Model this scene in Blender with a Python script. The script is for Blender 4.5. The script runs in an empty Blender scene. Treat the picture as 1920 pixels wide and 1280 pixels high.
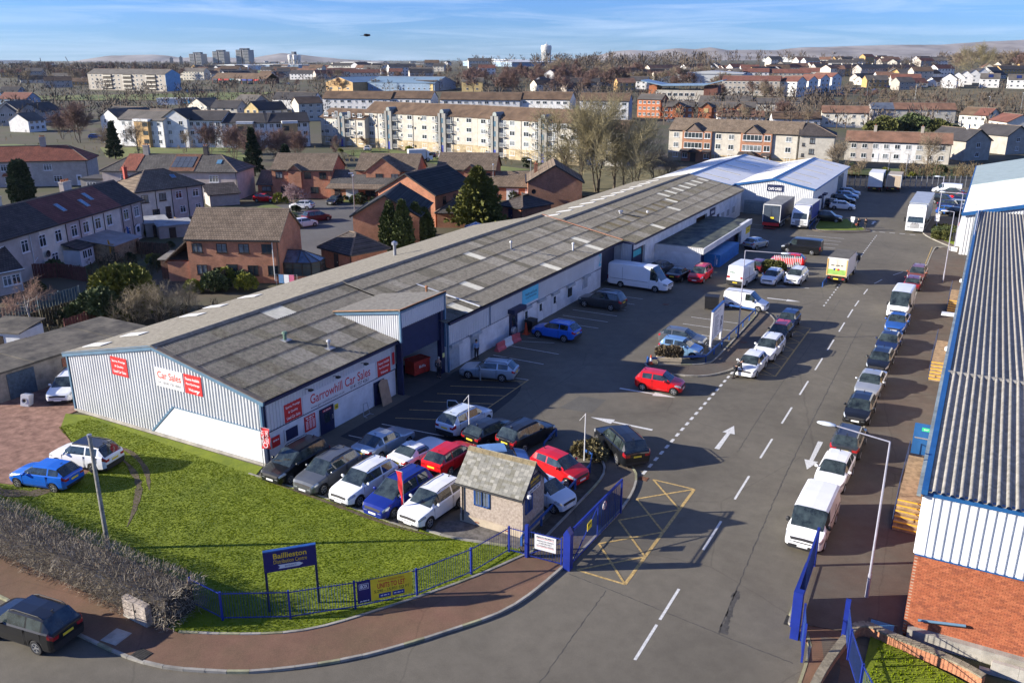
import bpy,math,random
import numpy as np
from mathutils import Vector,Matrix
rad=math.radians
R=random.Random(11)
S=bpy.context.scene
COL=S.collection
# ------------------------------------------------------------------ camera, sky, sun, exposure
YAW=rad(28.9)
CX,CY,CZ=36.642,-34.725,24.0
FPX,HOR=1600.0,112.0
PIT=math.atan((640-HOR)/FPX)
cam=bpy.data.cameras.new('camera')
cam.sensor_width=36.0
cam.lens=36.0*FPX/1920.0
cam.clip_start,cam.clip_end=0.5,30000
camo=bpy.data.objects.new('camera',cam)
COL.objects.link(camo)
camo.location=(CX,CY,CZ)
camo.rotation_euler=(math.pi/2-PIT,0,YAW)
S.camera=camo
SUN_EL=rad(19.0)
SH=Vector((0.851,0.527,0)).normalized()
world=bpy.data.worlds.new('World')
S.world=world
world.use_nodes=True
wn,wl=world.node_tree.nodes,world.node_tree.links
bg=wn['Background']
sky=wn.new('ShaderNodeTexSky')
sky.sky_type='NISHITA'
sky.sun_disc=False
sky.sun_elevation=SUN_EL
sky.sun_rotation=math.atan2(-SH.x,-SH.y)
sky.altitude=100
sky.air_density=1.0
sky.dust_density=0.1
sky.ozone_density=1.5
tcw=wn.new('ShaderNodeTexCoord')
mpw=wn.new('ShaderNodeMapping')
mpw.inputs['Scale'].default_value=(2.2,2.2,34.0)
mpw.inputs['Rotation'].default_value=(0.05,-0.03,0.4)
nzw=wn.new('ShaderNodeTexNoise')
nzw.inputs['Scale'].default_value=2.3
nzw.inputs['Detail'].default_value=8
nzw.inputs['Roughness'].default_value=0.62
nzw.inputs['Distortion'].default_value=0.7
rpw=wn.new('ShaderNodeValToRGB')
rpw.color_ramp.elements[0].position=0.44
rpw.color_ramp.elements[0].color=(0,0,0,1)
rpw.color_ramp.elements[1].position=0.80
rpw.color_ramp.elements[1].color=(0.62,0.62,0.62,1)
mxw=wn.new('ShaderNodeMix')
mxw.data_type='RGBA'
mxw.inputs[7].default_value=(4.6,5.7,7.6,1)
wl.new(tcw.outputs['Generated'],mpw.inputs['Vector'])
wl.new(mpw.outputs[0],nzw.inputs['Vector'])
wl.new(nzw.outputs[0],rpw.inputs[0])
wl.new(rpw.outputs[0],mxw.inputs[0])
tint=wn.new('ShaderNodeMix')
tint.data_type='RGBA'
tint.blend_type='MULTIPLY'
tint.inputs[0].default_value=1
tint.inputs[7].default_value=(0.27,0.52,1.25,1)
wl.new(sky.outputs[0],tint.inputs[6])
wl.new(tint.outputs[2],mxw.inputs[6])
wl.new(mxw.outputs[2],bg.inputs['Color'])
bg.inputs['Strength'].default_value=0.068
sun=bpy.data.lights.new('sun','SUN')
sun.energy=5.0
sun.angle=rad(0.5)
sun.color=(1.0,0.92,0.79)
suno=bpy.data.objects.new('sun',sun)
COL.objects.link(suno)
sd=Vector((SH.x*math.cos(SUN_EL),SH.y*math.cos(SUN_EL),-math.sin(SUN_EL)))
suno.rotation_euler=sd.to_track_quat('-Z','Y').to_euler()
suno.location=(-60,-40,60)
S.view_settings.view_transform='Standard'
S.view_settings.look='None'
S.view_settings.exposure=1.2
S.view_settings.gamma=1.0
S.view_settings.use_curve_mapping=False
# ------------------------------------------------------------------ where a photograph point stands in the world
_c,_s=math.cos(YAW),math.sin(YAW)
def ray(px,py):
 r,v=(px-960)/FPX,(py-640)/FPX
 fw=math.cos(PIT)-v*math.sin(PIT)
 return(r*_c-fw*_s,r*_s+fw*_c,-math.sin(PIT)-v*math.cos(PIT))
def at(px,py,z=0.0):
 d=ray(px,py)
 k=(z-CZ)/d[2]
 return Vector((CX+d[0]*k,CY+d[1]*k,z))
def sstep(a,b,x):
 t=np.clip((x-a)/(b-a),0,1)
 return t*t*(3-2*t)
def terr(x,y):
 """height of the land: flat round the estate, rising slowly beyond"""
 X=(x-CX)*_c+(y-CY)*_s
 D=-(x-CX)*_s+(y-CY)*_c
 return sstep(270,1000,D)*(8+11.5*sstep(-360,160,X))
def terr1(x,y):
 X,D=(x-CX)*_c+(y-CY)*_s,-(x-CX)*_s+(y-CY)*_c
 a,b=min(1,max(0,(D-270)/730)),min(1,max(0,(X+360)/520))
 return a*a*(3-2*a)*(8+11.5*b*b*(3-2*b))
def gt(px,py):
 d=ray(px,py)
 lo,hi=20.0,20.0
 while hi<9000:
  hi*=1.06
  if CZ+d[2]*hi<=terr1(CX+d[0]*hi,CY+d[1]*hi):
   break
  lo=hi
 for _ in range(18):
  k=(lo+hi)/2
  if CZ+d[2]*k<=terr1(CX+d[0]*k,CY+d[1]*k):
   hi=k
  else:
   lo=k
 x,y=CX+d[0]*hi,CY+d[1]*hi
 return Vector((x,y,terr1(x,y)))
def world_at(X,D):
 return Vector((CX+X*_c-D*_s,CY+X*_s+D*_c,0))
# ------------------------------------------------------------------ materials
MATS={}
def _nodes(name):
 m=bpy.data.materials.new(name)
 m.use_nodes=True
 nt=m.node_tree
 return m,nt,nt.nodes,nt.links,nt.nodes['Principled BSDF']
def lin(c):
 return tuple(c)+(1.0,)
def mat(name,col,rough=0.75,var=0.16,scale=2.5,bump=0.0,bscale=30.0,metal=0.0,spec=0.4,coat=0.0,col2=None,pos=(0.35,0.65),obj=False,bdist=0.02):
 if name in MATS:
  return MATS[name]
 m,nt,N,Lk,P=_nodes(name)
 P.inputs['Roughness'].default_value=rough
 P.inputs['Metallic'].default_value=metal
 P.inputs['Specular IOR Level'].default_value=spec
 P.inputs['Coat Weight'].default_value=coat
 P.inputs['Coat Roughness'].default_value=0.05
 if obj:
  src=N.new('ShaderNodeTexCoord').outputs['Object']
 else:
  src=N.new('ShaderNodeNewGeometry').outputs['Position']
 if var>0 or col2:
  nz=N.new('ShaderNodeTexNoise')
  nz.inputs['Scale'].default_value=scale
  nz.inputs['Detail'].default_value=7
  nz.inputs['Roughness'].default_value=0.65
  Lk.new(src,nz.inputs['Vector'])
  rp=N.new('ShaderNodeValToRGB')
  e=rp.color_ramp.elements
  e[0].position,e[1].position=pos
  e[0].color=lin([c*(1-var)for c in col])
  e[1].color=lin(col2 if col2 else[min(1,c*(1+var))for c in col])
  Lk.new(nz.outputs[0],rp.inputs[0])
  Lk.new(rp.outputs[0],P.inputs['Base Color'])
 else:
  P.inputs['Base Color'].default_value=lin(col)
 if bump>0:
  n2=N.new('ShaderNodeTexNoise')
  n2.inputs['Scale'].default_value=bscale
  n2.inputs['Detail'].default_value=4
  Lk.new(src,n2.inputs['Vector'])
  b=N.new('ShaderNodeBump')
  b.inputs['Strength'].default_value=bump
  b.inputs['Distance'].default_value=bdist
  Lk.new(n2.outputs[0],b.inputs['Height'])
  Lk.new(b.outputs[0],P.inputs['Normal'])
 MATS[name]=m
 return m
def brickmat(name,c1,c2,mortar,bw=0.225,bh=0.075,ms=0.01,rough=0.85,var=0.25,off=0.5,zs=1.0,bump=0.3):
 """masonry or roof tiles in the object's own frame: bricks run along x (or y on the side walls), rows go up"""
 if name in MATS:
  return MATS[name]
 m,nt,N,Lk,P=_nodes(name)
 P.inputs['Roughness'].default_value=rough
 P.inputs['Specular IOR Level'].default_value=0.25
 tc=N.new('ShaderNodeTexCoord')
 sx=N.new('ShaderNodeSeparateXYZ')
 Lk.new(tc.outputs['Object'],sx.inputs[0])
 ad=N.new('ShaderNodeMath');ad.operation='ADD'
 Lk.new(sx.outputs[0],ad.inputs[0]);Lk.new(sx.outputs[1],ad.inputs[1])
 ml=N.new('ShaderNodeMath');ml.operation='MULTIPLY';ml.inputs[1].default_value=zs
 Lk.new(sx.outputs[2],ml.inputs[0])
 cb=N.new('ShaderNodeCombineXYZ')
 Lk.new(ad.outputs[0]if zs==1.0 else sx.outputs[0],cb.inputs[0]);Lk.new(ml.outputs[0],cb.inputs[1])
 bt=N.new('ShaderNodeTexBrick')
 bt.offset=off
 bt.inputs['Scale'].default_value=1.0
 bt.inputs['Brick Width'].default_value=bw
 bt.inputs['Row Height'].default_value=bh
 bt.inputs['Mortar Size'].default_value=ms
 bt.inputs['Mortar Smooth'].default_value=0.2
 bt.inputs['Bias'].default_value=0.0
 bt.inputs['Color1'].default_value=lin(c1)
 bt.inputs['Color2'].default_value=lin(c2)
 bt.inputs['Mortar'].default_value=lin(mortar)
 Lk.new(cb.outputs[0],bt.inputs['Vector'])
 geo=N.new('ShaderNodeNewGeometry')
 nz=N.new('ShaderNodeTexNoise')
 nz.inputs['Scale'].default_value=0.7
 nz.inputs['Detail'].default_value=6
 nz.inputs['Roughness'].default_value=0.7
 Lk.new(geo.outputs['Position'],nz.inputs['Vector'])
 mr=N.new('ShaderNodeMapRange')
 mr.inputs[1].default_value,mr.inputs[2].default_value=0.3,0.7
 mr.inputs[3].default_value,mr.inputs[4].default_value=1-var,1+var
 Lk.new(nz.outputs[0],mr.inputs[0])
 mx=N.new('ShaderNodeMix');mx.data_type='RGBA';mx.blend_type='MULTIPLY';mx.inputs[0].default_value=1
 Lk.new(bt.outputs[0],mx.inputs[6]);Lk.new(mr.outputs[0],mx.inputs[7])
 Lk.new(mx.outputs[2],P.inputs['Base Color'])
 b=N.new('ShaderNodeBump')
 b.inputs['Strength'].default_value=bump
 b.inputs['Distance'].default_value=0.01
 b.invert=True
 Lk.new(bt.outputs[1],b.inputs['Height'])
 Lk.new(b.outputs[0],P.inputs['Normal'])
 MATS[name]=m
 return m
def asphaltmat(name,col,patch=0.2,brown=None):
 m,nt,N,Lk,P=_nodes(name)
 P.inputs['Roughness'].default_value=0.88
 P.inputs['Specular IOR Level'].default_value=0.3
 geo=N.new('ShaderNodeNewGeometry')
 def noise(sc,det,ro=0.6,dist=0.0):
  n=N.new('ShaderNodeTexNoise')
  n.inputs['Scale'].default_value=sc;n.inputs['Detail'].default_value=det
  n.inputs['Roughness'].default_value=ro;n.inputs['Distortion'].default_value=dist
  Lk.new(geo.outputs['Position'],n.inputs['Vector'])
  return n.outputs[0]
 def rng(src,a,b,lo,hi):
  r=N.new('ShaderNodeMapRange')
  r.inputs[1].default_value,r.inputs[2].default_value=a,b
  r.inputs[3].default_value,r.inputs[4].default_value=lo,hi
  Lk.new(src,r.inputs[0]);return r.outputs[0]
 def mul(a,b):
  x=N.new('ShaderNodeMath');x.operation='MULTIPLY'
  Lk.new(a,x.inputs[0]);Lk.new(b,x.inputs[1]);return x.outputs[0]
 big=rng(noise(0.13,5,0.6,0.6),0.3,0.7,1-patch,1+patch)
 mid=rng(noise(1.1,6,0.7),0.3,0.7,0.87,1.13)
 fine=rng(noise(24,3,0.8),0.25,0.75,0.72,1.3)
 v=mul(mul(big,mid),fine)
 vo=N.new('ShaderNodeTexVoronoi');vo.feature='DISTANCE_TO_EDGE'
 vo.inputs['Scale'].default_value=0.12
 nv=N.new('ShaderNodeTexNoise');nv.inputs['Scale'].default_value=0.8;nv.inputs['Detail'].default_value=6
 Lk.new(geo.outputs['Position'],nv.inputs['Vector'])
 mv=N.new('ShaderNodeMix');mv.data_type='VECTOR';mv.inputs[0].default_value=0.25
 Lk.new(geo.outputs['Position'],mv.inputs[4]);Lk.new(nv.outputs[1],mv.inputs[5])
 Lk.new(mv.outputs[1],vo.inputs['Vector'])
 crack=rng(vo.outputs['Distance'],0.0,0.005,0.80,1.0)
 v=mul(v,crack)
 mx=N.new('ShaderNodeMix');mx.data_type='RGBA';mx.blend_type='MULTIPLY';mx.inputs[0].default_value=1
 if brown:
  m2=N.new('ShaderNodeMix');m2.data_type='RGBA'
  Lk.new(rng(noise(0.35,6,0.7),0.35,0.7,0,1),m2.inputs[0])
  m2.inputs[6].default_value=lin(col);m2.inputs[7].default_value=lin(brown)
  Lk.new(m2.outputs[2],mx.inputs[6])
 else:
  mx.inputs[6].default_value=lin(col)
 Lk.new(v,mx.inputs[7])
 Lk.new(mx.outputs[2],P.inputs['Base Color'])
 b=N.new('ShaderNodeBump');b.inputs['Strength'].default_value=0.35;b.inputs['Distance'].default_value=0.01
 Lk.new(noise(60,3,0.7),b.inputs['Height'])
 Lk.new(b.outputs[0],P.inputs['Normal'])
 MATS[name]=m
 return m
WHITE=mat('white_paint',(0.62,0.63,0.63),0.55,0.06,1.2)
WHITE2=mat('white_render',(0.60,0.615,0.63),0.85,0.14,0.9,0.3,14)
CLAD=mat('white_cladding',(0.56,0.57,0.575),0.5,0.07,0.5)
UPVC=mat('white_window_frame',(0.68,0.69,0.7),0.35,0.03,3)
GLASS=mat('window_glass',(0.03,0.042,0.05),0.06,0.5,0.35,spec=0.9)
CURT=mat('glass_with_curtain',(0.16,0.18,0.19),0.1,0.5,0.9,spec=0.8)
TRIM=mat('slate_blue_trim',(0.09,0.17,0.25),0.5,0.12,1)
NAVY=mat('navy_paint',(0.012,0.018,0.06),0.45,0.2,1)
BLUE=mat('royal_blue_paint',(0.012,0.028,0.22),0.4,0.15,1.2)
PICK=mat('picket_navy',(0.012,0.035,0.15),0.45,0.2,2)
RAILBLUE=mat('rail_blue_paint',(0.02,0.075,0.26),0.45,0.22,2)
TRIMBLUE=mat('trim_blue_paint',(0.014,0.085,0.24),0.45,0.15,1)
RED=mat('red_sign',(0.55,0.025,0.025),0.5,0.08,2)
SIGNWHITE=mat('sign_white',(0.63,0.63,0.63),0.45,0.03,2)
LETRED=mat('red_lettering',(0.55,0.02,0.03),0.5,0.0)
LETWHITE=mat('white_lettering',(0.82,0.82,0.82),0.5,0.0)
LETBLACK=mat('black_lettering',(0.02,0.02,0.025),0.5,0.0)
LETYEL=mat('yellow_lettering',(0.78,0.52,0.03),0.5,0.0)
YEL=mat('yellow_sign',(0.76,0.58,0.03),0.5,0.08,2)
CYAN=mat('cyan_sign',(0.10,0.50,0.68),0.5,0.06,2)
TEAL=mat('teal_lettering',(0.10,0.50,0.58),0.5,0.0)
DARK=mat('dark_plastic',(0.018,0.018,0.02),0.6,0.2,5)
BLACK=mat('black_metal',(0.012,0.012,0.014),0.5,0.2,5)
STEEL=mat('galvanised_steel',(0.36,0.37,0.39),0.45,0.12,4,metal=0.6)
SILV=mat('alloy_silver',(0.55,0.56,0.57),0.35,0.1,6,metal=0.8)
LAMPC=mat('lamp_column_paint',(0.30,0.30,0.36),0.5,0.12,3)
CONC=mat('concrete',(0.34,0.32,0.28),0.9,0.25,1.4,0.3,20)
KERB=mat('kerb_concrete',(0.27,0.255,0.22),0.9,0.3,1.1,0.3,20)
ASPH=asphaltmat('asphalt',(0.122,0.109,0.085),0.18)
PATHM=asphaltmat('grey_path_tarmac',(0.105,0.092,0.074),0.2,(0.10,0.072,0.055))
REDPATH=asphaltmat('red_path_tarmac',(0.165,0.09,0.06),0.15,(0.13,0.085,0.05))
ROADW=mat('white_road_paint',(0.55,0.55,0.53),0.8,0.25,9,0.2,40)
ROADY=mat('yellow_road_paint',(0.42,0.29,0.11),0.85,0.4,7,0.2,40)
BRICKR=brickmat('red_brick',(0.33,0.105,0.055),(0.24,0.07,0.04),(0.30,0.22,0.16))
WOOD=mat('brown_timber',(0.10,0.055,0.035),0.85,0.35,2.5,0.3,15)
TIMB=mat('pale_timber',(0.30,0.21,0.12),0.85,0.35,2.5,0.3,15)
TYRE=mat('tyre_rubber',(0.015,0.015,0.016),0.8,0.2,6)
BARK=mat('bark',(0.115,0.09,0.065),0.9,0.35,3,0.4,18)
TWIG=mat('bare_twigs',(0.235,0.185,0.125),0.9,0.3,0.5)
TWIGR=mat('reddish_twigs',(0.17,0.105,0.085),0.9,0.3,0.5)
TWIGG=mat('greenish_twigs',(0.25,0.215,0.12),0.9,0.3,0.5)
SOIL=mat('soil',(0.07,0.055,0.04),0.95,0.35,2,0.4,12)
# ------------------------------------------------------------------ mesh building
class MB:
 def __init__(s):
  s.v,s.f,s.m=[],[],[]
 def quad(s,*p,m=0):
  n=len(s.v)
  s.v.extend(tuple(q)for q in p)
  s.f.append(tuple(range(n,n+len(p))))
  s.m.append(m)
 def box(s,x0,y0,z0,x1,y1,z1,m=0):
  n=len(s.v)
  s.v+=[(x0,y0,z0),(x1,y0,z0),(x1,y1,z0),(x0,y1,z0),(x0,y0,z1),(x1,y0,z1),(x1,y1,z1),(x0,y1,z1)]
  for q in((0,3,2,1),(4,5,6,7),(0,1,5,4),(1,2,6,5),(2,3,7,6),(3,0,4,7)):
   s.f.append(tuple(n+k for k in q));s.m.append(m)
  return s
 def bar(s,a,b,w,h,m=0,up=(0,0,1)):
  """a rectangular bar from a to b"""
  a,b=Vector(a),Vector(b)
  d=(b-a).normalized()
  u=Vector(up)
  if abs(d.dot(u))>0.98:
   u=Vector((1,0,0))
  x=d.cross(u).normalized()*w/2
  z=x.cross(d).normalized()*h/2
  n=len(s.v)
  for p in(a,b):
   s.v+=[tuple(p-x-z),tuple(p+x-z),tuple(p+x+z),tuple(p-x+z)]
  for q in((0,1,2,3),(7,6,5,4),(0,4,5,1),(1,5,6,2),(2,6,7,3),(3,7,4,0)):
   s.f.append(tuple(n+k for k in q));s.m.append(m)
  return s
 def tube(s,a,b,r0,r1=None,n=8,m=0,caps=True):
  a,b=Vector(a),Vector(b)
  r1=r0 if r1 is None else r1
  d=b-a
  if d.length<1e-6:
   return s
  d.normalize()
  u=Vector((0,0,1))if abs(d.z)<0.9 else Vector((1,0,0))
  x=d.cross(u).normalized();y=d.cross(x)
  k0=len(s.v)
  for p,r in((a,r0),(b,r1)):
   for k in range(n):
    t=2*math.pi*k/n
    s.v.append(tuple(p+x*(r*math.cos(t))+y*(r*math.sin(t))))
  for k in range(n):
   j=(k+1)%n
   s.f.append((k0+k,k0+n+k,k0+n+j,k0+j));s.m.append(m)
  if caps:
   s.f.append(tuple(k0+k for k in range(n)));s.m.append(m)
   s.f.append(tuple(k0+n+k for k in reversed(range(n))));s.m.append(m)
  return s
 def path(s,pts,r,n=6,m=0):
  for a,b in zip(pts,pts[1:]):
   s.tube(a,b,r,r,n,m)
  return s
 def lathe(s,prof,c=(0,0,0),n=12,m=0,axis='z'):
  k0=len(s.v)
  for r,z in prof:
   for k in range(n):
    t=2*math.pi*k/n
    p=(r*math.cos(t),r*math.sin(t),z)
    if axis=='y':
     p=(p[0],p[2],p[1])
    elif axis=='x':
     p=(p[2],p[0],p[1])
    s.v.append((c[0]+p[0],c[1]+p[1],c[2]+p[2]))
  for i in range(len(prof)-1):
   for k in range(n):
    j=(k+1)%n
    s.f.append((k0+i*n+k,k0+i*n+j,k0+(i+1)*n+j,k0+(i+1)*n+k));s.m.append(m)
  return s
 def prism(s,poly,a0,a1,axis='z',m=0):
  """a 2D outline swept along an axis. z: (x,y); x: (y,z); y: (x,z)"""
  def P(p,a):
   return(p[0],p[1],a)if axis=='z' else((a,p[0],p[1])if axis=='x' else(p[0],a,p[1]))
  n,k=len(poly),len(s.v)
  s.v+=[P(p,a0)for p in poly]+[P(p,a1)for p in poly]
  s.f.append(tuple(k+i for i in reversed(range(n))));s.m.append(m)
  s.f.append(tuple(k+n+i for i in range(n)));s.m.append(m)
  for i in range(n):
   j=(i+1)%n
   s.f.append((k+i,k+j,k+n+j,k+n+i));s.m.append(m)
  return s
 def mesh(s,name,mats,smooth=False,angle=None):
  me=bpy.data.meshes.new(name)
  me.from_pydata(s.v,[],s.f)
  if not isinstance(mats,(list,tuple)):
   mats=[mats]
  for x in mats:
   me.materials.append(x)
  if len(mats)>1:
   me.polygons.foreach_set('material_index',s.m)
  if smooth:
   me.polygons.foreach_set('use_smooth',[True]*len(s.f))
   if angle:
    me.set_sharp_from_angle(angle=rad(angle))
  me.update()
  return me
 def obj(s,name,mats,parent=None,smooth=False,angle=None,loc=(0,0,0),rz=0.0,**props):
  return put(name,s.mesh(name,mats,smooth,angle),parent,loc,rz,**props)
def put(name,me,parent=None,loc=(0,0,0),rz=0.0,**props):
 o=bpy.data.objects.new(name,me)
 COL.objects.link(o)
 o.location=loc
 if isinstance(rz,(tuple,list)):
  o.rotation_euler=rz
 else:
  o.rotation_euler=(0,0,rz)
 if parent is not None:
  o.parent=parent
 for k,v in props.items():
  if v:
   o[k]=v
 return o
def thing(name,label,cat,loc=(0,0,0),rz=0.0,group=None):
 return put(name,None,None,loc,rz,label=label,category=cat,group=group)
def dup(o,parent=None,**kw):
 c=o.copy()
 COL.objects.link(c)
 if parent is not None:
  c.parent=parent
 for k,v in kw.items():
  if k in('label','group','category'):
   c[k]=v
 for ch in o.children:
  dup(ch,c)
 return c
def paint(o,i,m):
 o.material_slots[i].link='OBJECT'
 o.material_slots[i].material=m
def rawmesh(name,V,Fq,mats,k=4,smooth=False,mi=None):
 """fast mesh from numpy arrays of equal-sided faces"""
 me=bpy.data.meshes.new(name)
 V=np.asarray(V,dtype=np.float32).reshape(-1,3)
 Fq=np.asarray(Fq,dtype=np.int32).reshape(-1,k)
 me.vertices.add(len(V));me.vertices.foreach_set('co',V.ravel())
 me.loops.add(Fq.size);me.loops.foreach_set('vertex_index',Fq.ravel())
 me.polygons.add(len(Fq))
 me.polygons.foreach_set('loop_start',np.arange(len(Fq),dtype=np.int32)*k)
 me.polygons.foreach_set('loop_total',np.full(len(Fq),k,dtype=np.int32))
 if not isinstance(mats,(list,tuple)):
  mats=[mats]
 for x in mats:
  me.materials.append(x)
 if mi is not None:
  me.polygons.foreach_set('material_index',np.asarray(mi,dtype=np.int32))
 if smooth:
  me.polygons.foreach_set('use_smooth',np.ones(len(Fq),dtype=bool))
 me.update(calc_edges=True)
 return me
def curve(pts,step=0.6):
 """a smooth line through the points, resampled"""
 P=[Vector((p[0],p[1],0))for p in pts]
 out=[]
 for i in range(len(P)-1):
  p0,p1,p2,p3=P[max(i-1,0)],P[i],P[i+1],P[min(i+2,len(P)-1)]
  n=max(2,int((p2-p1).length/(step*0.25)))
  for k in range(n):
   t=k/n
   out.append(0.5*((2*p1)+(p2-p0)*t+(2*p0-5*p1+4*p2-p3)*t*t+(3*p1-p0-3*p2+p3)*t**3))
 out.append(P[-1])
 res,acc=[out[0]],0.0
 for a,b in zip(out,out[1:]):
  d=(b-a).length
  while acc+d>=step:
   k=(step-acc)/d
   a=a+(b-a)*k
   res.append(a);d=(b-a).length;acc=0.0
  acc+=d
 if(res[-1]-out[-1]).length>step*0.3:
  res.append(out[-1])
 return[(p.x,p.y)for p in res]
def sheet(name,poly,z,m,**props):
 mb=MB()
 mb.quad(*[(p[0],p[1],z)for p in poly])
 return mb.obj(name,m,None,kind='structure',**props)
def slab(name,poly,z0,z1,m,parent=None,**props):
 mb=MB()
 mb.prism(poly,z0,z1)
 return mb.obj(name,m,parent,**props)
TXT={}
def text(s,w,h,mt,parent,loc,name='lettering',rz=0.0,bold=0.0,tilt=0.0):
 """lettering fitted to a w x h box, standing upright, facing local -y"""
 if s[0]=='~':
  mb=MB();n=len(s)-1;q=R.random()*9
  for i,ch in enumerate(s[1:]):
   if ch!=' ':
    mb.box(-w/2+w*(i+0.1)/n,-0.001,-h*0.5,-w/2+w*(i+0.85)/n,0.002,h*(0.5 if(i*7+q)%3<1 else 0.28))
  return mb.obj(name,mt,parent,loc=loc,rz=(0,tilt,rz))
 key=(s,bold)
 if key not in TXT:
  cu=bpy.data.curves.new('t','FONT')
  cu.body=s;cu.align_x='CENTER';cu.offset=bold;cu.resolution_u=3
  ob=bpy.data.objects.new('t',cu)
  me=bpy.data.meshes.new_from_object(ob)
  v=np.empty(len(me.vertices)*3,dtype=np.float32)
  me.vertices.foreach_get('co',v)
  v=v.reshape(-1,3)
  fs=[tuple(p.vertices)for p in me.polygons]
  bpy.data.objects.remove(ob);bpy.data.meshes.remove(me)
  TXT[key]=(v,fs)
 v,fs=TXT[key]
 lo,hi=v.min(0),v.max(0)
 c=(lo+hi)/2
 q=(v-c)/np.maximum(hi-lo,1e-6)
 mb=MB()
 mb.v=[(float(a[0]*w),0.0,float(a[1]*h))for a in q]
 mb.f=list(fs);mb.m=[0]*len(fs)
 o=mb.obj(name,mt,parent,loc=loc,rz=(0,tilt,rz))
 return o
def board(mb,w,h,t=0.04,m=0,z=0.0):
 return mb.box(-w/2,0,z-h/2,w/2,t,z+h/2,m)
# ------------------------------------------------------------------ the land
GROUND=mat('rough_ground',(0.085,0.09,0.035),0.95,0.3,0.06,0.4,0.7,col2=(0.085,0.068,0.045),pos=(0.38,0.62))
GRASS=mat('lawn_grass',(0.115,0.165,0.004),0.9,0.25,0.55,0.6,9,col2=(0.18,0.22,0.008),pos=(0.3,0.68),bdist=0.05)
GRASSF=mat('far_grass',(0.105,0.15,0.035),0.9,0.25,0.05,col2=(0.17,0.18,0.05))
BLADE=mat('grass_blades',(0.135,0.20,0.003),0.8,0.15,0.4,col2=(0.225,0.265,0.008),pos=(0.32,0.68),spec=0.1)
GRAVEL=mat('red_gravel',(0.21,0.10,0.07),0.95,0.45,1.6,0.7,26,col2=(0.33,0.19,0.14),pos=(0.3,0.7))
gx=np.concatenate([-np.geomspace(9000,320,34),np.linspace(-300,300,31),np.geomspace(320,9000,34)])+CX-60
gy=np.concatenate([np.linspace(-260,200,6),np.linspace(230,1100,60),np.geomspace(1130,9500,30)])
XX,YY=np.meshgrid(gx,gy)
D_=-(XX-CX)*_s+(YY-CY)*_c
ZZ=terr(XX,YY)-0.03
nx,ny=len(gx),len(gy)
idx=np.arange(nx*ny).reshape(ny,nx)
Fg=np.stack([idx[:-1,:-1],idx[:-1,1:],idx[1:,1:],idx[1:,:-1]],-1)
put('ground',rawmesh('ground',np.stack([XX,YY,ZZ],-1),Fg,GROUND,smooth=True),kind='structure')
HILL=mat('hill_moor',(0.20,0.17,0.15),0.95,0.25,0.004,col2=(0.30,0.27,0.25),pos=(0.35,0.62))
def hills(name,D,prof,depth,seed,base=-30):
 rs=np.random.RandomState(seed)
 px=np.array([p[0]for p in prof]);py=np.array([p[1]for p in prof])
 n,m=260,16
 u=np.linspace(px[0],px[-1],n)
 top=24+(HOR-np.interp(u,px,py))/1685.0*D
 ph=rs.rand(6)*6.3
 V=[]
 for j in range(m):
  t=j/(m-1)
  for i in range(n):
   dd=D-depth*(1-t)
   X=(u[i]-960)/1685.0*D
   w=sum(math.sin(u[i]*0.02*(1.9**q)+ph[q]+t*2.5*q)*0.6**q for q in range(6))
   z=base+(top[i]-base)*(t**0.72)*(1+0.045*w*math.sin(math.pi*t))+w*1.6*t
   p=world_at(X+w*26*(1-t),dd+w*50*(1-t))
   V.append((p.x,p.y,z))
 V+=[(world_at((a-960)/1685.0*D,D+900).x,world_at((a-960)/1685.0*D,D+900).y,base)for a in u]
 k=np.arange((m+1)*n).reshape(m+1,n)
 Fq=np.stack([k[:-1,:-1],k[:-1,1:],k[1:,1:],k[1:,:-1]],-1)
 put(name,rawmesh(name,V,Fq,HILL,smooth=True),kind='structure')
hills('hill',5600,[(-900,116),(-200,119),(60,118),(140,116),(175,110),(205,106),(240,104.5),(290,103.2),(318,105),(340,109),(400,107),(470,110),(500,105),(530,101.5),(556,103),(600,107),(640,111),(700,114),(760,117)],700,3)
hills('hill',5900,[(1060,112),(1120,104),(1150,98),(1180,95),(1225,97),(1270,92),(1300,94.5),(1330,91),(1365,95),(1400,94),(1450,95),(1500,91),(1560,89.5),(1610,88),(1660,86.5),(1720,85),(1760,85.5),(1800,83),(1850,80.5),(1900,78),(1960,74),(2100,70),(2500,84),(2900,108)],800,5)
# ------------------------------------------------------------------ road, yard, pavements, lawn
sheet('road',[(-70,-60),(62,-60),(62,-2),(36,-2),(36,92),(40,92),(40,172),(8,168),(-4,130),(-4,0),(0,-14.2),(-70,-14.2)],0.0,ASPH)
verge=curve([(8.6,-14.15),(11.6,-12.6),(13.7,-10.9),(15.9,-7.5),(17.6,-4.4),(18.9,-1.2)],0.5)
lawn_poly=[(-60,-13.7),(-14,-13.7),(7.6,-14.1)]+verge+[(18.3,-0.75),(14.8,-1.5),(11.6,-1.85),(6.3,-1.45),(0.4,-1.3),(0.0,-0.35),(-16.6,-0.35),(-18.4,-0.9),(-16.6,-2.5),(-13.6,-3.7),(-9.8,-3.3),(-8.5,-6.9),(-11.4,-9.3),(-12.4,-9.6),(-60,-9.8)]
slab('lawn',lawn_poly,-0.05,0.05,GRASS,kind='structure')
slab('gravel_yard',[(-40,-9.7),(-12.3,-9.5),(-11.4,-9.2),(-8.6,-6.9),(-9.7,-3.4),(-13.6,-3.8),(-16.5,-2.6),(-18.2,-0.9),(-18.2,10),(-24.5,10),(-24.5,-4),(-40,-5)],-0.05,0.03,GRAVEL,kind='structure')
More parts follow.
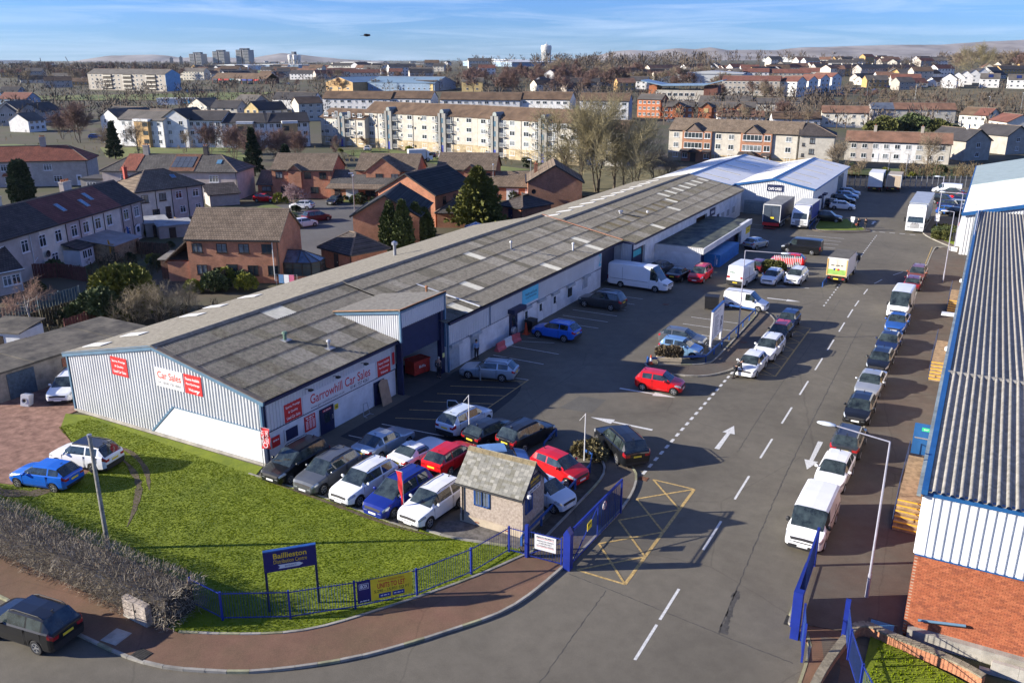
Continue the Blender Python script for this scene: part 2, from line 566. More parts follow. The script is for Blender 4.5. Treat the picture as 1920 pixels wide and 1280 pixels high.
roadk=curve([(-70,-16.25),(-20,-16.25),(3.5,-16.25),(8.7,-16.1),(11.7,-15.1),(13.9,-13.8),(16.5,-11.4),(18.9,-8.0),(20.4,-5.2),(21.05,-1.25)],0.5)
slab('pavement',[(-70,-13.7),(7.6,-14.1)]+verge+[(19.0,-1.25)]+list(reversed(roadk)),-0.05,0.11,REDPATH,kind='structure')
k_in=curve([(19.15,-1.3),(19.15,4),(19.1,8.2),(18.6,10),(17.4,11.4),(15.6,12.2)],0.5)
k_out=curve([(21.15,-1.3),(21.3,2.5),(21.4,5.4),(21.15,8),(20.5,10),(19.3,11.3),(17.6,12.3),(16.2,12.9)],0.5)
slab('path',k_in+list(reversed(k_out)),-0.05,0.10,PATHM,kind='structure')
slab('planting_bed',[(19.0,-1.2),(19.0,8.0),(18.5,9.8),(17.3,11.2),(15.6,12.0),(15.5,10.6),(17.4,10.4),(17.7,9.2),(18.3,4),(18.3,-0.7)],-0.05,0.06,SOIL,kind='structure')
slab('gravel_strip',[(13.6,-1.75),(18.3,-0.9),(18.3,0.35),(14.2,0.15),(13.2,-0.6)],-0.05,0.055,mat('grey_gravel',(0.12,0.11,0.10),0.95,0.4,3,0.6,26),kind='structure')
slab('pavement',[(31.85,-0.4),(36.4,0.6),(36.4,84.5),(37,90),(35.2,93.2),(32.6,91.6),(31.85,88.5)],-0.05,0.12,PATHM,kind='structure')
slab('pavement',[(33.0,-9),(33.0,-1.6),(32.0,-0.4),(34.0,0.0),(35.2,-3),(36.2,-9)],-0.05,0.122,REDPATH,kind='structure')
sheet('path_strip',[(33.75,-9),(33.75,-2.5),(33.3,-0.8),(33.95,-0.6),(34.4,-2.6),(34.55,-9)],0.127,PATHM)
slab('verge',[(35.2,-3),(36.2,-9),(60,-9),(60,-2.6),(39,-1.0),(35.2,0.4)],-0.05,0.13,GRASS,kind='structure')
isl=curve([(14.0,29.2),(14.6,28.3),(16.3,27.7),(18.2,28.0),(19.6,29.0),(20.75,31.2),(20.9,34),(20.8,45),(20.3,47.5),(18.9,49.6),(17.0,51.2),(15.0,51.6)],0.6)
isl_in=[(15.0,48.8),(17.8,48.8),(18.4,48.3),(18.7,47),(18.9,33.6),(18.5,31.4),(17.5,30.4),(15.2,29.2)]
slab('island_path',isl+isl_in,-0.05,0.10,PATHM,kind='structure')
slab('island_bed',[(15.0,51.4),(17.0,51.0),(17.9,49.6),(18.1,48.9),(15.0,48.9)],-0.05,0.12,SOIL,kind='structure')
fg=curve([(14.6,104.5),(15.2,97.9),(16.4,96.6),(18.5,97.4),(21.8,99.4),(21.9,100.8),(20.0,104),(18.2,108.4)],0.7)
slab('grass_corner',fg,-0.05,0.12,GRASS,kind='structure')
slab('path_corner',curve([(14.9,96.8),(16.4,95.7),(19,96.3),(22.3,98.6),(22.6,100.6),(21.2,103)],0.7)+[(20.4,103),(21.75,100.7),(21.6,99.3),(18.5,97.3),(16.4,96.5),(15.0,98)],-0.05,0.10,PATHM,kind='structure')
rb=curve([(37.5,90.2),(34.0,92.8),(31.4,97.2),(29.9,100.8),(29.6,104),(29.8,116)],0.8)
slab('pavement',rb+[(40,116),(40,90.2)],-0.05,0.11,PATHM,kind='structure')
slab('brick_apron',[(34.2,95.6),(33.4,99),(33.3,104),(35.0,104),(35.0,95)],0.0,0.125,mat('red_paving',(0.27,0.12,0.08),0.9,0.25,2),kind='structure')
slab('verge',[(33.9,94.7),(32.6,97.2),(33.2,98.2),(34.9,94.9),(36.4,92.4),(35.9,92.2)],0.0,0.135,GRASS,kind='structure')
# ---- kerbs: every stone its own piece near the camera
KS=MB().box(0,-0.065,-0.12,0.905,0.065,0.0).mesh('kerb_stone',KERB)
KSM=mat('mossy_kerb',(0.25,0.245,0.15),0.95,0.35,1.2,0.3,16)
def kerb(label_pts,top,moss=0.0,single=True,sm=True):
 e=put('kerb',None,None,kind='structure')
 pts=curve(label_pts,0.92)if sm else label_pts
 mb=MB()
 for a,b in zip(pts,pts[1:]):
  d=math.atan2(b[1]-a[1],b[0]-a[0])
  if math.hypot(b[0]-a[0],b[1]-a[1])<0.5:
   continue
  if single:
   o=put('kerb_stone',KS,e,(a[0],a[1],top+R.uniform(-0.006,0.006)),d+R.uniform(-0.008,0.008))
   if R.random()<moss:
    paint(o,0,KSM)
  else:
   mb.bar((a[0],a[1],top-0.06),(b[0]-math.cos(d)*0.015,b[1]-math.sin(d)*0.015,top-0.06),0.13,0.12)
 if not single:
  mb.obj('kerb_stones',KERB,e,kind='stuff')
kerb([(-16,-16.3),(3.5,-16.3),(8.7,-16.15),(11.7,-15.15),(13.9,-13.85),(16.5,-11.45),(18.95,-8.05),(20.45,-5.25),(21.12,-1.0)],0.125,0.2)
kerb([(8.5,-14.1),(11.6,-12.55),(13.7,-10.85),(15.9,-7.45),(17.6,-4.35),(18.95,-1.2)],0.15,0.3)
kerb([(21.2,-1.0),(21.37,2.5),(21.46,5.4),(21.2,8.05),(20.55,10.05),(19.35,11.35),(17.6,12.35)],0.125,0.2)
kerb([(19.1,-1.2),(19.1,4),(19.05,8.1),(18.5,10),(17.3,11.35),(15.6,12.1)],0.16,0.2)
kerb([(13.2,-1.72),(15,-1.62),(18.2,-0.85)],0.14,0.1)
kerb([(-0.1,-1.4),(6.3,-1.53),(11.6,-1.95),(13.2,-1.75)],0.07,0.3)
kerb([(33.0,-9),(33.0,-1.6),(31.85,-0.4),(31.85,0.2)],0.135,0.3)
kerb([(31.8,0.2),(31.8,58)],0.135,0.45)
kerb([(31.8,58),(31.8,88.5),(32.55,91.7),(35.1,93.3)],0.135,0,False)
kerb([(14.0,29.2),(14.6,28.25),(16.3,27.65),(18.2,27.95),(19.65,28.95),(20.8,31.2),(20.95,34),(20.85,45),(20.35,47.5),(18.95,49.65),(17.0,51.25),(15.0,51.65)],0.12,0.1)
kerb([(15.2,29.15),(17.5,30.35),(18.5,31.35),(18.9,33.6),(18.72,47),(18.4,48.4),(17.8,48.9)],0.17,0.5)
kerb(fg,0.14,0,False,False)
kerb(rb,0.125,0,False,False)
# ---- painted markings, each mark a sheet of its own
marks=put('road_markings',None,None,kind='structure')
MZ=0.005
def mark(poly,m=ROADW,name='line_marking',z=MZ):
 mb=MB();mb.quad(*[(p[0],p[1],z)for p in poly])
 return mb.obj(name,m,marks)
def line(x0,y0,x1,y1,w=0.1,m=ROADW,name='line_marking',z=MZ):
 d=Vector((x1-x0,y1-y0)).normalized()
 n=Vector((-d.y,d.x))*w/2
 return mark([(x0-n.x,y0-n.y),(x1-n.x,y1-n.y),(x1+n.x,y1+n.y),(x0+n.x,y0+n.y)],m,name,z)
for y in(-18.6,-12.4,-6.0,-2.9,3.7,9.8,15.9,22.1,28.2,34.4,40.1,46.2,51.4):
 line(26.7,y,26.7,y+(2.7 if-7<y<0 else 3.3),0.13,name='centre_dash')
dc=curve([(26.7,55),(26.8,60),(27.1,66),(28.4,71.5),(30.8,77.5),(34.0,82),(37,84)],0.5)
for k in range(2,len(dc)-6,11):
 line(*dc[k],*dc[k+5],0.12,name='centre_dash')
y=10.2
while y<33.0:
 line(20.95,y,20.95,y+0.55,0.2,name='give_way_dash')
 y+=1.05
line(33.4-12.2,-3.4,21.2,-3.39,0.1)
y=54.5
while y<98:
 line(23.9,y,23.9,y+0.5,0.15,name='give_way_dash')
 y+=1.2 if y<90 else 1.5
x=22.6
while x<29.2:
 line(x,99.8+(x-22)*0.03,x+0.75,99.82+(x-22)*0.03,0.2,name='give_way_dash')
 x+=1.35
def arrow(x,y,a,L=4.0,w=0.16,hw=0.42,hl=1.4):
 c,s=math.cos(a),math.sin(a)
 def T(p):
  return(x+p[0]*c-p[1]*s,y+p[0]*s+p[1]*c)
 mark([T(p)for p in((0,-w),(L-hl,-w*0.75),(L-hl,-hw),(L,0),(L-hl,hw),(L-hl,w*0.75),(0,w))],name='arrow_marking')
arrow(23.9,15.9,math.pi/2,4.2)
arrow(29.6,20.3,-math.pi/2,4.6)
arrow(14.3,22.9,0.06,4.4,0.13,0.4,1.7)
arrow(19.2,16.7,math.pi,4.6,0.13,0.4,1.7)
arrow(22.2,106.0,math.pi/2,3.2)
arrow(18.1,54.9,0.05,3.4)
def crossbox(x0,x1,y0,y1,n,w=0.12):
 line(x0,y0,x1,y0,w,ROADY);line(x0,y1,x1,y1,w,ROADY);line(x1,y0,x1,y1,w*1.4,ROADY,z=MZ+0.003)
 st=(y1-y0)/n
 for k in range(n):
  line(x0,y0+k*st,x1,y0+(k+1)*st,w,ROADY,z=MZ+0.006)
  line(x1,y0+k*st,x0,y0+(k+1)*st,w,ROADY,z=MZ+0.009)
crossbox(21.75,24.3,-1.1,9.85,4)
crossbox(21.1,24.2,31.3,46,6,0.09)
for y in(24.9,27.8,36.3,38.6,40.9,43.3,45.7,48.1):
 line(1.9,y,6.7,y+0.03,0.09)
for y in(32.2,34.2):
 line(1.9,y,5.2,y,0.08)
for y in(9.9,11.6,13.4,15.2,17.0,18.6):
 line(2.6,y,7.4,y+2.1,0.09,ROADY)
line(2.4,8.6,7.3,9.0,0.09);line(7.5,9.0,7.3,21.2,0.09,ROADY);line(2.0,20.6,7.3,21.1,0.09)
for y in(3.4,6.0):
 line(1.6,y,6.6,y+0.3,0.09)
for y in(29.4,30.6,31.6):
 line(2.2,y,5.0,y+1.0,0.07)
for y in(33.8,36.4,39.0,41.6,44.2):
 line(13.2,y,17.9,y+0.05,0.09)
for y in(84.6,87.2,89.6,92.0):
 line(15.0,y,20.2,y+0.1,0.1)
for y in(93.0,97.0):
 line(4.2,y,8.4,y+0.2,0.1)
line(16.6,60.6,18.8,60.7,0.1);line(18.1,61.0,21.2,61.2,0.12)
line(31.5,66,31.5,92,0.09,ROADY)
PATCH=asphaltmat('tarmac_repair',(0.10,0.095,0.082),0.1)
SEAM=mat('tar_seam',(0.06,0.056,0.05),0.8,0.3,3)
def seam(pts,w):
 c=curve(pts,0.22)
 off=[R.uniform(-0.035,0.035)for _ in c]
 c=[(p[0]+o,p[1]+o*0.5)for p,o in zip(c,off)]
 mb=MB()
 for a,b in zip(c,c[1:]):
  mb.bar((a[0],a[1],0.0005),(b[0],b[1],0.0005),w*R.uniform(0.5,1.4),0.004)
 mb.obj('tar_seam',SEAM,marks)
seam([(29.3,-2.6),(28.9,6),(28.6,15),(28.4,30),(28.2,50)],0.05)
seam([(29.45,-2.5),(29.2,1.0)],0.3)
seam([(25.2,16),(25.0,28),(25.1,40),(25.0,58)],0.035)
seam([(21.5,-1.6),(25,-2.0),(29.3,-2.6),(32.6,-3.0)],0.04)
seam([(24.0,-24),(23.9,-14),(23.7,-2.0)],0.035)
seam([(9.5,13),(10.0,30),(10.2,48),(9.9,62)],0.03)
mark([(11.9,17.1),(14.4,17.4),(14.3,20.2),(12.3,20.0)],PATCH,'tarmac_patch',0.004)
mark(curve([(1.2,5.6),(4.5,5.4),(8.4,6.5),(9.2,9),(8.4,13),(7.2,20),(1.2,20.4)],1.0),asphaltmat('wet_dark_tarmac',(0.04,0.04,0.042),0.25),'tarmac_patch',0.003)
COVER=mat('cast_iron',(0.045,0.043,0.04),0.6,0.3,6,metal=0.4)
RUST=mat('rusty_iron',(0.13,0.06,0.035),0.8,0.4,5)
def cover(x,y,z,w,l,m=COVER,bars=0,rz=0.0,label=None,nm='manhole_cover'):
 t=thing(nm,label,'drain' if bars else 'manhole cover',(x,y,z),rz)
 MB().box(-w/2,-l/2,-0.04,w/2,l/2,0.012).obj('frame',m,t)
 if bars:
  mb=MB()
  for k in range(bars):
   u=-l/2+l*(k+0.5)/bars
   mb.box(-w/2+0.04,u-0.018,0.013,w/2-0.04,u+0.018,0.03)
  mb.obj('grating',m,t)
 else:
  MB().box(-w/2+0.06,-l/2+0.06,0.013,w/2-0.06,l/2-0.06,0.024).obj('lid',m,t)
p=at(218,1193,0.11);cover(p.x,p.y,0.11,0.9,0.9,CONC,0,0.1,'square grey cover set in the red pavement near the black parked car')
p=at(266,1226,0.11);cover(p.x,p.y,0.11,0.75,0.55,COVER,7,0,'iron grating in the red pavement beside the hedge corner','drain_grating')
p=at(1206,897);cover(p.x,p.y,0.0,0.6,0.5,RUST,5,0,'rusty gully grating at the top of the yellow box marking','drain_grating')
p=at(1487,1165);cover(p.x,p.y,0.0,0.7,0.75,COVER,5,0,'dark gully grating beside the blue gate on the right','drain_grating')
p=at(1360,600,0.1);cover(19.8,38.5,0.1,0.6,0.6,RUST,0,0,'rusty cover in the island pavement beside the parked white cars')
p=at(1258,460);cover(9.5,47.3,0.0,0.6,0.6,RUST,0,0,'rusty cover in the shaded yard near the dark grey estate car')
# ---- short grass standing on the lawns (nobody could count it)
def inside(poly,X,Y):
 px=np.array([p[0]for p in poly]);py=np.array([p[1]for p in poly])
 r=np.zeros(len(X),bool)
 j=len(poly)-1
 for i in range(len(poly)):
  c=((py[i]>Y)!=(py[j]>Y))&(X<(px[j]-px[i])*(Y-py[i])/(py[j]-py[i]+1e-12)+px[i])
  r^=c
  j=i
 return r
def tufts(name,poly,n,z,h,m,label,cat='grass',seed=1,w=0.035):
 rs=np.random.RandomState(seed)
 x0,x1=min(p[0]for p in poly),max(p[0]for p in poly)
 y0,y1=min(p[1]for p in poly),max(p[1]for p in poly)
 X=rs.uniform(x0,x1,n*3);Y=rs.uniform(y0,y1,n*3)
 k=inside(poly,X,Y)
 clump=np.sin(X*2.1+np.sin(Y*1.7)*2)*np.sin(Y*2.6+np.sin(X*1.3)*2)
 k&=rs.rand(n*3)<(0.9+0.1*clump)
 X,Y,clump=X[k][:n],Y[k][:n],clump[k][:n]
 n=len(X)
 V,a=[],rs.uniform(0,6.283,n)
 hh=h*rs.uniform(0.5,1.25,n)*(1+0.08*clump)
 out=[]
 for q in range(3):
  b=a+q*2.1
  ox,oy=np.cos(b)*w,np.sin(b)*w
  lean=0.55*hh
  tip=np.stack([X+ox*0.4+np.cos(b+1)*lean,Y+oy*0.4+np.sin(b+1)*lean,z+hh],-1)
  out.append(np.stack([np.stack([X-oy,Y+ox,np.full(n,z)],-1),np.stack([X+oy,Y-ox,np.full(n,z)],-1),tip],1))
 V=np.concatenate(out,0).reshape(-1,3)
 put(name,rawmesh(name,V,np.arange(len(V)),m,k=3),kind='stuff',label=label,category=cat)
near_lawn=[(-16,-13.6),(7.6,-14.0)]+verge+[(18.2,-0.9),(14.8,-1.7),(11.6,-2.0),(6.3,-1.6),(0.4,-1.45),(-16.2,-0.6),(-16.6,-2.7),(-13.6,-3.8),(-9.6,-3.3),(-8.4,-7.0),(-11.4,-9.5),(-16,-9.9)]
tufts('grass',near_lawn,60000,0.045,0.03,BLADE,'short green grass growing on the lawn in front of the car sales shed')
tufts('grass',[(35.4,-3),(36.3,-8),(50,-8),(50,-2.4),(39,-1.1),(35.6,0.2)],5000,0.12,0.08,BLADE,'short green grass below the brick end wall',seed=5)
MUD=mat('trodden_mud',(0.10,0.075,0.05),0.95,0.35,3,0.5,14)
def mudtrack(pts,w,nm='mud_track'):
 c=curve(pts,0.5)
 L_,R_=[],[]
 for i,q in enumerate(c):
  a,b=c[max(i-1,0)],c[min(i+1,len(c)-1)]
  d=Vector((b[0]-a[0],b[1]-a[1])).normalized()
  k=w*math.sin(math.pi*(i+0.4)/len(c))*R.uniform(0.5,1.1)
  L_.append((q[0]-d.y*k,q[1]+d.x*k));R_.append((q[0]+d.y*k,q[1]-d.x*k))
 sheet(nm,L_+list(reversed(R_)),0.062,MUD)
mudtrack([(-9.6,-3.6),(-7.5,-4.2),(-4.8,-5.6),(-2.6,-7.6),(-1.2,-9.2)],0.22)
mudtrack([(-11.6,-2.7),(-9,-2.9),(-6.2,-4.0),(-3.6,-5.8)],0.2)
mudtrack([(-12.8,-9.9),(-11,-10.1),(-9.2,-9.3),(-8.3,-7.6)],0.55)
mudtrack([(0.5,-1.6),(5,-1.75),(11,-2.15),(14.4,-1.85)],0.16)
# ------------------------------------------------------------------ industrial buildings
def corr(mb,a,b,zlo,zhi,pitch=0.2,dep=0.035,m=0):
 """ribbed cladding from a to b (outside on the right of a->b); zlo/zhi are heights or functions of distance"""
 a,b=Vector((a[0],a[1])),Vector((b[0],b[1]))
 L=(b-a).length
 d=(b-a)/L
 n=Vector((d.y,-d.x))
 fl=zlo if callable(zlo)else(lambda u:zlo)
 fh=zhi if callable(zhi)else(lambda u:zhi)
 us=[]
 k=max(1,round(L/pitch))
 p=L/k
 for i in range(k):
  us+=[(i*p,0),(i*p+p*0.32,0),(i*p+p*0.44,dep),(i*p+p*0.86,dep)]
 us.append((L,0))
 prev=None
 for u,o in us:
  q=a+d*u+n*o
  k0=len(mb.v)
  mb.v+=[(q.x,q.y,fl(u)),(q.x,q.y,fh(u))]
  if prev is not None:
   mb.f.append((prev,k0,k0+1,prev+1));mb.m.append(m)
  prev=k0
def sheetmesh(name,w,l,waves,amp,mats,seg=4,trap=False):
 """a corrugated sheet: w along local y, l along local x"""
 mb=MB()
 pts=[]
 if trap:
  for i in range(waves):
   p=w/waves
   pts+=[(i*p,0),(i*p+p*0.36,0),(i*p+p*0.5,amp),(i*p+p*0.86,amp)]
  pts.append((w,0))
 else:
  for i in range(waves*seg+1):
   t=i/seg
   pts.append((w*i/(waves*seg),amp*(0.5-0.5*math.cos(2*math.pi*t))))
 for y,z in pts:
  mb.v+=[(0,y,z),(l,y,z)]
 for i in range(len(pts)-1):
  mb.f.append((2*i,2*i+1,2*i+3,2*i+2));mb.m.append(0)
 return mb.mesh(name,mats,True,50)
def cement(n,c,c2):
 return mat(n,c,0.92,0.3,3.2,0.4,16,col2=c2,pos=(0.32,0.66))
RS=[cement('fibre_cement',(0.135,0.125,0.105),(0.20,0.185,0.155)),cement('fibre_cement_mossy',(0.11,0.10,0.07),(0.175,0.16,0.125)),
cement('fibre_cement_pale',(0.18,0.17,0.148),(0.245,0.23,0.20)),cement('fibre_cement_dark',(0.095,0.088,0.07),(0.135,0.125,0.10)),
mat('rooflight_sheet',(0.46,0.45,0.39),0.6,0.15,2),mat('brown_rooflight',(0.115,0.095,0.055),0.7,0.2,2),mat('clean_rooflight',(0.66,0.66,0.63),0.5,0.1,2)]
BACKR=cement('weathered_back_roof',(0.155,0.143,0.118),(0.215,0.20,0.17))
SH_N=sheetmesh('roof_sheet',1.06,1.98,5,0.062,RS[0])
def roof_front(parent,x0,z0,x1,z1,y0,ncol,pick,rows=5,cw=1.05):
 """sheets in overlapping rows from the eave (x0,z0) up to the ridge (x1,z1)"""
 L=math.hypot(x1-x0,z1-z0)
 sl=math.atan2(z1-z0,x0-x1)
 rl=L/rows
 for r in range(rows):
  t=r/rows
  px,pz=x0+(x1-x0)*t,z0+(z1-z0)*t
  for c in range(ncol):
   o=put('roof_sheet',SH_N,parent,(px,y0+(c+1)*cw,pz+0.045+(c%2)*0.003))
   o.rotation_euler=(0,-sl+0.018,math.pi)
   o.scale=((rl+0.12)/1.98,1,1)
   k=pick(r,c)
   if k:
    paint(o,0,RS[k])
 return rl
def back_slope(parent,x1,z1,x2,z2,y0,y1,m=BACKR):
 mb=MB()
 L=math.hypot(x2-x1,z2-z1)
 n=int((y1-y0)/0.15)
 for i in range(n*2+1):
  y=y0+(y1-y0)*i/(n*2)
  dz=0.04 if i%2 else 0.0
  mb.v+=[(x1,y,z1+dz),(x2,y,z2+dz)]
 for i in range(n*2):
  mb.f.append((2*i,2*i+1,2*i+3,2*i+2));mb.m.append(0)
 return mb.obj('back_roof',m,parent)
def ridge_cap(parent,x,z,y0,y1,m=None,w=0.35):
 mb=MB()
 mb.prism([(x-w,z-w*0.14),(x,z+0.07),(x+w,z-w*0.14),(x,z)],y0,y1,'y')
 return mb.obj('ridge_cap',m or RS[0],parent)
def sign(label,loc,rz,w,h,bgm,lines=(),t=0.05,cat='sign',tilt=0,name='wall_sign',extra=None):
 s=thing(name,label,cat,loc,rz)
 MB().box(-w/2,0,-h/2,w/2,t,h/2).obj('board',bgm,s)
 for tx,x,z,tw,th,m,*b in lines:
  text(tx,tw,th,m,s,(x,-0.006,z),bold=b[0]if b else 0.0)
 return s
EV,RDG=4.30,6.32
# ---- unit 1: the car sales shed
u1=thing('car_sales_shed','white clad car sales shed with a loading bay under a grey roof','warehouse')
def gz(u):
 x=-18.4+u
 return RDG-0.12-abs(x+9.2)*(RDG-EV)/9.2
mb=MB()
corr(mb,(-18.4,0),(-10.25,0),0.15,gz,0.27,0.055)
def glo(u):
 x=-10.25+u
 return 0.15+2.2*min(1,u/2.3)if u<2.3 else 2.35-(u-2.3)*0.012
corr(mb,(-10.25,0),(0,0),glo,lambda u:gz(u+8.15),0.27,0.055)
corr(mb,(0,0),(0,13.60),2.08,EV-0.1,0.27,0.05)
mb.obj('cladding',CLAD,u1)
mb=MB()
mb.prism([(-18.36,0.0),(0,0),(0,4.05),(-9.2,6.1),(-18.36,4.05)],0.03,0.25,'y')
mb.prism([(0.03,0.0),(13.58,0.0),(13.58,4.0),(0.03,4.0)],-0.25,-0.03,'x')
mb.prism([(0.26,0.0),(60,0.0),(60,4.1),(0.26,4.1)],-18.36,-18.2,'x')
mb.obj('wall',WHITE2,u1)
mb=MB()
mb.prism([(-10.2,0.16),(-0.03,0.16),(-0.03,2.3),(-7.9,2.33)],-0.07,0.02,'y')
mb.obj('render_panel',mat('smooth_white_render',(0.56,0.57,0.585),0.9,0.08,1.5,0.2,20),u1)
MB().box(-18.5,-0.16,-0.05,0.05,0.0,0.15).obj('plinth',CONC,u1)
mb=MB()
mb.bar((-10.3,-0.06,0.14),(-7.9,-0.06,2.36),0.1,0.12);mb.bar((-7.9,-0.06,2.36),(0.0,-0.06,2.33),0.1,0.04)
mb.bar((-18.45,-0.05,0.15),(-18.45,-0.05,4.2),0.14,0.14);mb.bar((0.02,-0.04,2.3),(0.02,-0.04,4.2),0.16,0.16)
mb.bar((-18.85,-0.1,EV-0.12),(-9.2,-0.1,RDG-0.06),0.12,0.3);mb.bar((-9.2,-0.1,RDG-0.06),(0.35,-0.1,EV-0.1),0.12,0.3)
mb.obj('verge_trim',TRIM,u1)
mb=MB()
mb.bar((0.28,0.0,EV-0.12),(0.28,13.60,EV-0.12),0.22,0.2);mb.bar((0.05,0.05,2.08),(0.05,13.60,2.08),0.06,0.05)
mb.bar((0.12,0.15,0.2),(0.12,0.15,4.1),0.09,0.09)
mb.obj('gutter',NAVY,u1)
def pick1(r,c):
 rn=R.random()
 if(r,c)in((4,9),(4,10)):
  return 4
 if r==0:
  return 2 if c in(6,7,12)else(1 if rn<0.55 else 0)
 if r==1 and c in(9,10,5,6):
  return 2
 if r==1 and c in(7,8):
  return 1
 if r==2 and c in(10,11):
  return 2
 return 3 if rn<0.12 else(1 if rn<0.34 else 0)
rl=roof_front(u1,0.38,EV,-9.2,RDG,-0.12,18,pick1)
MB().bar((-9.2,-0.05,RDG+0.06),(0.4,-0.05,EV+0.06),0.3,0.06).obj('barge_sheet',mat('brown_barge',(0.13,0.105,0.085),0.9,0.25,2),u1)
back_slope(u1,-9.2,RDG+0.03,-18.9,EV-0.02,-0.2,19.0)
ridge_cap(u1,-9.2,RDG+0.07,-0.15,19.0)
for(yy,tt)in((1.0,0.72),(3.6,0.65),(9.4,0.7),(12.6,0.8),(16,0.75)):
 xx=-9.2-9.5*tt
 zz=RDG-(RDG-EV)*tt
 MB().prism([(xx,zz+0.09),(xx-2.1,zz-0.355),(xx-2.1,zz-0.32),(xx,zz+0.12)],yy,yy+0.95,'y').obj('rooflight',RS[6],u1)
BX=0.62
mb=MB()
corr(mb,(BX,13.62),(BX,19.45),5.28,6.5,0.27,0.05)
corr(mb,(-5.3,13.60),(BX,13.60),lambda u:RDG-(4.1+u-0.2)*(RDG-EV)/9.55-0.0 if False else 5.5-u*0.208,lambda u:5.6+u*0.17,0.2)
mb.obj('bay_cladding',CLAD,u1)
mb=MB()
mb.box(-6.2,13.64,0,-6.0,19.4,5.0);mb.box(-6.2,19.1,0,BX-0.3,19.36,5.2);mb.box(-6.2,13.64,0,-0.35,13.80,4.2)
mb.obj('bay_wall',WHITE2,u1)
mb=MB()
mb.prism([(BX+0.12,6.62),(BX+0.12,6.74),(-5.7,5.72),(-5.7,5.6)],13.45,19.6,'y')
mb.obj('bay_roof',cement('bay_roof_sheet',(0.16,0.15,0.125),(0.225,0.21,0.18)),u1)
mb=MB()
mb.bar((BX+0.05,13.48,6.6),(BX+0.05,19.6,6.6),0.14,0.28);mb.bar((BX+0.02,13.50,6.55),(-5.6,13.50,5.58),0.1,0.24)
mb.bar((BX+0.04,13.55,4.2),(BX+0.04,13.55,6.6),0.16,0.14);mb.bar((BX+0.04,19.45,2.2),(BX+0.04,19.45,6.6),0.16,0.14)
mb.obj('bay_trim',TRIM,u1)
MB().bar((BX+0.13,13.50,6.76),(-5.6,13.50,5.76),0.08,0.05).bar((BX+0.13,13.50,6.77),(BX+0.13,19.6,6.77),0.08,0.05).obj('flashing',mat('rusty_flashing',(0.33,0.17,0.09),0.8,0.3,3),u1)
mb=MB()
for k in range(26):
 z=2.85+k*0.094
 mb.prism([(0.36,z),(0.42,z+0.03),(0.42,z+0.07),(0.36,z+0.094),(0.33,z+0.094),(0.33,z)],13.82,18.95,'y')
mb.obj('roller_door',mat('navy_roller_slats',(0.028,0.04,0.10),0.45,0.15,2),u1)
MB().box(0.2,18.95,0,BX-0.02,19.38,5.25).box(0.1,13.64,0.0,0.58,13.82,5.27).box(0.2,13.80,5.2,BX,19.0,5.3).obj('door_jamb',NAVY,u1)
sheet('bay_floor',[(-6,13.80),(1.4,13.80),(1.4,19.1),(-6,19.1)],0.012,asphaltmat('bay_floor',(0.07,0.068,0.065),0.3))
def flat_door(parent,y0,y1,z1,x,m,glass=None,name='door',fm=None):
 d=MB().box(x,y0,0.02,x+0.05,y1,z1).obj(name,m,parent)
 if glass:
  MB().box(x+0.05,y0+glass[0],glass[1],x+0.058,y1-glass[0],glass[2]).obj('pane',GLASS,d)
 MB().box(x+0.055,y1-0.22,0.85,x+0.10,y1-0.14,1.15).obj('handle',SILV,d)
 return d
flat_door(u1,5.05,6.42,1.84,0.02,NAVY,(0.4,0.75,1.45))
flat_door(u1,10.9,12.1,1.8,0.02,NAVY,(0.4,0.9,1.5))
w=MB().box(0.0,1.72,0.8,0.05,3.0,1.75).obj('window',WHITE,u1)
MB().box(0.052,1.82,0.9,0.06,2.9,1.66).obj('pane',mat('navy_shutter',(0.02,0.025,0.07),0.3,0.1,3),w)
for y in(3.9,6.6,9.6):
 mb=MB();mb.tube((0.05,y,3.75),(0.45,y,3.85),0.02);mb.box(0.38,y-0.14,3.72,0.62,y+0.14,3.82)
 tag_=mb.obj('floodlight',BLACK,u1)
G=math.pi/2
SPORTS=['Sports, Prestige','& Quality','Used Car Sales']
FIN=['Finance Available','Part Exchange','Welcome']
def three(ls,w,m=LETWHITE,dz=0.36,h=0.2):
 return[(t,0,(1-k)*dz,w*(0.82 if k==0 else(0.55 if len(t)<10 else 0.78)),h,m,0.012)for k,t in enumerate(ls)]
sign('red sign reading Sports, Prestige & Quality Used Car Sales on the white gable',(-12.8,-0.09,4.3),0,1.62,1.3,RED,three(SPORTS,1.62))
sign('white Car Sales sign with phone number on the white gable',(-7.95,-0.09,4.3),0,2.65,1.3,SIGNWHITE,[('Car Sales',0.05,0.18,2.2,0.5,mat('bright_red_letters',(0.70,0.05,0.01),0.5,0),0.01),('0141 737 4261',0.25,-0.35,1.6,0.17,LETBLACK),('co.uk',-0.95,-0.33,0.3,0.1,LETBLACK)])
fs=sign('red sign reading Finance Available Part Exchange Welcome with arrow on the gable',(-5.73,-0.09,4.3),0,1.56,1.3,RED,three(FIN,1.56))
mb=MB()
mb.quad((0.15,-0.007,-0.38),(0.6,-0.007,-0.33),(0.32,-0.007,-0.6),(0.26,-0.007,-0.54),(0.46,-0.007,-0.42),(0.15,-0.007,-0.44));mb.obj('arrow',LETWHITE,fs)
sign('red sign reading Sports, Prestige & Quality beside the yard corner',(0.06,2.62,2.74),G,1.58,1.2,RED,three(SPORTS,1.58))
sign('long white sign with red lettering reading Garrowhill Car Sales over the blue doors',(0.06,7.34,2.70),G,7.6,1.32,SIGNWHITE,[('Garrowhill Car Sales',0.05,0.18,6.3,0.66,LETRED,0.008),('www.garrowhillcarsales.co.uk',-1.4,-0.42,3.4,0.22,LETBLACK),('0141 737 4261',1.95,-0.36,2.0,0.25,LETBLACK,0.006)])
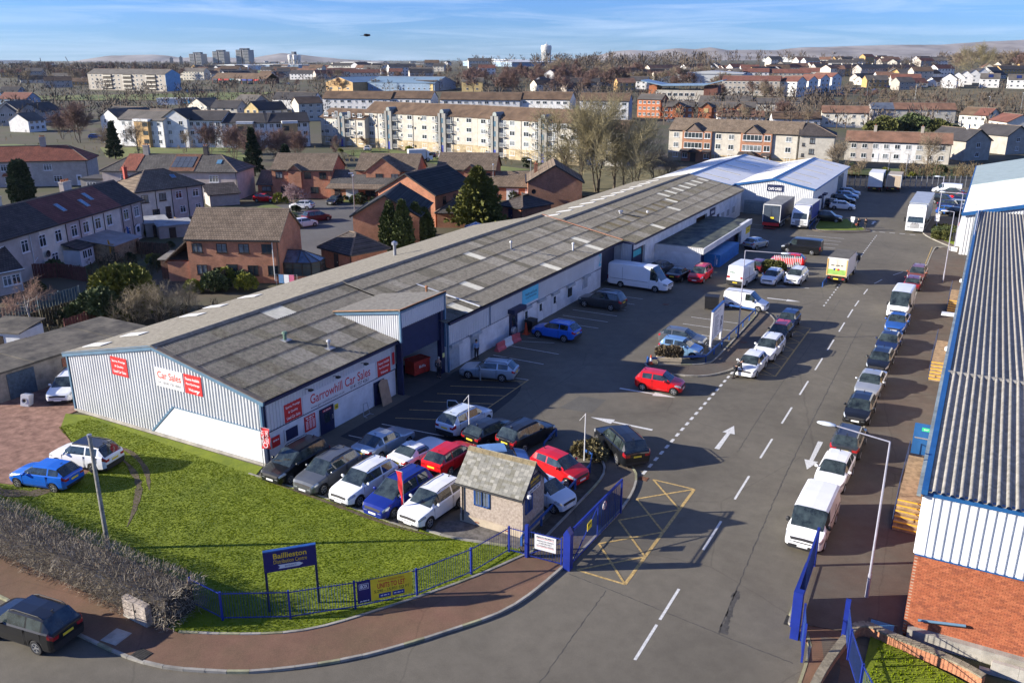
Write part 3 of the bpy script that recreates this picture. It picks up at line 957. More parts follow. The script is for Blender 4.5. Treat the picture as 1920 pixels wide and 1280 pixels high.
sign('red sign reading Finance Available Part Exchange Welcome next to the red number one',(0.06,12.16,2.68),G,1.54,1.2,RED,three(FIN,1.54))
sign('tall red number one at the end of the car sales front',(0.06,13.45-0.6,3.62),G,0.02,0.02,RED,[('1',0,0.0,0.3,0.95,LETRED,0.02)],0.01,'number',name='wall_number').location=(0.09,13.28,2.98)
lst=sign('red price list board between the small window and the blue door',(0.03,4.12,1.32),G,1.02,1.05,RED,[('~ooo oooo oo',0,0.42,0.8,0.1,LETWHITE),('~ooo oooo oo',0,0.28,0.6,0.08,LETWHITE)])
for k in range(7):
 z=0.14-k*0.085
 MB().box(-0.42,-0.008,z,-0.2,-0.002,z+0.035).box(-0.1,-0.008,z,0.12,-0.002,z+0.035).box(0.2,-0.008,z,0.42,-0.002,z+0.035).obj('print_line',LETWHITE,lst)
sign('red header sign at the top of the blue sales office door',(0.085,5.73,1.66),G,0.85,0.16,RED,[('~ooo oooo oo',0,0,0.7,0.08,LETWHITE)],0.02)
sign('small yellow warning sign beside the blue sales office door',(0.03,6.78,1.5),G,0.36,0.36,YEL,[('~ooo oooo oo',0,0,0.24,0.12,LETBLACK)],0.02)
sign('small red sign low on the wall behind the red flag',(0.03,0.95,1.25),G,0.7,0.7,RED,[('~ooo oooo oo',0,0.1,0.5,0.12,LETWHITE)],0.02)
# ---- unit 2: long white block
X2=0.8
u2=thing('long_warehouse','long white clad warehouse block with shuttered doors and pale number two','warehouse')
mb=MB()
corr(mb,(X2,19.6),(X2,32.05),2.2,4.15,0.27,0.05);corr(mb,(X2,35.35),(X2,48.6),2.2,4.15,0.27,0.05)
mb.obj('cladding',CLAD,u2)
mb=MB()
mb.box(X2-0.3,19.46,0,X2-0.03,50.6,4.1);mb.box(X2-0.3,48.6,2.25,X2-0.005,50.6,4.15);mb.box(X2-0.3,32.05,2.25,X2,35.35,4.15)
mb.box(-8,50.62,0,-0.5,50.8,4.0)
mb.obj('wall',WHITE2,u2)
MB().bar((X2+0.2,19.5,EV-0.2),(X2+0.2,56.1,EV-0.2),0.2,0.2).bar((X2+0.02,19.6,2.18),(X2+0.02,50.6,2.18),0.05,0.05).obj('gutter',NAVY,u2)
MB().bar((X2+0.04,19.56,0),(X2+0.04,19.56,4.1),0.2,0.12).bar((X2+0.06,26.2,2.2),(X2+0.06,26.2,4.1),0.1,0.05).obj('corner_trim',TRIM,u2)
def pick2(r,c):
 rn=R.random()
 lights={(0,3):4,(1,8):4,(0,19):4,(3,15):4,(0,29):4,(1,30):4,(3,3):2,(1,1):1}
 if(r,c)in lights:
  return lights[(r,c)]
 if r in(1,2)and 14<=c<=27:
  return 2 if rn<0.45 else(3 if rn<0.62 else 0)
 if r==0 and c>20:
  return 2 if rn<0.5 else 0
 return 3 if rn<0.10 else(1 if rn<0.2 else(2 if rn<0.27 else 0))
roof_front(u2,X2+0.35,EV,-9.2,RDG+0.05,18.9,35,pick2)
back_slope(u2,-9.2,RDG+0.08,-18.9,EV-0.02,19.05,55.9)
ridge_cap(u2,-9.2,RDG+0.12,19.0,55.8)
MB().bar((X2+0.4,55.75,EV+0.16),(-9.2,55.75,RDG+0.2),0.16,0.07).obj('party_flashing',mat('terracotta_flashing',(0.40,0.20,0.13),0.8,0.25,3),u2)
MB().bar((X2+0.3,24.1,EV+0.14),(-5.2,23.9,RDG-0.7),0.16,0.06).obj('pale_flashing',WHITE2,u2)
SHUT=mat('grey_shutter',(0.33,0.36,0.38),0.5,0.15,3)
def shutter(parent,y0,y1,z0,z1,x,full=True):
 s=MB().box(x,y0-0.12,z1,x+0.28,y1+0.12,z1+0.26).obj('shutter_box',SHUT,parent)
 if full:
  mb=MB()
  k=int((z1-z0)/0.08)
  for i in range(k):
   z=z0+(z1-z0)*i/k
   mb.prism([(x+0.0,z),(x+0.04,z+0.02),(x+0.04,z+0.05),(x,z+0.078)],y0,y1,'y')
  mb.obj('shutter_curtain',SHUT,s)
 return s
shutter(u2,19.95,21.25,0.05,2.0,X2-0.02);shutter(u2,23.05,24.4,0.05,1.95,X2-0.02)
for y0 in(32.3,35.25,38.3):
 flat_door(u2,y0+0.1,y0+1.15,1.9,X2-0.02,UPVC,(0.28,1.0,1.7));shutter(u2,y0,y0+1.25,0,1.95,X2,False)
wd=MB().box(X2-0.02,41.85,0.75,X2+0.03,43.1,1.9).obj('window',UPVC,u2);MB().box(X2+0.03,41.95,0.85,X2+0.036,43.0,1.8).obj('pane',GLASS,wd);shutter(u2,41.8,43.2,0,1.92,X2,False)
wd=MB().box(X2-0.02,45.7,0.8,X2+0.03,47.0,2.05).obj('window',UPVC,u2);MB().box(X2+0.03,45.8,0.9,X2+0.036,46.9,1.95).obj('pane',SHUT,wd);shutter(u2,45.65,47.05,0,2.05,X2,False)
flat_door(u2,29.7,31.2,2.3,X2-0.02,NAVY,(0.45,1.0,1.9));MB().box(X2,29.4,2.35,X2+0.7,31.7,2.75).obj('door_canopy',NAVY,u2)
MB().box(0.0,50.75,0,0.1,55.9,3.85).obj('loading_door',mat('navy_loading_door',(0.018,0.026,0.06),0.5,0.15,2),u2)
MB().box(-0.2,50.6,3.85,X2,56.0,4.15).box(-0.2,50.58,0,X2-0.02,50.72,3.85).obj('door_surround',NAVY,u2)
sign('cyan Health and Social Care Partnership sign above the white doors',(X2+0.06,33.7,3.25),G,3.2,1.6,CYAN,[('Health and Social',0.1,0.08,2.3,0.26,NAVY,0.012),('Care Partnership',0.1,-0.28,2.2,0.26,NAVY,0.012)])
sign('pale teal number two at the far end of the long warehouse',(X2+0.02,50.1,3.2),G,0.02,0.02,TEAL,[('2',0,0,0.75,1.4,TEAL,0.01)],0.01,'number',name='wall_number')
sign('small yellow notice on the dark jamb of the loading bay',(BX+0.03,19.15,1.55),G,0.3,0.36,mat('pale_yellow_notice',(0.7,0.68,0.25),0.5,0.05,3),[],0.02,'notice')
# ---- unit 3
X3,EV3=2.35,4.15
u3=thing('far_warehouse','far white warehouse block behind the annex with teal glazed entrance','warehouse')
mb=MB()
corr(mb,(X2,56.15),(X3,56.15),0.0,4.0,0.2)
mb.obj('cladding',CLAD,u3)
mb=MB()
mb.box(X3-0.3,60.1,0,X3,80.0,EV3-0.1);mb.box(X3-0.3,85.2,0,X3,103.8,EV3-0.1);mb.box(X3-0.3,56.2,3.3,X3,60.1,EV3-0.1);mb.box(X3-0.3,80,3.2,X3,85.2,EV3-0.1)
mb.prism([(-15.8,0),(X3-0.02,0),(X3-0.02,EV3-0.1),(-6.6,5.95),(-15.8,EV3-0.1)],103.6,103.8,'y')
mb.box(-0.5,80,0,-0.3,85.2,3.3);mb.box(-0.5,56.3,0,X3-0.4,56.5,3.9)
mb.obj('wall',WHITE2,u3)
MB().bar((X3+0.2,56.1,EV3-0.12),(X3+0.2,104,EV3-0.12),0.2,0.2).bar((X2+0.3,56.12,4.12),(X3+0.2,56.12,4.05),0.1,0.25).bar((X3-0.06,56.12,0),(X3-0.06,56.12,4.0),0.2,0.12).obj('gutter',NAVY,u3)
def pick3(r,c):
 rn=R.random()
 if r==2 and c%3==1 and c<27:
  return 5
 if r==3 and c%3==2 and c>=26:
  return 4
 if(r,c)in((0,9),(1,20),(2,24)):
  return 4
 if r==0 and c<12:
  return 2 if rn<0.3 else 1
 if r in(0,1)and 24<c<40:
  return 2 if rn<0.4 else 0
 return 1 if rn<0.1 else(2 if rn<0.16 else 0)
roof_front(u3,X3+0.35,EV3,-6.6,6.05,55.8,46,pick3)
back_slope(u3,-6.6,6.1,-16.2,EV3,55.9,104.1)
ridge_cap(u3,-6.6,6.13,55.9,104.1)
mb=MB()
for k in range(12):
 y=58+k*3.7
 mb.prism([(-10,5.45),(-12.1,5.02),(-12.1,5.06),(-10,5.5)],y,y+1.0,'y')
mb.obj('rooflight',RS[6],u3)
d=MB().box(1.9,56.6,0,2.0,60.0,3.2).obj('glazed_door',NAVY,u3)
for z in(0.25,2.2):
 MB().box(2.0,56.9,z,2.03,59.6,z+0.7).obj('teal_panel',mat('teal_panel',(0.06,0.42,0.45),0.3,0.1,2),d)
d=MB().box(0.4,80.1,0,0.5,85.1,3.2).obj('loading_door',NAVY,u3);MB().box(0.52,80.3,0.9,0.56,81.6,2.9).obj('teal_panel',MATS['teal_panel'],d);MB().box(0.52,83.0,0,0.6,84.6,2.8).obj('brown_door',mat('brown_door',(0.16,0.055,0.03),0.6,0.2,2),d)
flat_door(u3,90.2,91.4,2.2,X3-0.02,NAVY)
for y in(92.4,95.4,98.6):
 wd=MB().box(X3-0.02,y,1.0,X3+0.03,y+1.8,2.2).obj('window',UPVC,u3);MB().box(X3+0.03,y+0.1,1.1,X3+0.036,y+1.7,2.1).obj('pane',SHUT,wd)
sign('navy sign with white letters on the far warehouse front',(X3+0.05,87.7,3.0),G,2.6,1.1,NAVY,[('~ooo oooo oo',0,0,1.5,0.4,LETWHITE)])
def vent(x,y,h,m,label,cowl=True,r=0.09):
 k=(RDG-EV)/9.55
 z=EV+(0.38-x)*k+0.05
 t=thing('roof_vent',label,'vent',(x,y,z))
 MB().tube((0,0,-0.1),(0,0,h),r,r,8).obj('pipe',m,t)
 MB().box(-0.35,-0.3,-0.02,0.35,0.3,0.05).obj('flashing',STEEL,t)
 if cowl:
  MB().tube((0,0,h),(0,0,h+0.14),r*1.8,r*1.2,8).obj('cowl',m,t)
vent(-3.2,22.6,0.75,mat('rusty_pipe',(0.30,0.13,0.06),0.8,0.3,5),'rusty pipe on the roof behind the loading bay')
vent(-5.0,40.5,0.8,STEEL,'pale pipe standing in the middle of the long grey roof')
vent(-0.8,46.5,0.85,WHITE,'white pipe near the eaves of the long warehouse')
vent(-3.4,66.3,0.6,STEEL,'grey cowl on the roof of the far warehouse',True,0.2)
vent(-1.4,70.6,0.5,WHITE,'short white pipe near the far warehouse eaves')
vent(-4.6,7.2,0.5,mat('green_vent',(0.12,0.2,0.14),0.6,0.2,4),'small green vent on the car sales shed roof',True,0.12)
vent(-1.9,8.6,0.5,STEEL,'small grey vent on the car sales shed roof near the eaves')
p=at(664,492,5.0)
t=thing('roof_vent','steel flue at the back edge of the long roof near the gabled brick house','vent',(-14.5,33.5,5.2))
MB().tube((0,0,-0.1),(0,0,1.1),0.16,0.16,10).obj('pipe',STEEL,t);MB().lathe([(0.16,1.1),(0.3,1.15),(0.3,1.4),(0.05,1.55)],n=10).obj('cowl',SILV,t)
# ---- flat-roofed annex in front of unit 3
an=thing('flat_annex','low flat roofed white annex with navy front and dark felt roof','annex')
mb=MB();mb.box(2.36,63.4,0,8.1,63.6,2.0);mb.box(8.0,81.2,0,8.4,86.0,2.7);mb.box(2.4,85.8,0,8.3,86.0,2.5)
mb.obj('wall',WHITE2,an)
mb=MB();corr(mb,(2.4,63.35),(8.5,63.35),2.02,2.72,0.22);mb.box(8.4,63.4,2.05,8.55,86.1,2.75)
mb.obj('fascia',CLAD,an)
MB().box(2.4,63.5,2.6,8.42,86.0,2.68).obj('felt_roof',mat('mossy_felt_roof',(0.035,0.042,0.045),0.7,0.5,0.6,0.3,8,col2=(0.115,0.125,0.085),pos=(0.4,0.62)),an)
MB().box(2.45,63.55,2.681,8.3,63.75,2.74).obj('roof_kerb',CONC,an)
MB().box(7.4,63.6,0,7.6,81.3,2.1).obj('front_panel',NAVY,an)
for y in(64.4,68.4,72.4,76.8):
 MB().box(7.6,y,0.05,7.68,y+3.4,1.95).obj('door',mat('navy_door',(0.014,0.024,0.09),0.45,0.15,2),an)
sign('yellow square sign at the far end of the navy annex front',(8.45,84.6,1.75),G,2.2,1.5,YEL,[('~ooo oooo oo',0,0.2,1.3,0.3,LETBLACK),('~ooo oooo oo',0,-0.3,1.3,0.2,LETBLACK)])
# ---- shipping container
ct=thing('shipping_container','bright blue corrugated shipping container beside the annex','container',(7.6,66.4,0))
CB=mat('container_blue',(0.02,0.16,0.46),0.5,0.15,1.5)
mb=MB()
corr(mb,(0.03,0.03),(2.0,0.03),0.08,1.42,0.2,0.03);corr(mb,(2.02,0.03),(2.02,8.9),0.08,1.42,0.25,0.03);corr(mb,(0.03,8.9),(0.03,0.03),0.08,1.42,0.25,0.03)
mb.obj('panel',CB,ct)
mb=MB().box(0.02,0.02,1.42,2.03,8.9,1.47)
mb.obj('roof',mat('container_blue_faded',(0.10,0.26,0.46),0.6,0.15,1),ct)
mb=MB()
for x in(0,2.06):
 mb.bar((x,-0.02,0),(x,-0.02,1.5),0.09,0.09);mb.bar((x,0,1.46),(x,8.9,1.46),0.08,0.08);mb.bar((x,0,0.05),(x,8.9,0.05),0.08,0.1)
mb.bar((0,-0.02,1.46),(2.06,-0.02,1.46),0.08,0.08);mb.bar((0,-0.02,0.05),(2.06,-0.02,0.05),0.08,0.1)
mb.obj('frame',CB,ct)
for x in(0.5,1.0,1.5):
 MB().tube((x,-0.06,0.1),(x,-0.06,1.4),0.016,0.016,6).obj('lock_rod',SILV if x==1.5 else CB,ct)
text('~ooo oooo oo',0.12,0.9,LETWHITE,ct,(1.72,-0.05,0.7))
# ---- white-roofed sheds at the far end
WROOF=mat('white_metal_roof',(0.80,0.785,0.73),0.5,0.07,0.4)
STRIP=mat('yellowed_rooflight',(0.45,0.40,0.25),0.6,0.15,1)
def wshed(label,x0,x1,y0,y1,ev,rz_,signs=()):
 t=thing('white_roofed_shed',label,'warehouse')
 xm=(x0+x1)/2
 mb=MB();L=x1-x0
 corr(mb,(x0,y0),(x1,y0),0.0,lambda u:ev+(rz_-ev)*(1-abs(u-L/2)/(L/2))-0.1,0.28,0.04)
 mb.obj('cladding',CLAD,t)
 mb=MB();mb.prism([(x0,0),(x1,0),(x1,ev-0.1),(xm,rz_-0.15),(x0,ev-0.1)],y0+0.05,y1,'y');mb.obj('wall',WHITE,t)
 for a,b,nm in((x0-0.2,xm,'roof_slope'),(xm,x1+0.25,'roof_slope')):
  mb=MB()
  za,zb=(ev,rz_)if b==xm else(rz_,ev)
  mb.prism([(a,za),(b,zb),(b,zb+0.1),(a,za+0.1)],y0-0.15,y1+0.1,'y')
  r=mb.obj(nm,WROOF,t)
  for k in range(5):
   y=y0+(y1-y0)*(k+0.6)/5.2
   f0,f1=(0.15,0.8)if b==xm else(0.12,0.78)
   xa,xb=a+(b-a)*f0,a+(b-a)*f1
   q0,q1=za+(zb-za)*f0,za+(zb-za)*f1
   MB().prism([(xa,q0+0.1),(xb,q1+0.1),(xb,q1+0.125),(xa,q0+0.125)],y,y+0.35,'y').obj('rooflight',STRIP,r)
 mb=MB()
 mb.bar((x0-0.2,y0-0.2,ev),(xm,y0-0.2,rz_),0.1,0.34);mb.bar((xm,y0-0.2,rz_),(x1+0.25,y0-0.2,ev),0.1,0.34)
 mb.bar((xm,y0-0.2,rz_+0.12),(xm,y1,rz_+0.12),0.5,0.08);mb.bar((x1+0.3,y0,ev),(x1+0.3,y1,ev),0.16,0.2)
 mb.obj('blue_trim',TRIMBLUE,t)
 return t
cs=wshed('white roofed shed with blue trim and ribbed white front facing the yard',0.3,12.9,107,142,4.45,5.75)
sign('navy CAPS CASES sign on the white roofed shed',(6.9,106.85,4.35),0,2.5,1.05,NAVY,[('CAPS CASES',0,-0.12,2.1,0.42,LETWHITE,0.02)])
for y in(112,115.5):
 flat_door(cs,y,y+1.6,2.5,12.9,NAVY);MB().box(12.9,y-0.2,2.5,13.5,y+1.8,2.75).obj('door_canopy',NAVY,cs)
MB().box(12.9,131,0,12.96,137,3.9).obj('loading_door',mat('slate_loading_door',(0.05,0.09,0.13),0.5,0.1,1),cs)
wshed('broad white roofed shed with blue ridge behind the grey warehouse roofs',-13.4,0.1,105,141,4.5,5.8)
# ---- right-hand long shed: brick base, white cladding, big corrugated roof
XR,YR=36.35,1.3
rs_=thing('corrugated_shed','long shed on the right with brick base, white cladding and corrugated cement roof','warehouse')
BV,CV=4.05,7.02
LBW=mat('brick_mortar',(0.36,0.26,0.19),0.95,0.15,6)
mb=MB();mb.box(XR+0.02,YR+0.02,-0.1,XR+24,YR+0.3,BV);mb.box(XR+0.02,YR+0.3,-0.1,XR+0.3,84,BV)
bw_=mb.obj('brick_wall',LBW,rs_)
BRC=[mat('brick_face_%s'%n,c,0.88,0.2,4)for n,c in(('red',(0.34,0.10,0.045)),('orange',(0.38,0.12,0.055)),('dark',(0.27,0.08,0.04)))]
BM=MB().box(0.005,-0.012,0.005,0.22,0.03,0.07).mesh('brick',BRC[0])
rest=MB()
nb=0
for r in range(int(BV/0.075)):
 z=r*0.075
 off=0.1125 if r%2 else 0.0
 for c in range(-1,34):
  x=XR+0.02+c*0.225+off
  if x<XR:
   continue
  if 2.2<z<3.7 and c<15 and nb<300 and(r*7+c*3)%1==0:
   o=put('brick',BM,bw_,(x,YR,z+R.uniform(-0.002,0.002)))
   q=R.random()
   if q<0.5:
    paint(o,0,BRC[1]if q<0.32 else BRC[2])
   nb+=1
  else:
   rest.box(x+0.005,YR-0.012,z+0.005,x+0.22,YR+0.03,z+0.07,R.choice((0,0,1,1,2)))
for r in range(0,int(BV/0.075)):
 z=r*0.075
 for c in range(0,60):
  y=YR+c*0.225+(0.1125 if r%2 else 0)
  rest.box(XR+0.0,y+0.005,z+0.005,XR+0.03,y+0.22,z+0.07,R.choice((0,0,1,2)))
rest.obj('bricks',BRC,bw_,kind='stuff')
mb=MB()
corr(mb,(XR+0.35,YR),(XR+24,YR),BV+0.02,CV-0.1,0.333,0.05)
mb.box(XR-0.02,YR-0.03,BV+0.02,XR+0.36,YR+0.05,CV-0.1)
corr(mb,(XR-0.02,84),(XR-0.02,YR),BV+0.02,CV-0.3,0.333,0.05)
mb.obj('cladding',mat('white_ribbed_sheet',(0.60,0.62,0.66),0.45,0.06,0.6),rs_)
MB().bar((XR-0.1,YR-0.08,CV),(XR+24,YR-0.08,CV),0.16,0.26).bar((XR,YR-0.04,BV+0.0),(XR+24,YR-0.04,BV),0.06,0.05).obj('eaves_trim',TRIMBLUE,rs_)
mb=MB()
BIG=[cement('big_rib_cement',(0.24,0.225,0.19),(0.33,0.31,0.27)),cement('big_rib_pale',(0.28,0.265,0.23),(0.37,0.345,0.30)),mat('big_rib_yellow',(0.44,0.37,0.14),0.7,0.2,2)]
RW=0.333*3
SHB={}
def big_sheet(l):
 if l not in SHB:
  mb=MB()
  for i in range(3):
   for u,z in((0,0),(0.12,0.0),(0.155,0.085),(0.215,0.115),(0.275,0.085),(0.333,0.0)):
    if u==0 and i:
     continue
    mb.v+=[(i*0.333+u,0,z),(i*0.333+u,l,z)]
  for i in range(len(mb.v)//2-1):
   mb.f.append((2*i,2*i+2,2*i+3,2*i+1));mb.m.append(0)
  SHB[l]=mb.mesh('roof_sheet',BIG[0],True,60)
 return SHB[l]
prof=[(1.0,7.12),(14.6,7.95),(21.0,7.68),(32,7.3),(44,7.0),(58,6.75),(72,6.5),(84.3,6.3)]
k=0
for i in range(len(prof)-1):
 (ya,za),(yb,zb)=prof[i],prof[i+1]
 L=math.hypot(yb-ya,zb-za)+0.22
 a=math.atan2(zb-za,yb-ya)
 if i==1:
  ya-=0.0
 for c in range(14 if i<3 else 10):
  o=put('roof_sheet',big_sheet(round(L,3)),rs_,(XR+0.12+c*RW,ya,za+(0.0 if i%2 else 0.012)))
  o.rotation_euler=(a,0,0)
  q=R.random()
  if(i,c)in((1,5),(2,5),(0,6),(3,6),(4,6)):
   paint(o,0,BIG[2])if i else None
  elif q<0.35:
   paint(o,0,BIG[1])
mb=MB();mb.prism([(14.3,7.98),(14.6,8.06),(14.9,8.0),(14.6,7.9)],XR,XR+15,'x');mb.obj('ridge_cap',BIG[0],rs_)
mb=MB()
for(ya,za),(yb,zb)in zip(prof,prof[1:]):
 mb.bar((XR-0.02,ya,za-0.02),(XR-0.02,yb,zb-0.02),0.24,0.22)
mb.obj('verge_trim',TRIMBLUE,rs_)
mb=MB()
for(ya,za),(yb,zb)in zip(prof,prof[1:]):
 mb.bar((XR-0.22,ya,za-0.2),(XR-0.22,yb,zb-0.2),0.16,0.1)
mb.obj('verge_gutter',mat('weathered_steel_blue',(0.22,0.26,0.27),0.7,0.35,1.2),rs_)
MB().tube((36.9,YR-0.15,1.0),(38.7,YR-0.15,1.35),0.06).obj('handrail',TRIM,rs_)
MB().box(XR+0.2,YR-0.35,-0.1,XR+24,YR-0.02,0.55).obj('plinth',CONC,rs_)
for y in(21.2,46):
 d=MB().box(XR-0.1,y-1.4,0.6,XR-0.02,y,2.6).obj('door',TRIMBLUE,rs_)
def steps(x0,x1,y0,n,label,landing):
 """timber-edged steps climbing away from the camera beside the shed"""
 t=thing('yellow_steps',label,'steps',(x0,y0,0.12))
 w=x1-x0
 for k in range(n):
  o=MB().box(0,k*0.32,0,w,(k+1)*0.32,0.17*(k+1)).obj('step',TIMB,t)
  MB().box(-0.01,k*0.32-0.012,0.17*(k+1)-0.05,w+0.01,k*0.32+0.06,0.17*(k+1)+0.008).obj('nosing',mat('yellow_nosing',(0.62,0.38,0.04),0.6,0.2,3),o)
 MB().box(0,n*0.32,0,w,n*0.32+landing,0.17*n).obj('landing',TIMB,t)
 mb=MB()
 h=0.17*n
 mb.path([(-0.03,0.0,0),(-0.03,0.0,0.95),(-0.03,n*0.32,h+0.95),(-0.03,n*0.32+landing,h+0.95),(-0.03,n*0.32+landing,0)],0.028,6)
 mb.path([(-0.03,n*0.32,h+0.95),(-0.03,n*0.32,0)],0.028,6)
 mb.obj('handrail',mat('dark_blue_rail',(0.03,0.045,0.10),0.5,0.2,2),t)
 return t
steps(35.0,36.2,10.4,6,'yellow edged steps below the blue exit door on the shed side',6.0)
steps(34.95,36.15,36.0,6,'yellow edged steps halfway along the corrugated shed',6.0)
steps(35.1,36.2,57.0,6,'yellow edged steps at the far end of the corrugated shed',4.5)
ex=thing('exit_door','blue fire exit door standing open with a green sign on the shed side','door',(35.05,18.7,1.14),0)
MB().box(0,0,0,1.2,0.06,2.0).obj('door_leaf',TRIMBLUE,ex);MB().box(0.08,-0.05,1.05,1.2,-0.01,1.12).obj('push_bar',SILV,ex)
MB().box(0.42,-0.02,1.55,0.9,-0.004,1.78).obj('exit_sign',mat('exit_green',(0.02,0.45,0.20),0.5,0.05,2),ex);text('EXIT',0.26,0.1,LETWHITE,ex,(0.66,-0.024,1.66))
fl=thing('wall_floodlight','white square floodlight projecting from the corrugated shed eaves','light',(35.6,34.6,5.9));MB().box(-0.45,-0.35,0,0.45,0.35,0.12).obj('lamp_head',SIGNWHITE,fl);MB().bar((0.4,0,-0.05),(0.75,0,-0.25),0.06,0.06).obj('bracket',STEEL,fl)
for(a,b)in((27.6,'left of the second steps'),(49,'beyond the second steps')):
 cm=thing('wall_lamp','small white lamp on the shed wall %s'%b,'light',(36.05,a,5.2));MB().lathe([(0.05,0),(0.2,0.05),(0.22,0.25),(0.1,0.35)],n=10).obj('globe',SIGNWHITE,cm);MB().bar((0,0,0.2),(0.3,0,0.3),0.05,0.05).obj('bracket',STEEL,cm)
mb=MB()
ws=thing('white_roofed_shed','white roofed shed with blue verge beyond the corrugated roof on the right','warehouse')
corr(mb,(34.9,88),(70,88),0.0,lambda u:5.25+u*0.232,0.33,0.05);corr(mb,(34.9,140),(34.9,88),0.0,5.2,0.33,0.05);mb.obj('cladding',CLAD,ws)
MB().prism([(34.6,5.3),(75,14.7),(75,14.9),(34.6,5.5)],87.8,116,'y').obj('roof_slope',WROOF,ws)
MB().prism([(34.6,5.45),(75,14.85),(75,15.0),(34.6,5.6)],116,145,'y').obj('roof_slope',mat('grey_green_roof',(0.27,0.33,0.33),0.6,0.1,0.8),ws)
MB().bar((34.5,87.7,5.3),(75,87.7,14.7),0.14,0.45).bar((34.5,87.8,5.35),(34.5,145,5.4),0.2,0.25).obj('blue_trim',TRIMBLUE,ws)
for k in range(7):
 y=91+k*3.4
 MB().prism([(42,7.225),(75,14.9),(75,14.93),(42,7.255)],y,y+0.3,'y').obj('rooflight',STRIP,ws)
for k in range(4):
 y=124+k*4.5
 MB().prism([(43,7.59),(70,13.86),(70,13.9),(43,7.62)],y,y+0.25,'y').obj('rooflight',STRIP,ws)
en=MB().box(34.2,93.4,0,34.86,104,2.6).obj('entrance_block',WHITE,ws)
MB().box(34.1,96,0.4,34.19,97.6,2.2).obj('door',TRIMBLUE,en);MB().box(34.1,98.4,0.2,34.19,99.8,2.3).obj('red_door',RED,en)
# ------------------------------------------------------------------ vehicles
PAINT0=mat('car_paint',(0.5,0.5,0.5),0.3,0,coat=1.0)
CGLASS=mat('car_glass',(0.026,0.036,0.036),0.04,0.7,1.6,spec=0.9)
HEADL=mat('headlamp_glass',(0.42,0.45,0.48),0.12,0.25,14,spec=0.9,metal=0.3)
TAILL=mat('tail_lamp_red',(0.32,0.012,0.015),0.15,0.2,10,spec=0.8)
PLW=mat('plate_white',(0.72,0.72,0.70),0.5,0.0)
PLY=mat('plate_yellow',(0.75,0.55,0.04),0.5,0.0)
LINEM=mat('panel_gap',(0.01,0.01,0.01),0.8,0.0)
PC={}
def cpaint(n,c,metal=0.0,rough=0.28):
 if n not in PC:
  PC[n]=mat('car_paint_'+n,c,rough,0.04,0.8,metal=metal,spec=0.25,coat=0.7)
 return PC[n]
def CP(n):
 return{'black':cpaint('black',(0.008,0.009,0.011)),'white':cpaint('white',(0.74,0.75,0.76)),'red':cpaint('red',(0.55,0.008,0.012)),
 'silver':cpaint('silver',(0.42,0.44,0.46),0.5),'grey':cpaint('grey',(0.13,0.14,0.15),0.4),'darkgrey':cpaint('dark_grey',(0.045,0.05,0.058),0.3),
 'blue':cpaint('bright_blue',(0.012,0.12,0.55)),'deepblue':cpaint('deep_blue',(0.008,0.022,0.20)),'navy':cpaint('navy',(0.01,0.018,0.06)),
 'midblue':cpaint('mid_blue',(0.02,0.08,0.30)),'sky':cpaint('light_blue',(0.20,0.36,0.58),0.4),'icy':cpaint('ice_silver',(0.40,0.48,0.56),0.5),
 'orange':cpaint('copper',(0.28,0.075,0.03),0.3),'paleblue':cpaint('pale_blue',(0.55,0.62,0.70)),'maroon':cpaint('maroon',(0.12,0.012,0.02))}[n]
TYPES={
'city':dict(L=3.62,W=1.68,H=1.48,wb=2.42,r=0.30,hood=0.97,b=(0.96,1.05),ws=0.85,rf=1.55,rr=0.42,rw=0.10,deck=1.0),
'hatch':dict(L=4.1,W=1.76,H=1.47,wb=2.55,r=0.31,hood=0.96,b=(0.95,1.06),ws=1.0,rf=1.85,rr=0.62,rw=0.12,deck=1.02),
'estate':dict(L=4.6,W=1.82,H=1.48,wb=2.78,r=0.33,hood=0.93,b=(0.93,1.04),ws=1.35,rf=2.15,rr=0.55,rw=0.12,deck=1.0,rails=1),
'saloon':dict(L=4.6,W=1.80,H=1.45,wb=2.72,r=0.32,hood=0.92,b=(0.93,1.03),ws=1.32,rf=2.1,rr=1.35,rw=0.62,deck=1.02),
'suv':dict(L=4.4,W=1.84,H=1.66,wb=2.64,r=0.35,hood=1.06,b=(1.05,1.18),ws=1.08,rf=1.85,rr=0.55,rw=0.10,deck=1.12,rails=1,clad=1),
'bigsuv':dict(L=4.85,W=1.95,H=1.77,wb=2.95,r=0.38,hood=1.10,b=(1.09,1.22),ws=1.3,rf=2.05,rr=0.50,rw=0.10,deck=1.15,rails=1),
'mpv':dict(L=4.5,W=1.83,H=1.67,wb=2.75,r=0.33,hood=1.02,b=(1.01,1.11),ws=0.92,rf=1.95,rr=0.45,rw=0.10,deck=1.05,rails=1),
'coupe':dict(L=4.25,W=1.80,H=1.30,wb=2.5,r=0.33,hood=0.88,b=(0.87,0.98),ws=1.75,rf=2.3,rr=1.15,rw=0.62,deck=0.93),
'smallvan':dict(L=4.3,W=1.83,H=1.82,wb=2.7,r=0.32,hood=1.05,b=(1.03,1.14),ws=0.85,rf=1.65,rr=0.14,rw=0.06,deck=1.1,van=1,rails=1),
'van':dict(L=5.0,W=1.95,H=1.97,wb=3.1,r=0.34,hood=1.15,b=(1.13,1.24),ws=0.72,rf=1.55,rr=0.14,rw=0.06,deck=1.2,van=1,clad=1),
'bigvan':dict(L=5.6,W=2.0,H=2.5,wb=3.5,r=0.35,hood=1.25,b=(1.23,1.31),ws=0.75,rf=1.75,rr=0.12,rw=0.06,deck=1.3,van=1,clad=1),
'longvan':dict(L=7.1,W=2.02,H=2.7,wb=4.1,r=0.36,hood=1.3,b=(1.28,1.36),ws=0.8,rf=1.85,rr=0.14,rw=0.06,deck=1.3,van=1,clad=1),
}
WH={}
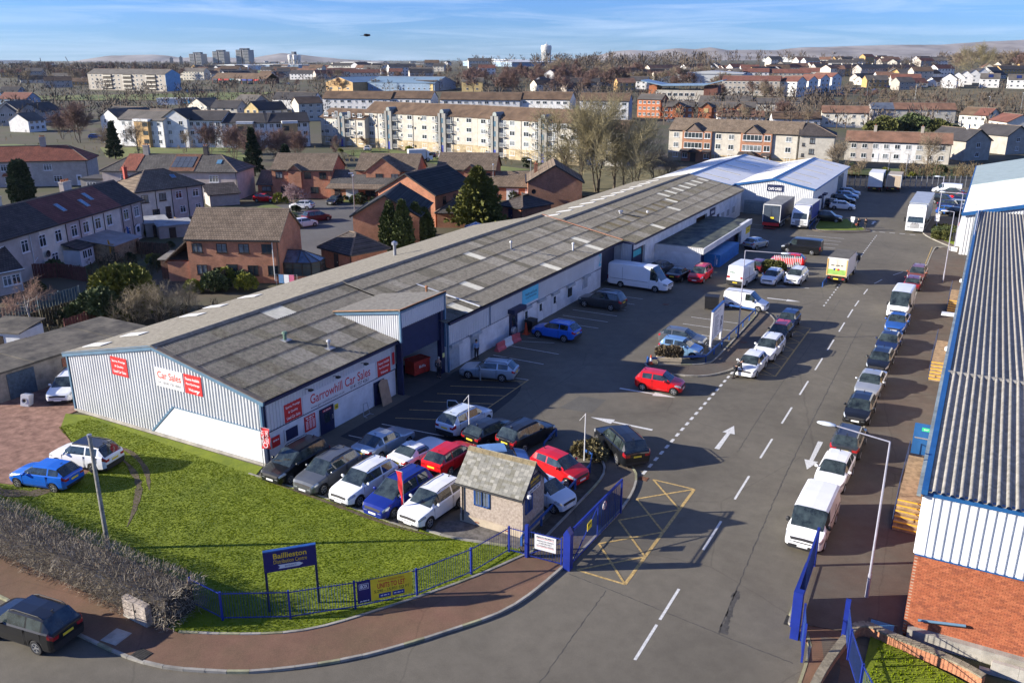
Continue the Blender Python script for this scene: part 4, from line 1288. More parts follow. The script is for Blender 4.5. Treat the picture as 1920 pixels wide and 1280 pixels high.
def wheel_meshes(r):
 if r in WH:
  return WH[r]
 mb=MB()
 w=0.2
 mb.lathe([(r*0.60,0.0),(r*0.66,-0.012),(r*0.94,-0.006),(r,0.03),(r,w-0.03),(r*0.92,w),(0.02,w),],n=22,axis='y')
 mb.lathe([(0.01,0.045),(r*0.62,0.04),(r*0.62,0.0)],n=22,axis='y')
 ty=mb.mesh('tyre',TYRE,True,40)
 mb=MB()
 ro=r*0.66
 mb.lathe([(ro,-0.004),(ro*0.9,-0.012),(ro*0.87,0.02),(ro*0.9,0.03)],n=22,axis='y')
 for k in range(5):
  a=2*math.pi*k/5
  c,s=math.cos(a),math.sin(a)
  for dlt in(-0.16,0.16):
   c2,s2=math.cos(a+dlt),math.sin(a+dlt)
   mb.bar((c*0.04,0.012,s*0.04),(c2*ro*0.9,0.0,s2*ro*0.9),0.03,0.022,up=(0,1,0))
 mb.lathe([(0.001,-0.004),(0.05,0.0),(0.06,0.03)],n=10,axis='y')
 ri=mb.mesh('rim',SILV)
 WH[r]=(ty,ri)
 return WH[r]
CARM={}
def car_meshes(kind):
 if kind in CARM:
  return CARM[kind]
 T=TYPES[kind]
 L,W,Hh,wb,r=T['L'],T['W'],T['H'],T['wb'],T['r']
 h2,hw=L/2,W/2
 ra=r+0.055
 fo=h2-(L-wb)*0.46
 ax=(fo,fo-wb)
 van=T.get('van')
 xws,xrf=h2-T['ws'],h2-T['rf']
 xrr,xrw=-h2+T['rr'],-h2+T['rw']
 prof=[(-h2,T['deck']-(0.0 if van else 0.12)),(-h2+0.03,T['deck']-0.02),(xrw,T['deck']),(xrr,Hh-0.03),((xrr*0.55+xrf*0.45),Hh),(xrf+0.05,Hh-0.035),(xws,T['hood']),(h2-0.42,T['hood']-(0.10 if not van else 0.16)),(h2-0.16,T['hood']-(0.17 if not van else 0.24)),(h2-0.04,T['hood']-0.28),(h2,T['hood']-0.42)]
 if van:
  prof[0]=(-h2,Hh-0.16);prof[1]=(-h2+0.02,Hh-0.12);prof[2]=(xrw,Hh-0.06);prof[3]=(xrr,Hh-0.03)
 if xrw<-h2+0.13 and not van:
  prof[1]=(-h2+0.02,T['deck']-0.05)
 if kind in('saloon','coupe'):
  prof[1]=(-h2+0.06,T['deck']-0.03)
 prof=sorted(set(prof))
 fx,fz=[p[0]for p in prof],[p[1]for p in prof]
 sides=[]
 if van:
  sides=[(xws-1.25,xws-0.28)]
 else:
  a,b=xrw+0.34 if xrw+0.34<xrr+0.3 else xrr,xws-0.26
  if kind in('city','coupe'):
   m=(a+b)/2-0.12
   sides=[(a+0.14,m-0.04),(m+0.04,b)]if kind=='city' else[(xrr+0.1,b)]
  else:
   m=(xrf-1.05)
   sides=[(m+0.045,b),(m-0.86,m-0.045)]
   if m-0.95>a+0.25 and kind not in('hatch','saloon'):
    sides.append((a+0.02,m-0.95))
   elif kind in('hatch','saloon'):
    sides[1]=(max(a,m-0.98),m-0.045)
 xs=set(round(p[0],4)for p in prof)
 for a,b in sides:
  xs|={round(a,4),round(b,4)}
 for c in ax:
  for k in(-1.03,-1,-0.86,-0.6,-0.3,0,0.3,0.6,0.86,1,1.03):
   xs.add(round(c+k*ra,4))
 xs|={round(v,4)for v in(h2-0.04,h2-0.5,h2-0.2,-h2+0.2,-h2+0.10,-h2+0.45)}
 xs=sorted(xs)
 xs2=[xs[0]]
 for x in xs[1:]:
  if x-xs2[-1]>0.008:
   xs2.append(x)
 xs=xs2
 wx=[-h2,-h2+0.05,-h2+0.2,-h2+0.55,h2-0.75,h2-0.3,h2-0.1,h2-0.03,h2]
 wy=[0.84,0.92,0.975,1,1,0.96,0.87,0.79,0.70]if not van else[0.95,0.97,1,1,1,0.97,0.9,0.82,0.74]
 wr=0.72 if not van else 0.88
 wrb=0.90 if not van else 0.955
 pts=[]
 for x in xs:
  w=hw*float(np.interp(x,wx,wy))
  zt=float(np.interp(x,fx,fz))
  bl=float(np.interp(x,[-h2,h2],[T['b'][1],T['b'][0]]))
  bel=min(bl,zt-0.02)
  g=max(0.0,min(1.0,(zt-bel)/(Hh-bl)))
  zb=float(np.interp(x,[-h2,-h2+0.3,h2-0.35,h2],[0.34,0.22,0.2,0.26]))
  a=0.0
  for c in ax:
   if abs(x-c)<=ra*1.0001:
    a=max(a,r+math.sqrt(max(0,ra*ra-(x-c)**2)))
  m=zb+(bel-zb)*0.5
  m2=zb+(bel-zb)*0.76
  y6=hw*wr*g+w*0.82*(1-g)if g>0.02 else w*0.82
  if van:
   y6=w*(wr*g+0.84*(1-g))
  P=[(w*0.9,max(zb,a)),(w*0.985,max(zb+0.15,a)),(w,max(m,a)),(w*0.992,max(m2,a)),(w*0.975,max(bel-0.05,a)),(w*wrb if g>0.05 else w*0.93,bel),
  (y6,zt-0.06*g-0.006),(y6*0.84,zt),(0.0,zt+0.02)]
  pts.append([(x,y,z)for y,z in P])
 grp={}
 def add(cls,*q):
  b=grp.setdefault(cls,MB())
  b.quad(*q)
  b.quad(*[(p[0],-p[1],p[2])for p in reversed(q)])
 seams=MB()
 for i in range(len(xs)-1):
  xm=(xs[i]+xs[i+1])/2
  for j in range(8):
   cls='body'
   if j==0 and T.get('clad'):
    cls='trim'
   if j==5:
    for k,(a,b)in enumerate(sides):
     if a-1e-3<xm<b+1e-3:
      cls='side_window%d'%k
   if j>=6 and xrf+0.05-1e-3<xm<xws+1e-3:
    cls='windscreen'
   if j>=6 and not van and xrw-1e-3<xm<xrr+1e-3:
    cls='rear_window'
   if j in(3,4)and h2-0.5<xm<h2-0.04 and not(j==4 and xm<h2-0.42):
    cls='headlight'
   if j in(6,7)and xm>h2-0.05:
    cls='grille'
   if j in((3,4)if not van else(2,3))and-h2+0.0<xm<-h2+(0.2 if not van else 0.10):
    cls='taillight'
   q=(pts[i][j],pts[i+1][j],pts[i+1][j+1],pts[i][j+1])
   add(cls,*q)
 for e,sgn in((len(xs)-1,1),(0,-1)):
  P=pts[e]
  for j in range(8):
   (x,y0,z0),(_,y1,z1)=P[j],P[j+1]
   if abs(y0)+abs(y1)<1e-6 or abs(z1-z0)+abs(y1-y0)<1e-5:
    continue
   cuts=(1.0,0.62,0.0)
   for(u,v)in((1.0,0.62),(0.62,-0.62),(-0.62,-1.0)):
    cls='body'
    out=abs(u+v)>1
    if sgn>0:
     if j==1:
      cls='grille'
     elif j==0:
      cls='trim' if T.get('clad')else 'body'
     elif j==3:
      cls='headlight' if out else 'grille'
    else:
     if j in(0,1):
      cls='trim' if(T.get('clad')or j==0)else 'body'
     elif j in(3,4)and out:
      cls='taillight'
    q=((x,y0*u,z0),(x,y0*v,z0),(x,y1*v,z1),(x,y1*u,z1))
    b=grp.setdefault(cls,MB())
    b.quad(*(q if sgn<0 else tuple(reversed(q))))
 for a,b in sides:
  for xx in(a-0.05,b+0.12):
   if xrr<xx<h2-0.6:
    w=hw*float(np.interp(xx,wx,wy))
    for s in(1,-1):
     ok=all(abs(xx-c)>ra*0.9 for c in ax)
     z0=0.36 if ok else 0.75
     seams.box(xx-0.006,s*w*0.99-0.008,z0,xx+0.006,s*w*0.99+0.012,float(np.interp(xx,[-h2,h2],[T['b'][1],T['b'][0]]))-0.04)
 if van:
  for s in(1,-1):
   seams.box(-h2+0.3,s*hw-0.01,1.0,xws-1.45,s*hw+0.008,1.03)
   seams.box(-h2+1.8,s*hw-0.01,0.45,-h2+1.815,s*hw+0.01,Hh-0.35)
  seams.box(-h2-0.006,-0.008,0.5,-h2+0.02,0.008,Hh-0.3)
 out=[]
 order=['body','trim','grille','windscreen','rear_window','side_window0','side_window1','side_window2','headlight','taillight']
 MM={'body':PAINT0,'trim':DARK,'grille':DARK,'headlight':HEADL,'taillight':TAILL}
 for nm in order:
  if nm in grp:
   base=nm.rstrip('012')
   if base=='side_window' or nm in('headlight','taillight'):
    b=grp[nm]
    for s in(1,-1):
     p=MB()
     for f in b.f:
      c=sum(b.v[v][1]for v in f)/len(f)
      if c*s>0:
       p.quad(*[b.v[v]for v in f])
     out.append((base,p.mesh(base,MM.get(base,CGLASS),True,35)))
   else:
    out.append((base,grp[nm].mesh(base,MM.get(base,CGLASS),True,38)))
 under=MB().box(-h2+0.2,-hw+0.24,0.18,h2-0.25,hw-0.24,0.72)
 for c in ax:
  under.box(c-ra,-hw+0.12,0.45,c+ra,hw-0.12,0.70)
 out.append(('underbody',under.mesh('underbody',BLACK)))
 if seams.f:
  out.append(('panel_gap',seams.mesh('panel_gap',LINEM)))
 mz=T['b'][0]+0.08
 for s in(1,-1):
  m=MB();xm_=xws-0.42
  m.lathe([(0.02,0.0),(0.085,0.02),(0.1,0.10),(0.085,0.19),(0.02,0.21)],n=8,axis='y')
  m.v=[(xm_+v[0]*0.75,s*(hw*0.96+v[1]),mz+v[2]*(0.95 if not van else 1.5))for v in m.v]
  out.append(('mirror',m.mesh('mirror',PAINT0 if not van else DARK,True)))
 if T.get('rails'):
  for s in(1,-1):
   m=MB();y=s*hw*wr*0.9
   m.path([(xrr+0.1,y,Hh-0.02),(xrr+0.3,y,Hh+0.055),(xrf-0.3,y,Hh+0.05),(xrf-0.05,y,Hh-0.03)],0.022,6)
   out.append(('roof_rail',m.mesh('roof_rail',DARK)))
 if not van:
  m=MB();m.bar((xrr+0.25,0,Hh),(xrr+0.1,0,Hh+0.1),0.05,0.03);out.append(('aerial',m.mesh('aerial',BLACK)))
 zp=0.55 if not van else 0.5
 out.append(('number_plate',MB().box(h2-0.01,-0.26,0.38,h2+0.018,0.26,0.49).mesh('number_plate',PLW)))
 zr=(T['deck']-0.34)if not van else 0.55
 out.append(('number_plate',MB().box(-h2-0.018,-0.26,zr,-h2+0.02,0.26,zr+0.11).mesh('number_plate',PLY)))
 CARM[kind]=(out,ax,hw,r)
 return CARM[kind]
def car(kind,pos,ang,colour,label,name='parked_car',cat='car',group=None,roof=None,dark_glass=None,rails=None):
 out,ax,hw,r=car_meshes(kind)
 t=thing(name,label,cat,(pos[0],pos[1],pos[2]if len(pos)>2 else 0.0),ang,group)
 pm=CP(colour)
 for nm,me in out:
  o=put(nm,me,t)
  if nm in('body','mirror')and me.materials[0]==PAINT0:
   paint(o,0,pm)
  if nm=='roof_rail' and rails:
   paint(o,0,SILV)
 ty,ri=wheel_meshes(r)
 for x in ax:
  for s in(1,-1):
   w=put('wheel',ty,t,(x,-s*(hw-0.005),r),0 if s>0 else math.pi)
   put('rim',ri,w)
 if roof:
  T=TYPES[kind]
  h2=T['L']/2
  mb=MB();x0,x1,w,z=-h2+T['rr']+0.02,h2-T['rf']+0.03,hw*0.74*0.86,T['H']
  mb.prism([(x0,-w),(x1,-w*0.96),(x1,w*0.96),(x0,w)],z-0.03,z+0.028)
  mb.obj('roof_panel',CP(roof),t)
 return t
def gp(px,py,kind):
 return at(px,py,TYPES[kind]['H']*0.47)
def pcar(kind,px,py,ang,colour,label,**kw):
 p=gp(px,py,kind)
 return car(kind,(p.x,p.y,0),ang,colour,label,**kw)
D=rad
DIAG=D(-112)
row='cars for sale on the forecourt'
pcar('mpv',555,861,D(-91),'black','black people carrier at the left end of the display row by the red flag',group=row)
pcar('suv',615,880,D(-92),'grey','grey off-roader second in the display row above the lawn',group=row)
pcar('suv',683,900,D(-94),'white','white compact off-roader third in the display row, left of the blue people carrier',group=row)
pcar('mpv',748,920,D(-95),'deepblue','deep blue people carrier in the display row behind the feather flag',group=row)
pcar('suv',812,938,D(-95),'white','white compact off-roader at the gatehouse end of the display row',group=row)
pcar('saloon',720,826,D(86),'icy','ice blue hatch saloon parked behind the display row, tail towards the lawn',group=row)
pcar('coupe',786,845,D(82),'white','white low coupe between the ice blue saloon and the red coupe',group=row)
pcar('hatch',846,853,D(86),'red','red coupe with yellow rear plate beside the gatehouse roof',group=row)
sg=pcar('suv',872,783,D(83),'paleblue','pale silver off-roader with its near front door open in the yard',group=row)
pcar('hatch',920,806,D(78),'black','black hatchback between the pale off-roader and the black off-roader',group=row)
pcar('suv',987,811,D(78),'black','black off-roader with roof bars at the inner corner of the forecourt',group=row)
pcar('city',1049,873,D(-14),'red','red small car parked by the blue rail behind the planting bed',group=row)
pcar('city',1022,919,D(-13),'paleblue','pale blue-white small car half hidden by the gatehouse wall',group=row)
pcar('city',938,858,D(40),'sky','light blue car hidden behind the gatehouse roof, only its roof showing',group=row)
pcar('bigsuv',1164,827,D(137),'black','black large estate off-roader driving in across the kerb end')
pcar('city',1238,714,D(4),'red','red three door car standing on the white arrow in the yard')
be=pcar('estate',917,691,D(193),'icy','silver blue estate car with its near front door open by the shutters')
pcar('suv',1043,618,D(178),'blue','bright blue compact off-roader nose-in beside the black bin',rails=True)
pcar('bigsuv',1129,561,D(178),'darkgrey','dark grey large estate car nose-in at the long white warehouse',rails=True)
pcar('longvan',1201,519,D(-3),'white','very long white panel van standing at the navy loading door',name='parked_van',cat='van')
pcar('hatch',1241,500,D(85),'darkgrey','dark grey car half hidden behind the long white van')
pcar('saloon',1274,512,D(86),'black','black saloon between the long white van and a red car')
pcar('mpv',1313,512,D(-90),'red','red tall hatchback in front of the blue container')
pcar('bigvan',1394,511,D(86),'white','white panel van with green lettering on its rear doors',name='parked_van',cat='van')
pcar('hatch',1424,497,D(86),'maroon','dark maroon car hidden beyond the white panel van')
pcar('smallvan',1400,563,D(-1),'white','small white van turning at the far end of the island',name='parked_van',cat='van')
pcar('hatch',1448,518,D(-93),'white','white car left of the pair parked in front of the round bush')
pcar('suv',1493,517,D(-93),'white','white off-roader right of the pair parked in front of the round bush')
pcar('hatch',1478,486,D(182),'red','red hatchback behind the white picket panel')
pcar('van',1504,461,D(178),'black','black panel van parked across the bays',name='parked_van',cat='van')
pcar('hatch',1418,455,D(72),'icy','silver hatchback at the end of the flat roofed annex')
pcar('city',1478,599,D(-92),'navy','navy small car at the far end of the row beside the island')
pcar('city',1463,622,D(-92),'black','black small car with a red roof beside the island',roof='red')
pcar('suv',1442,650,D(-92),'white','white off-roader second in the row beside the island',rails=True)
pcar('hatch',1409,681,D(-92),'white','white hatchback at the near end of the row with a man bending over it')
pcar('hatch',1281,632,D(2),'grey','grey car with a blue-tinted roof behind the light blue small car on the island')
pcar('city',1277,650,D(0),'sky','light blue small car behind the stone planter')
rr_='cars parked along the right kerb'
pcar('suv',1720,513,D(-92),'orange','copper brown off-roader at the far end of the right kerb row',group=rr_)
pcar('hatch',1713,529,D(89),'maroon','dark maroon car with a yellow rear plate parked facing away in the right kerb row',group=rr_)
pcar('bigvan',1690,566,D(-92),'white','white high roofed van in the right kerb row',name='parked_van',cat='van',group=rr_)
pcar('saloon',1683,603,D(-92),'midblue','blue saloon just in front of the white high roofed van',group=rr_)
pcar('saloon',1667,640,D(-92),'navy','navy saloon third in front of the white high roofed van',group=rr_)
pcar('hatch',1651,674,D(-92),'black','black hatchback parked just beyond the silver coupe',group=rr_)
pcar('saloon',1633,716,D(-92),'silver','silver coupe with white mirrors in the right kerb row',group=rr_)
pcar('hatch',1613,764,D(-91),'black','black hatchback with a white front plate just in front of the silver coupe',group=rr_)
pcar('suv',1592,822,D(90),'darkgrey','dark grey off-roader facing away with red tail lamps in the right kerb row',group=rr_)
pcar('hatch',1565,881,D(-92),'white','white hatchback directly behind the nearest white van',group=rr_)
pcar('van',1525,968,D(-91),'white','white panel van with a dirty roof, nearest in the right kerb row',name='parked_van',cat='van',group=rr_)
pcar('hatch',86,887,D(194),'blue','bright blue hatchback parked on the gravel left of the lawn')
pcar('suv',161,850,D(192),'white','white off-roader with a black roof on the gravel edge',roof='black')
pcar('suv',128,722,D(-55),'white','white car half hidden behind the left corner of the car sales shed')
pcar('suv',58,1162,D(187),'black','black off-roader on the public road at the lower left corner')
fb='cars nose-in beside the white roofed shed'
for px,py,k,c,l in((1552,406,'suv','black','black off-roader beside the grass corner'),(1563,381,'hatch','darkgrey','dark grey car nearest the navy truck'),(1580,385,'hatch','white','white car between two dark ones beside the shed'),(1579,373,'estate','black','black estate car in the row beside the white shed'),(1588,366,'hatch','sky','light blue car second from the shed end'),(1592,360,'hatch','icy','silver blue car farthest along the white shed')):
 pcar(k,px,py,D(2),c,l,group=fb)
fr='cars in the far right bays'
for px,py,k,c,l,a in((1782,359,'saloon','darkgrey','dark saloon in front of the far white van',170),(1796,370,'hatch','red','red hatchback in the far right bays',170),(1770,374,'suv','black','black off-roader leftmost in the far right bays',-10),(1786,384,'estate','navy','navy estate car in the far right bays',-10),(1803,383,'hatch','icy','silver car half hidden behind the navy estate',-10),(1782,395,'hatch','midblue','blue car just behind the clipped hedge',-10),(1800,398,'hatch','black','black car beside the clipped hedge',-10),(1812,372,'hatch','navy','dark blue car cut off by the white shed roof',-10)):
 pcar(k,px,py,D(a),c,l,group=fr)
pcar('van',1776,354,D(178),'white','white van in front of the far mesh fence',name='parked_van',cat='van')
pcar('hatch',628,375,D(-75),'black','black car on the drive of the brick houses')
pcar('hatch',566,384,D(200),'white','white car under the blossom tree')
pcar('mpv',594,405,D(70),'maroon','dark red taxi-like car in the brick house street')
pcar('hatch',570,417,D(75),'white','white car behind the gable of the tiled brick house')
pcar('hatch',497,371,D(20),'red','red car beside the brick houses near the blossom tree')
def open_door(t,kind,s,colour,ang=62):
 T=TYPES[kind];x=T['L']/2-T['ws']-0.35;hw=T['W']/2
 d=put('open_door',None,t,(x,s*hw,0),s*rad(-180+ang)if s<0 else rad(180-ang))
 mb=MB();mb.box(0,-0.03,0.35,1.02,0.03,T['b'][0]);mb.obj('door_panel',CP(colour),d)
 mb=MB();z0,z1=T['b'][0],T['H']-0.12
 mb.bar((0.0,0,z0),(0.42,0,z1),0.04,0.04);mb.bar((0.42,0,z1),(1.0,0,z1),0.04,0.04);mb.bar((1.0,0,z1),(1.02,0,z0),0.04,0.04);mb.obj('door_frame',CP(colour),d)
 mb=MB();mb.quad((0.05,0,z0),(0.42,0,z1),(1.0,0,z1),(1.0,0,z0));mb.obj('door_window',CGLASS,d)
open_door(sg,'suv',1,'paleblue')
open_door(be,'estate',1,'icy')
def lorry(label,pos,ang,L,W,Hb,boxm,cabm=None,cabL=1.7,cabH=2.6,z0=1.0,rearm=None,artic=False,roofm=None,name='lorry',group=None,logo=None):
 """box lorry: nose towards local +x"""
 t=thing(name,label,'lorry',(pos[0],pos[1],0),ang,group)
 bx1=L/2-(cabL+0.25 if cabm else 0)
 bx0=-L/2
 b=MB().box(bx0+0.06,-W/2,z0,bx1,W/2,Hb-0.05).obj('box_body',boxm,t)
 MB().box(bx0+0.03,-W/2-0.02,Hb-0.05,bx1+0.02,W/2+0.02,Hb+0.02).obj('box_roof',roofm or WHITE,t)
 mb=MB()
 for s in(1,-1):
  mb.box(bx0+0.0,s*W/2-0.06,z0,bx0+0.12,s*W/2+0.02,Hb)
  mb.box(bx0+0.1,s*W/2-0.02,z0-0.06,bx1,s*W/2+0.025,z0+0.1)
  mb.box(bx1-0.1,s*W/2-0.02,z0,bx1+0.02,s*W/2+0.025,Hb)
 mb.box(bx0,-W/2,Hb-0.12,bx0+0.1,W/2,Hb)
 mb.obj('box_frame',SILV if rearm is None else WHITE,t)
 for s in(1,-1):
  MB().box(bx0+0.02,min(0.02*s,s*(W/2-0.08)),z0+0.05,bx0+0.055,max(0.02*s,s*(W/2-0.08)),Hb-0.14).obj('rear_door',rearm or boxm,t)
  MB().box(bx0-0.03,s*(W/2-0.3)-0.14,z0-0.32,bx0+0.03,s*(W/2-0.3)+0.14,z0-0.16).obj('taillight',TAILL,t)
 MB().box(bx0-0.02,-W/2+0.1,z0-0.42,bx0+0.08,W/2-0.1,z0-0.12).obj('rear_bumper',DARK,t)
 MB().box(bx0-0.035,-0.26,z0-0.36,bx0-0.021,0.26,z0-0.22).obj('number_plate',PLY,t)
 MB().box(bx0+0.3,-0.45,0.55,L/2-0.3,0.45,z0).box(bx0+2.6,-W/2+0.15,0.5,bx0+4.2,W/2-0.15,z0-0.1).obj('chassis',BLACK,t)
 r=0.48
 ty,ri=wheel_meshes(r)
 wx=[bx0+1.6]+([bx0+2.75,bx0+3.9]if artic else[])+([L/2-1.25]if cabm else[])
 for x in wx:
  for s in(1,-1):
   w=put('wheel',ty,t,(x,-s*(W/2-0.02),r),0 if s>0 else math.pi)
   put('rim',ri,w)
 if cabm:
  c0,c1=L/2-cabL,L/2
  mb=MB()
  mb.prism([(c0,0.5),(c1-0.02,0.45),(c1,0.95),(c1-0.03,1.5),(c1-0.32,cabH-0.25),(c1-0.55,cabH),(c0,cabH+0.0)],-W/2+0.06,W/2-0.06,'y')
  cab=mb.obj('cab',cabm,t)
  if Hb>cabH+0.2:
   mb=MB();mb.prism([(c0,cabH-0.02),(c1-0.6,cabH-0.02),(c1-0.75,cabH+0.25),(c0,Hb-0.1)],-W/2+0.16,W/2-0.16,'y');mb.obj('wind_deflector',cabm,cab)
  mb=MB();zt=min(cabH-0.3,2.35)
  xa=lambda z:c1-0.03-(z-1.5)/(cabH-1.75)*0.29+0.012
  mb.quad((xa(1.5),-W/2+0.2,1.5),(xa(1.5),W/2-0.2,1.5),(xa(zt),W/2-0.28,zt),(xa(zt),-W/2+0.28,zt));mb.obj('windscreen',CGLASS,cab)
  for s in(1,-1):
   y=s*(W/2-0.05)
   MB().box(c0+0.55,min(y,y+s*0.012),1.5,c1-0.4,max(y,y+s*0.012),2.15).obj('side_window',CGLASS,cab)
   MB().box(c1-0.01,s*(W/2-0.4)-0.18,0.78,c1+0.03,s*(W/2-0.4)+0.18,1.0).obj('headlight',HEADL,cab)
   MB().box(c1-0.35,s*W/2-0.02 if s>0 else-W/2-0.28,1.55,c1-0.2,s*W/2+0.28 if s>0 else-W/2+0.02,2.2).obj('mirror',DARK,cab)
  gr=MB()
  for k in range(4):
   gr.box(c1-0.01,-0.62,0.72+k*0.17,c1+0.025,0.62,0.80+k*0.17)
  gr.obj('grille',DARK,cab)
  MB().box(c1-0.02,-W/2+0.08,0.32,c1+0.05,W/2-0.08,0.62).obj('bumper',cabm if artic else DARK,cab)
  MB().box(c1+0.051,-0.26,0.4,c1+0.07,0.26,0.51).obj('number_plate',PLW,cab)
 return t
CURTB=mat('navy_curtain_side',(0.02,0.03,0.075),0.5,0.3,1.2,0.3,4)
CURTBB=mat('blue_curtain_side',(0.015,0.035,0.22),0.5,0.2,1.2,0.3,4)
GREYR=mat('grey_box_roof',(0.20,0.20,0.19),0.6,0.25,1)
tr=lorry('navy curtain-sided trailer with an open back standing by the white shed',(9.3,99.5),rad(90),9.6,2.5,3.6,CURTB,None,z0=0.95,rearm=mat('dark_trailer_inside',(0.03,0.045,0.07),0.6,0.3,1),artic=True,roofm=GREYR,name='trailer')  # closed rear panels, coloured dark for the shade inside the open back
MB().box(-4.9,-1.2,0.45,-4.75,1.2,0.9).obj('red_underrun',RED,tr);MB().box(-5.6,-0.9,0.12,-4.8,0.9,0.2).obj('tail_lift',mat('red_brown_lift',(0.20,0.03,0.025),0.6,0.3,3),tr)
MB().box(-4.83,-0.4,1.5,-4.78,0.1,1.75).obj('yellow_tag',YEL,tr)
lorry('white cabbed lorry with a blue curtain side next to the navy trailer',(13.1,100.6),rad(-90),8.6,2.5,3.4,CURTBB,CP('white'),1.8,2.7,roofm=mat('pale_box_roof',(0.45,0.47,0.46),0.6,0.15,1))
ar=lorry('big white articulated lorry with its sun visor lettering, coming towards the camera',(28.4,109.0),rad(-90),15.2,2.55,4.0,mat('grey_blue_trailer_side',(0.18,0.21,0.26),0.45,0.15,1),CP('white'),2.3,3.75,artic=True,roofm=mat('shiny_trailer_roof',(0.36,0.38,0.40),0.35,0.15,0.7))
MB().box(7.05,-0.8,3.35,7.16,0.8,3.7).obj('name_board',NAVY,ar);text('~ooo oooo oo',1.3,0.2,LETWHITE,ar,(7.165,0,3.52),rz=math.pi/2)
text('~ooo oooo oo',0.9,0.12,LETBLACK,ar,(7.63,0,1.42),rz=math.pi/2)
lorry('white box lorry parked facing away by the far fence',(17.9,146.0),rad(92),8.5,2.5,3.6,WHITE,CP('white'),1.8,2.6,rearm=WHITE)
lorry('beige box lorry parked facing away beside the white one at the far fence',(21.0,147.0),rad(92),8.0,2.5,3.3,mat('beige_box',(0.40,0.33,0.24),0.6,0.15,1),CP('white'),1.8,2.6,rearm=mat('beige_rear',(0.42,0.34,0.25),0.6,0.1,1),roofm=mat('beige_roof',(0.36,0.31,0.24),0.7,0.15,1))
CREAM=mat('cream_box',(0.62,0.58,0.47),0.5,0.06,1)
fd=lorry('cream delivery lorry with a green band on its rear doors driving up the road',(23.5,68.2),rad(88),6.9,2.15,2.95,WHITE,CP('white'),1.6,2.35,rearm=CREAM,roofm=mat('dark_box_roof',(0.115,0.105,0.085),0.8,0.2,1),z0=0.85)
MB().box(-3.45,-1.0,1.05,-3.40,1.0,1.62).obj('green_band',mat('leaf_green_print',(0.25,0.42,0.10),0.5,0.15,3),fd)
text('~ooo oooo oo',1.3,0.14,LETBLACK,fd,(-3.44,0,2.1),rz=-math.pi/2)
for x,m in((-0.16,RED),(0.05,YEL),(0.25,BLUE)):
 MB().lathe([(0.001,0),(0.12,0.0),(0.12,0.015),(0.001,0.016)],n=10,axis='x').obj('printed_fruit',m,fd,loc=(-3.47,x,1.6+abs(x)*0.2))
MB().box(-3.47,-1.1,0.9,-3.41,1.1,1.0).box(-3.47,-1.1,1.0,-3.41,-0.98,2.8).box(-3.47,0.98,1.0,-3.41,1.1,2.8).obj('ochre_edging',mat('ochre_edge',(0.55,0.36,0.12),0.5,0.1,2),fd)
tv=[o for o in S.objects if o.get('label')=='white panel van with green lettering on its rear doors'][0]
text('~ooo oooo oo',0.5,0.14,mat('green_letter',(0.02,0.16,0.06),0.5,0),tv,(-2.83,0.35,1.75),rz=-math.pi/2,bold=0.02)
# ------------------------------------------------------------------ gatehouse
gh=thing('gatehouse','small pebble-dashed gatehouse with a slate pitched roof and blue barred windows','gatehouse',(14.2,0.12,0.05))
HARL=mat('pebble_dash',(0.34,0.275,0.225),0.95,0.3,7,0.7,55,col2=(0.47,0.395,0.33),pos=(0.3,0.7))
GW,GD,GE,GR_=3.85,2.45,2.62,3.85
mb=MB();mb.prism([(0,0),(GD,0),(GD,GE),(GD/2,GR_-0.08),(0,GE)],0,GW,'x');wl_=mb.obj('wall',HARL,gh)
mb=MB();mb.box(-0.03,-0.035,-0.05,GW+0.03,GD+0.03,0.42);mb.obj('base_course',mat('smooth_base_render',(0.42,0.35,0.26),0.9,0.15,2,0.2,20),gh)
for x in(0.95,2.75):
 MB().box(x,-0.05,0.14,x+0.24,-0.03,0.22).obj('air_brick',BRICKR,gh)
SLM=[mat('slate_%s'%n,c,0.85,0.2,5,0.3,30)for n,c in(('grey',(0.20,0.195,0.17)),('pale',(0.27,0.26,0.225)),('mossy',(0.165,0.158,0.125)))]
rf=put('roof',None,gh)
rw_,rh_=GW+0.3,math.hypot(GD/2+0.28,GR_-GE+0.28)
pa=math.atan2(GR_-GE+0.22,GD/2+0.28)
NR,NC=13,17
st_=MB().box(0,0,0,rw_/NC-0.008,rh_/NR+0.07,0.014).mesh('slate',SLM[0])
for r in range(NR):
 for c in range(NC):
  u=r*rh_/NR
  o=put('slate',st_,rf,(-0.15+(c+(0.5 if r%2 else 0))*rw_/NC-(0.12 if r%2 else 0),-0.28+u*math.cos(pa),GE-0.27+u*math.sin(pa)+0.05+R.uniform(0,0.008)))
  o.rotation_euler=(pa-0.045,R.uniform(-0.012,0.012),0)
  q=R.random()
  if q<0.55:
   paint(o,0,SLM[1]if q<0.33 else SLM[2])
mb=MB()
mb.prism([(GD+0.28,GE-0.25),(GD/2,GR_-0.02),(GD/2,GR_+0.03),(GD+0.28,GE-0.2)],-0.15,GW+0.15,'x')
mb.prism([(-0.26,GE-0.27),(GD/2,GR_-0.06),(GD/2,GR_-0.02),(-0.26,GE-0.22)],-0.13,GW+0.13,'x');mb.obj('roof_deck',SLM[0],rf)
mb=MB()
for k in range(9):
 x=-0.16+k*(GW+0.32)/9
 mb.prism([(GD/2-0.17,GR_-0.1),(GD/2,GR_+0.09),(GD/2+0.17,GR_-0.1),(GD/2,GR_+0.03)],x,x+(GW+0.32)/9-0.012,'x')
mb.obj('ridge_tile',mat('brown_ridge_tile',(0.20,0.16,0.09),0.9,0.3,4),rf)
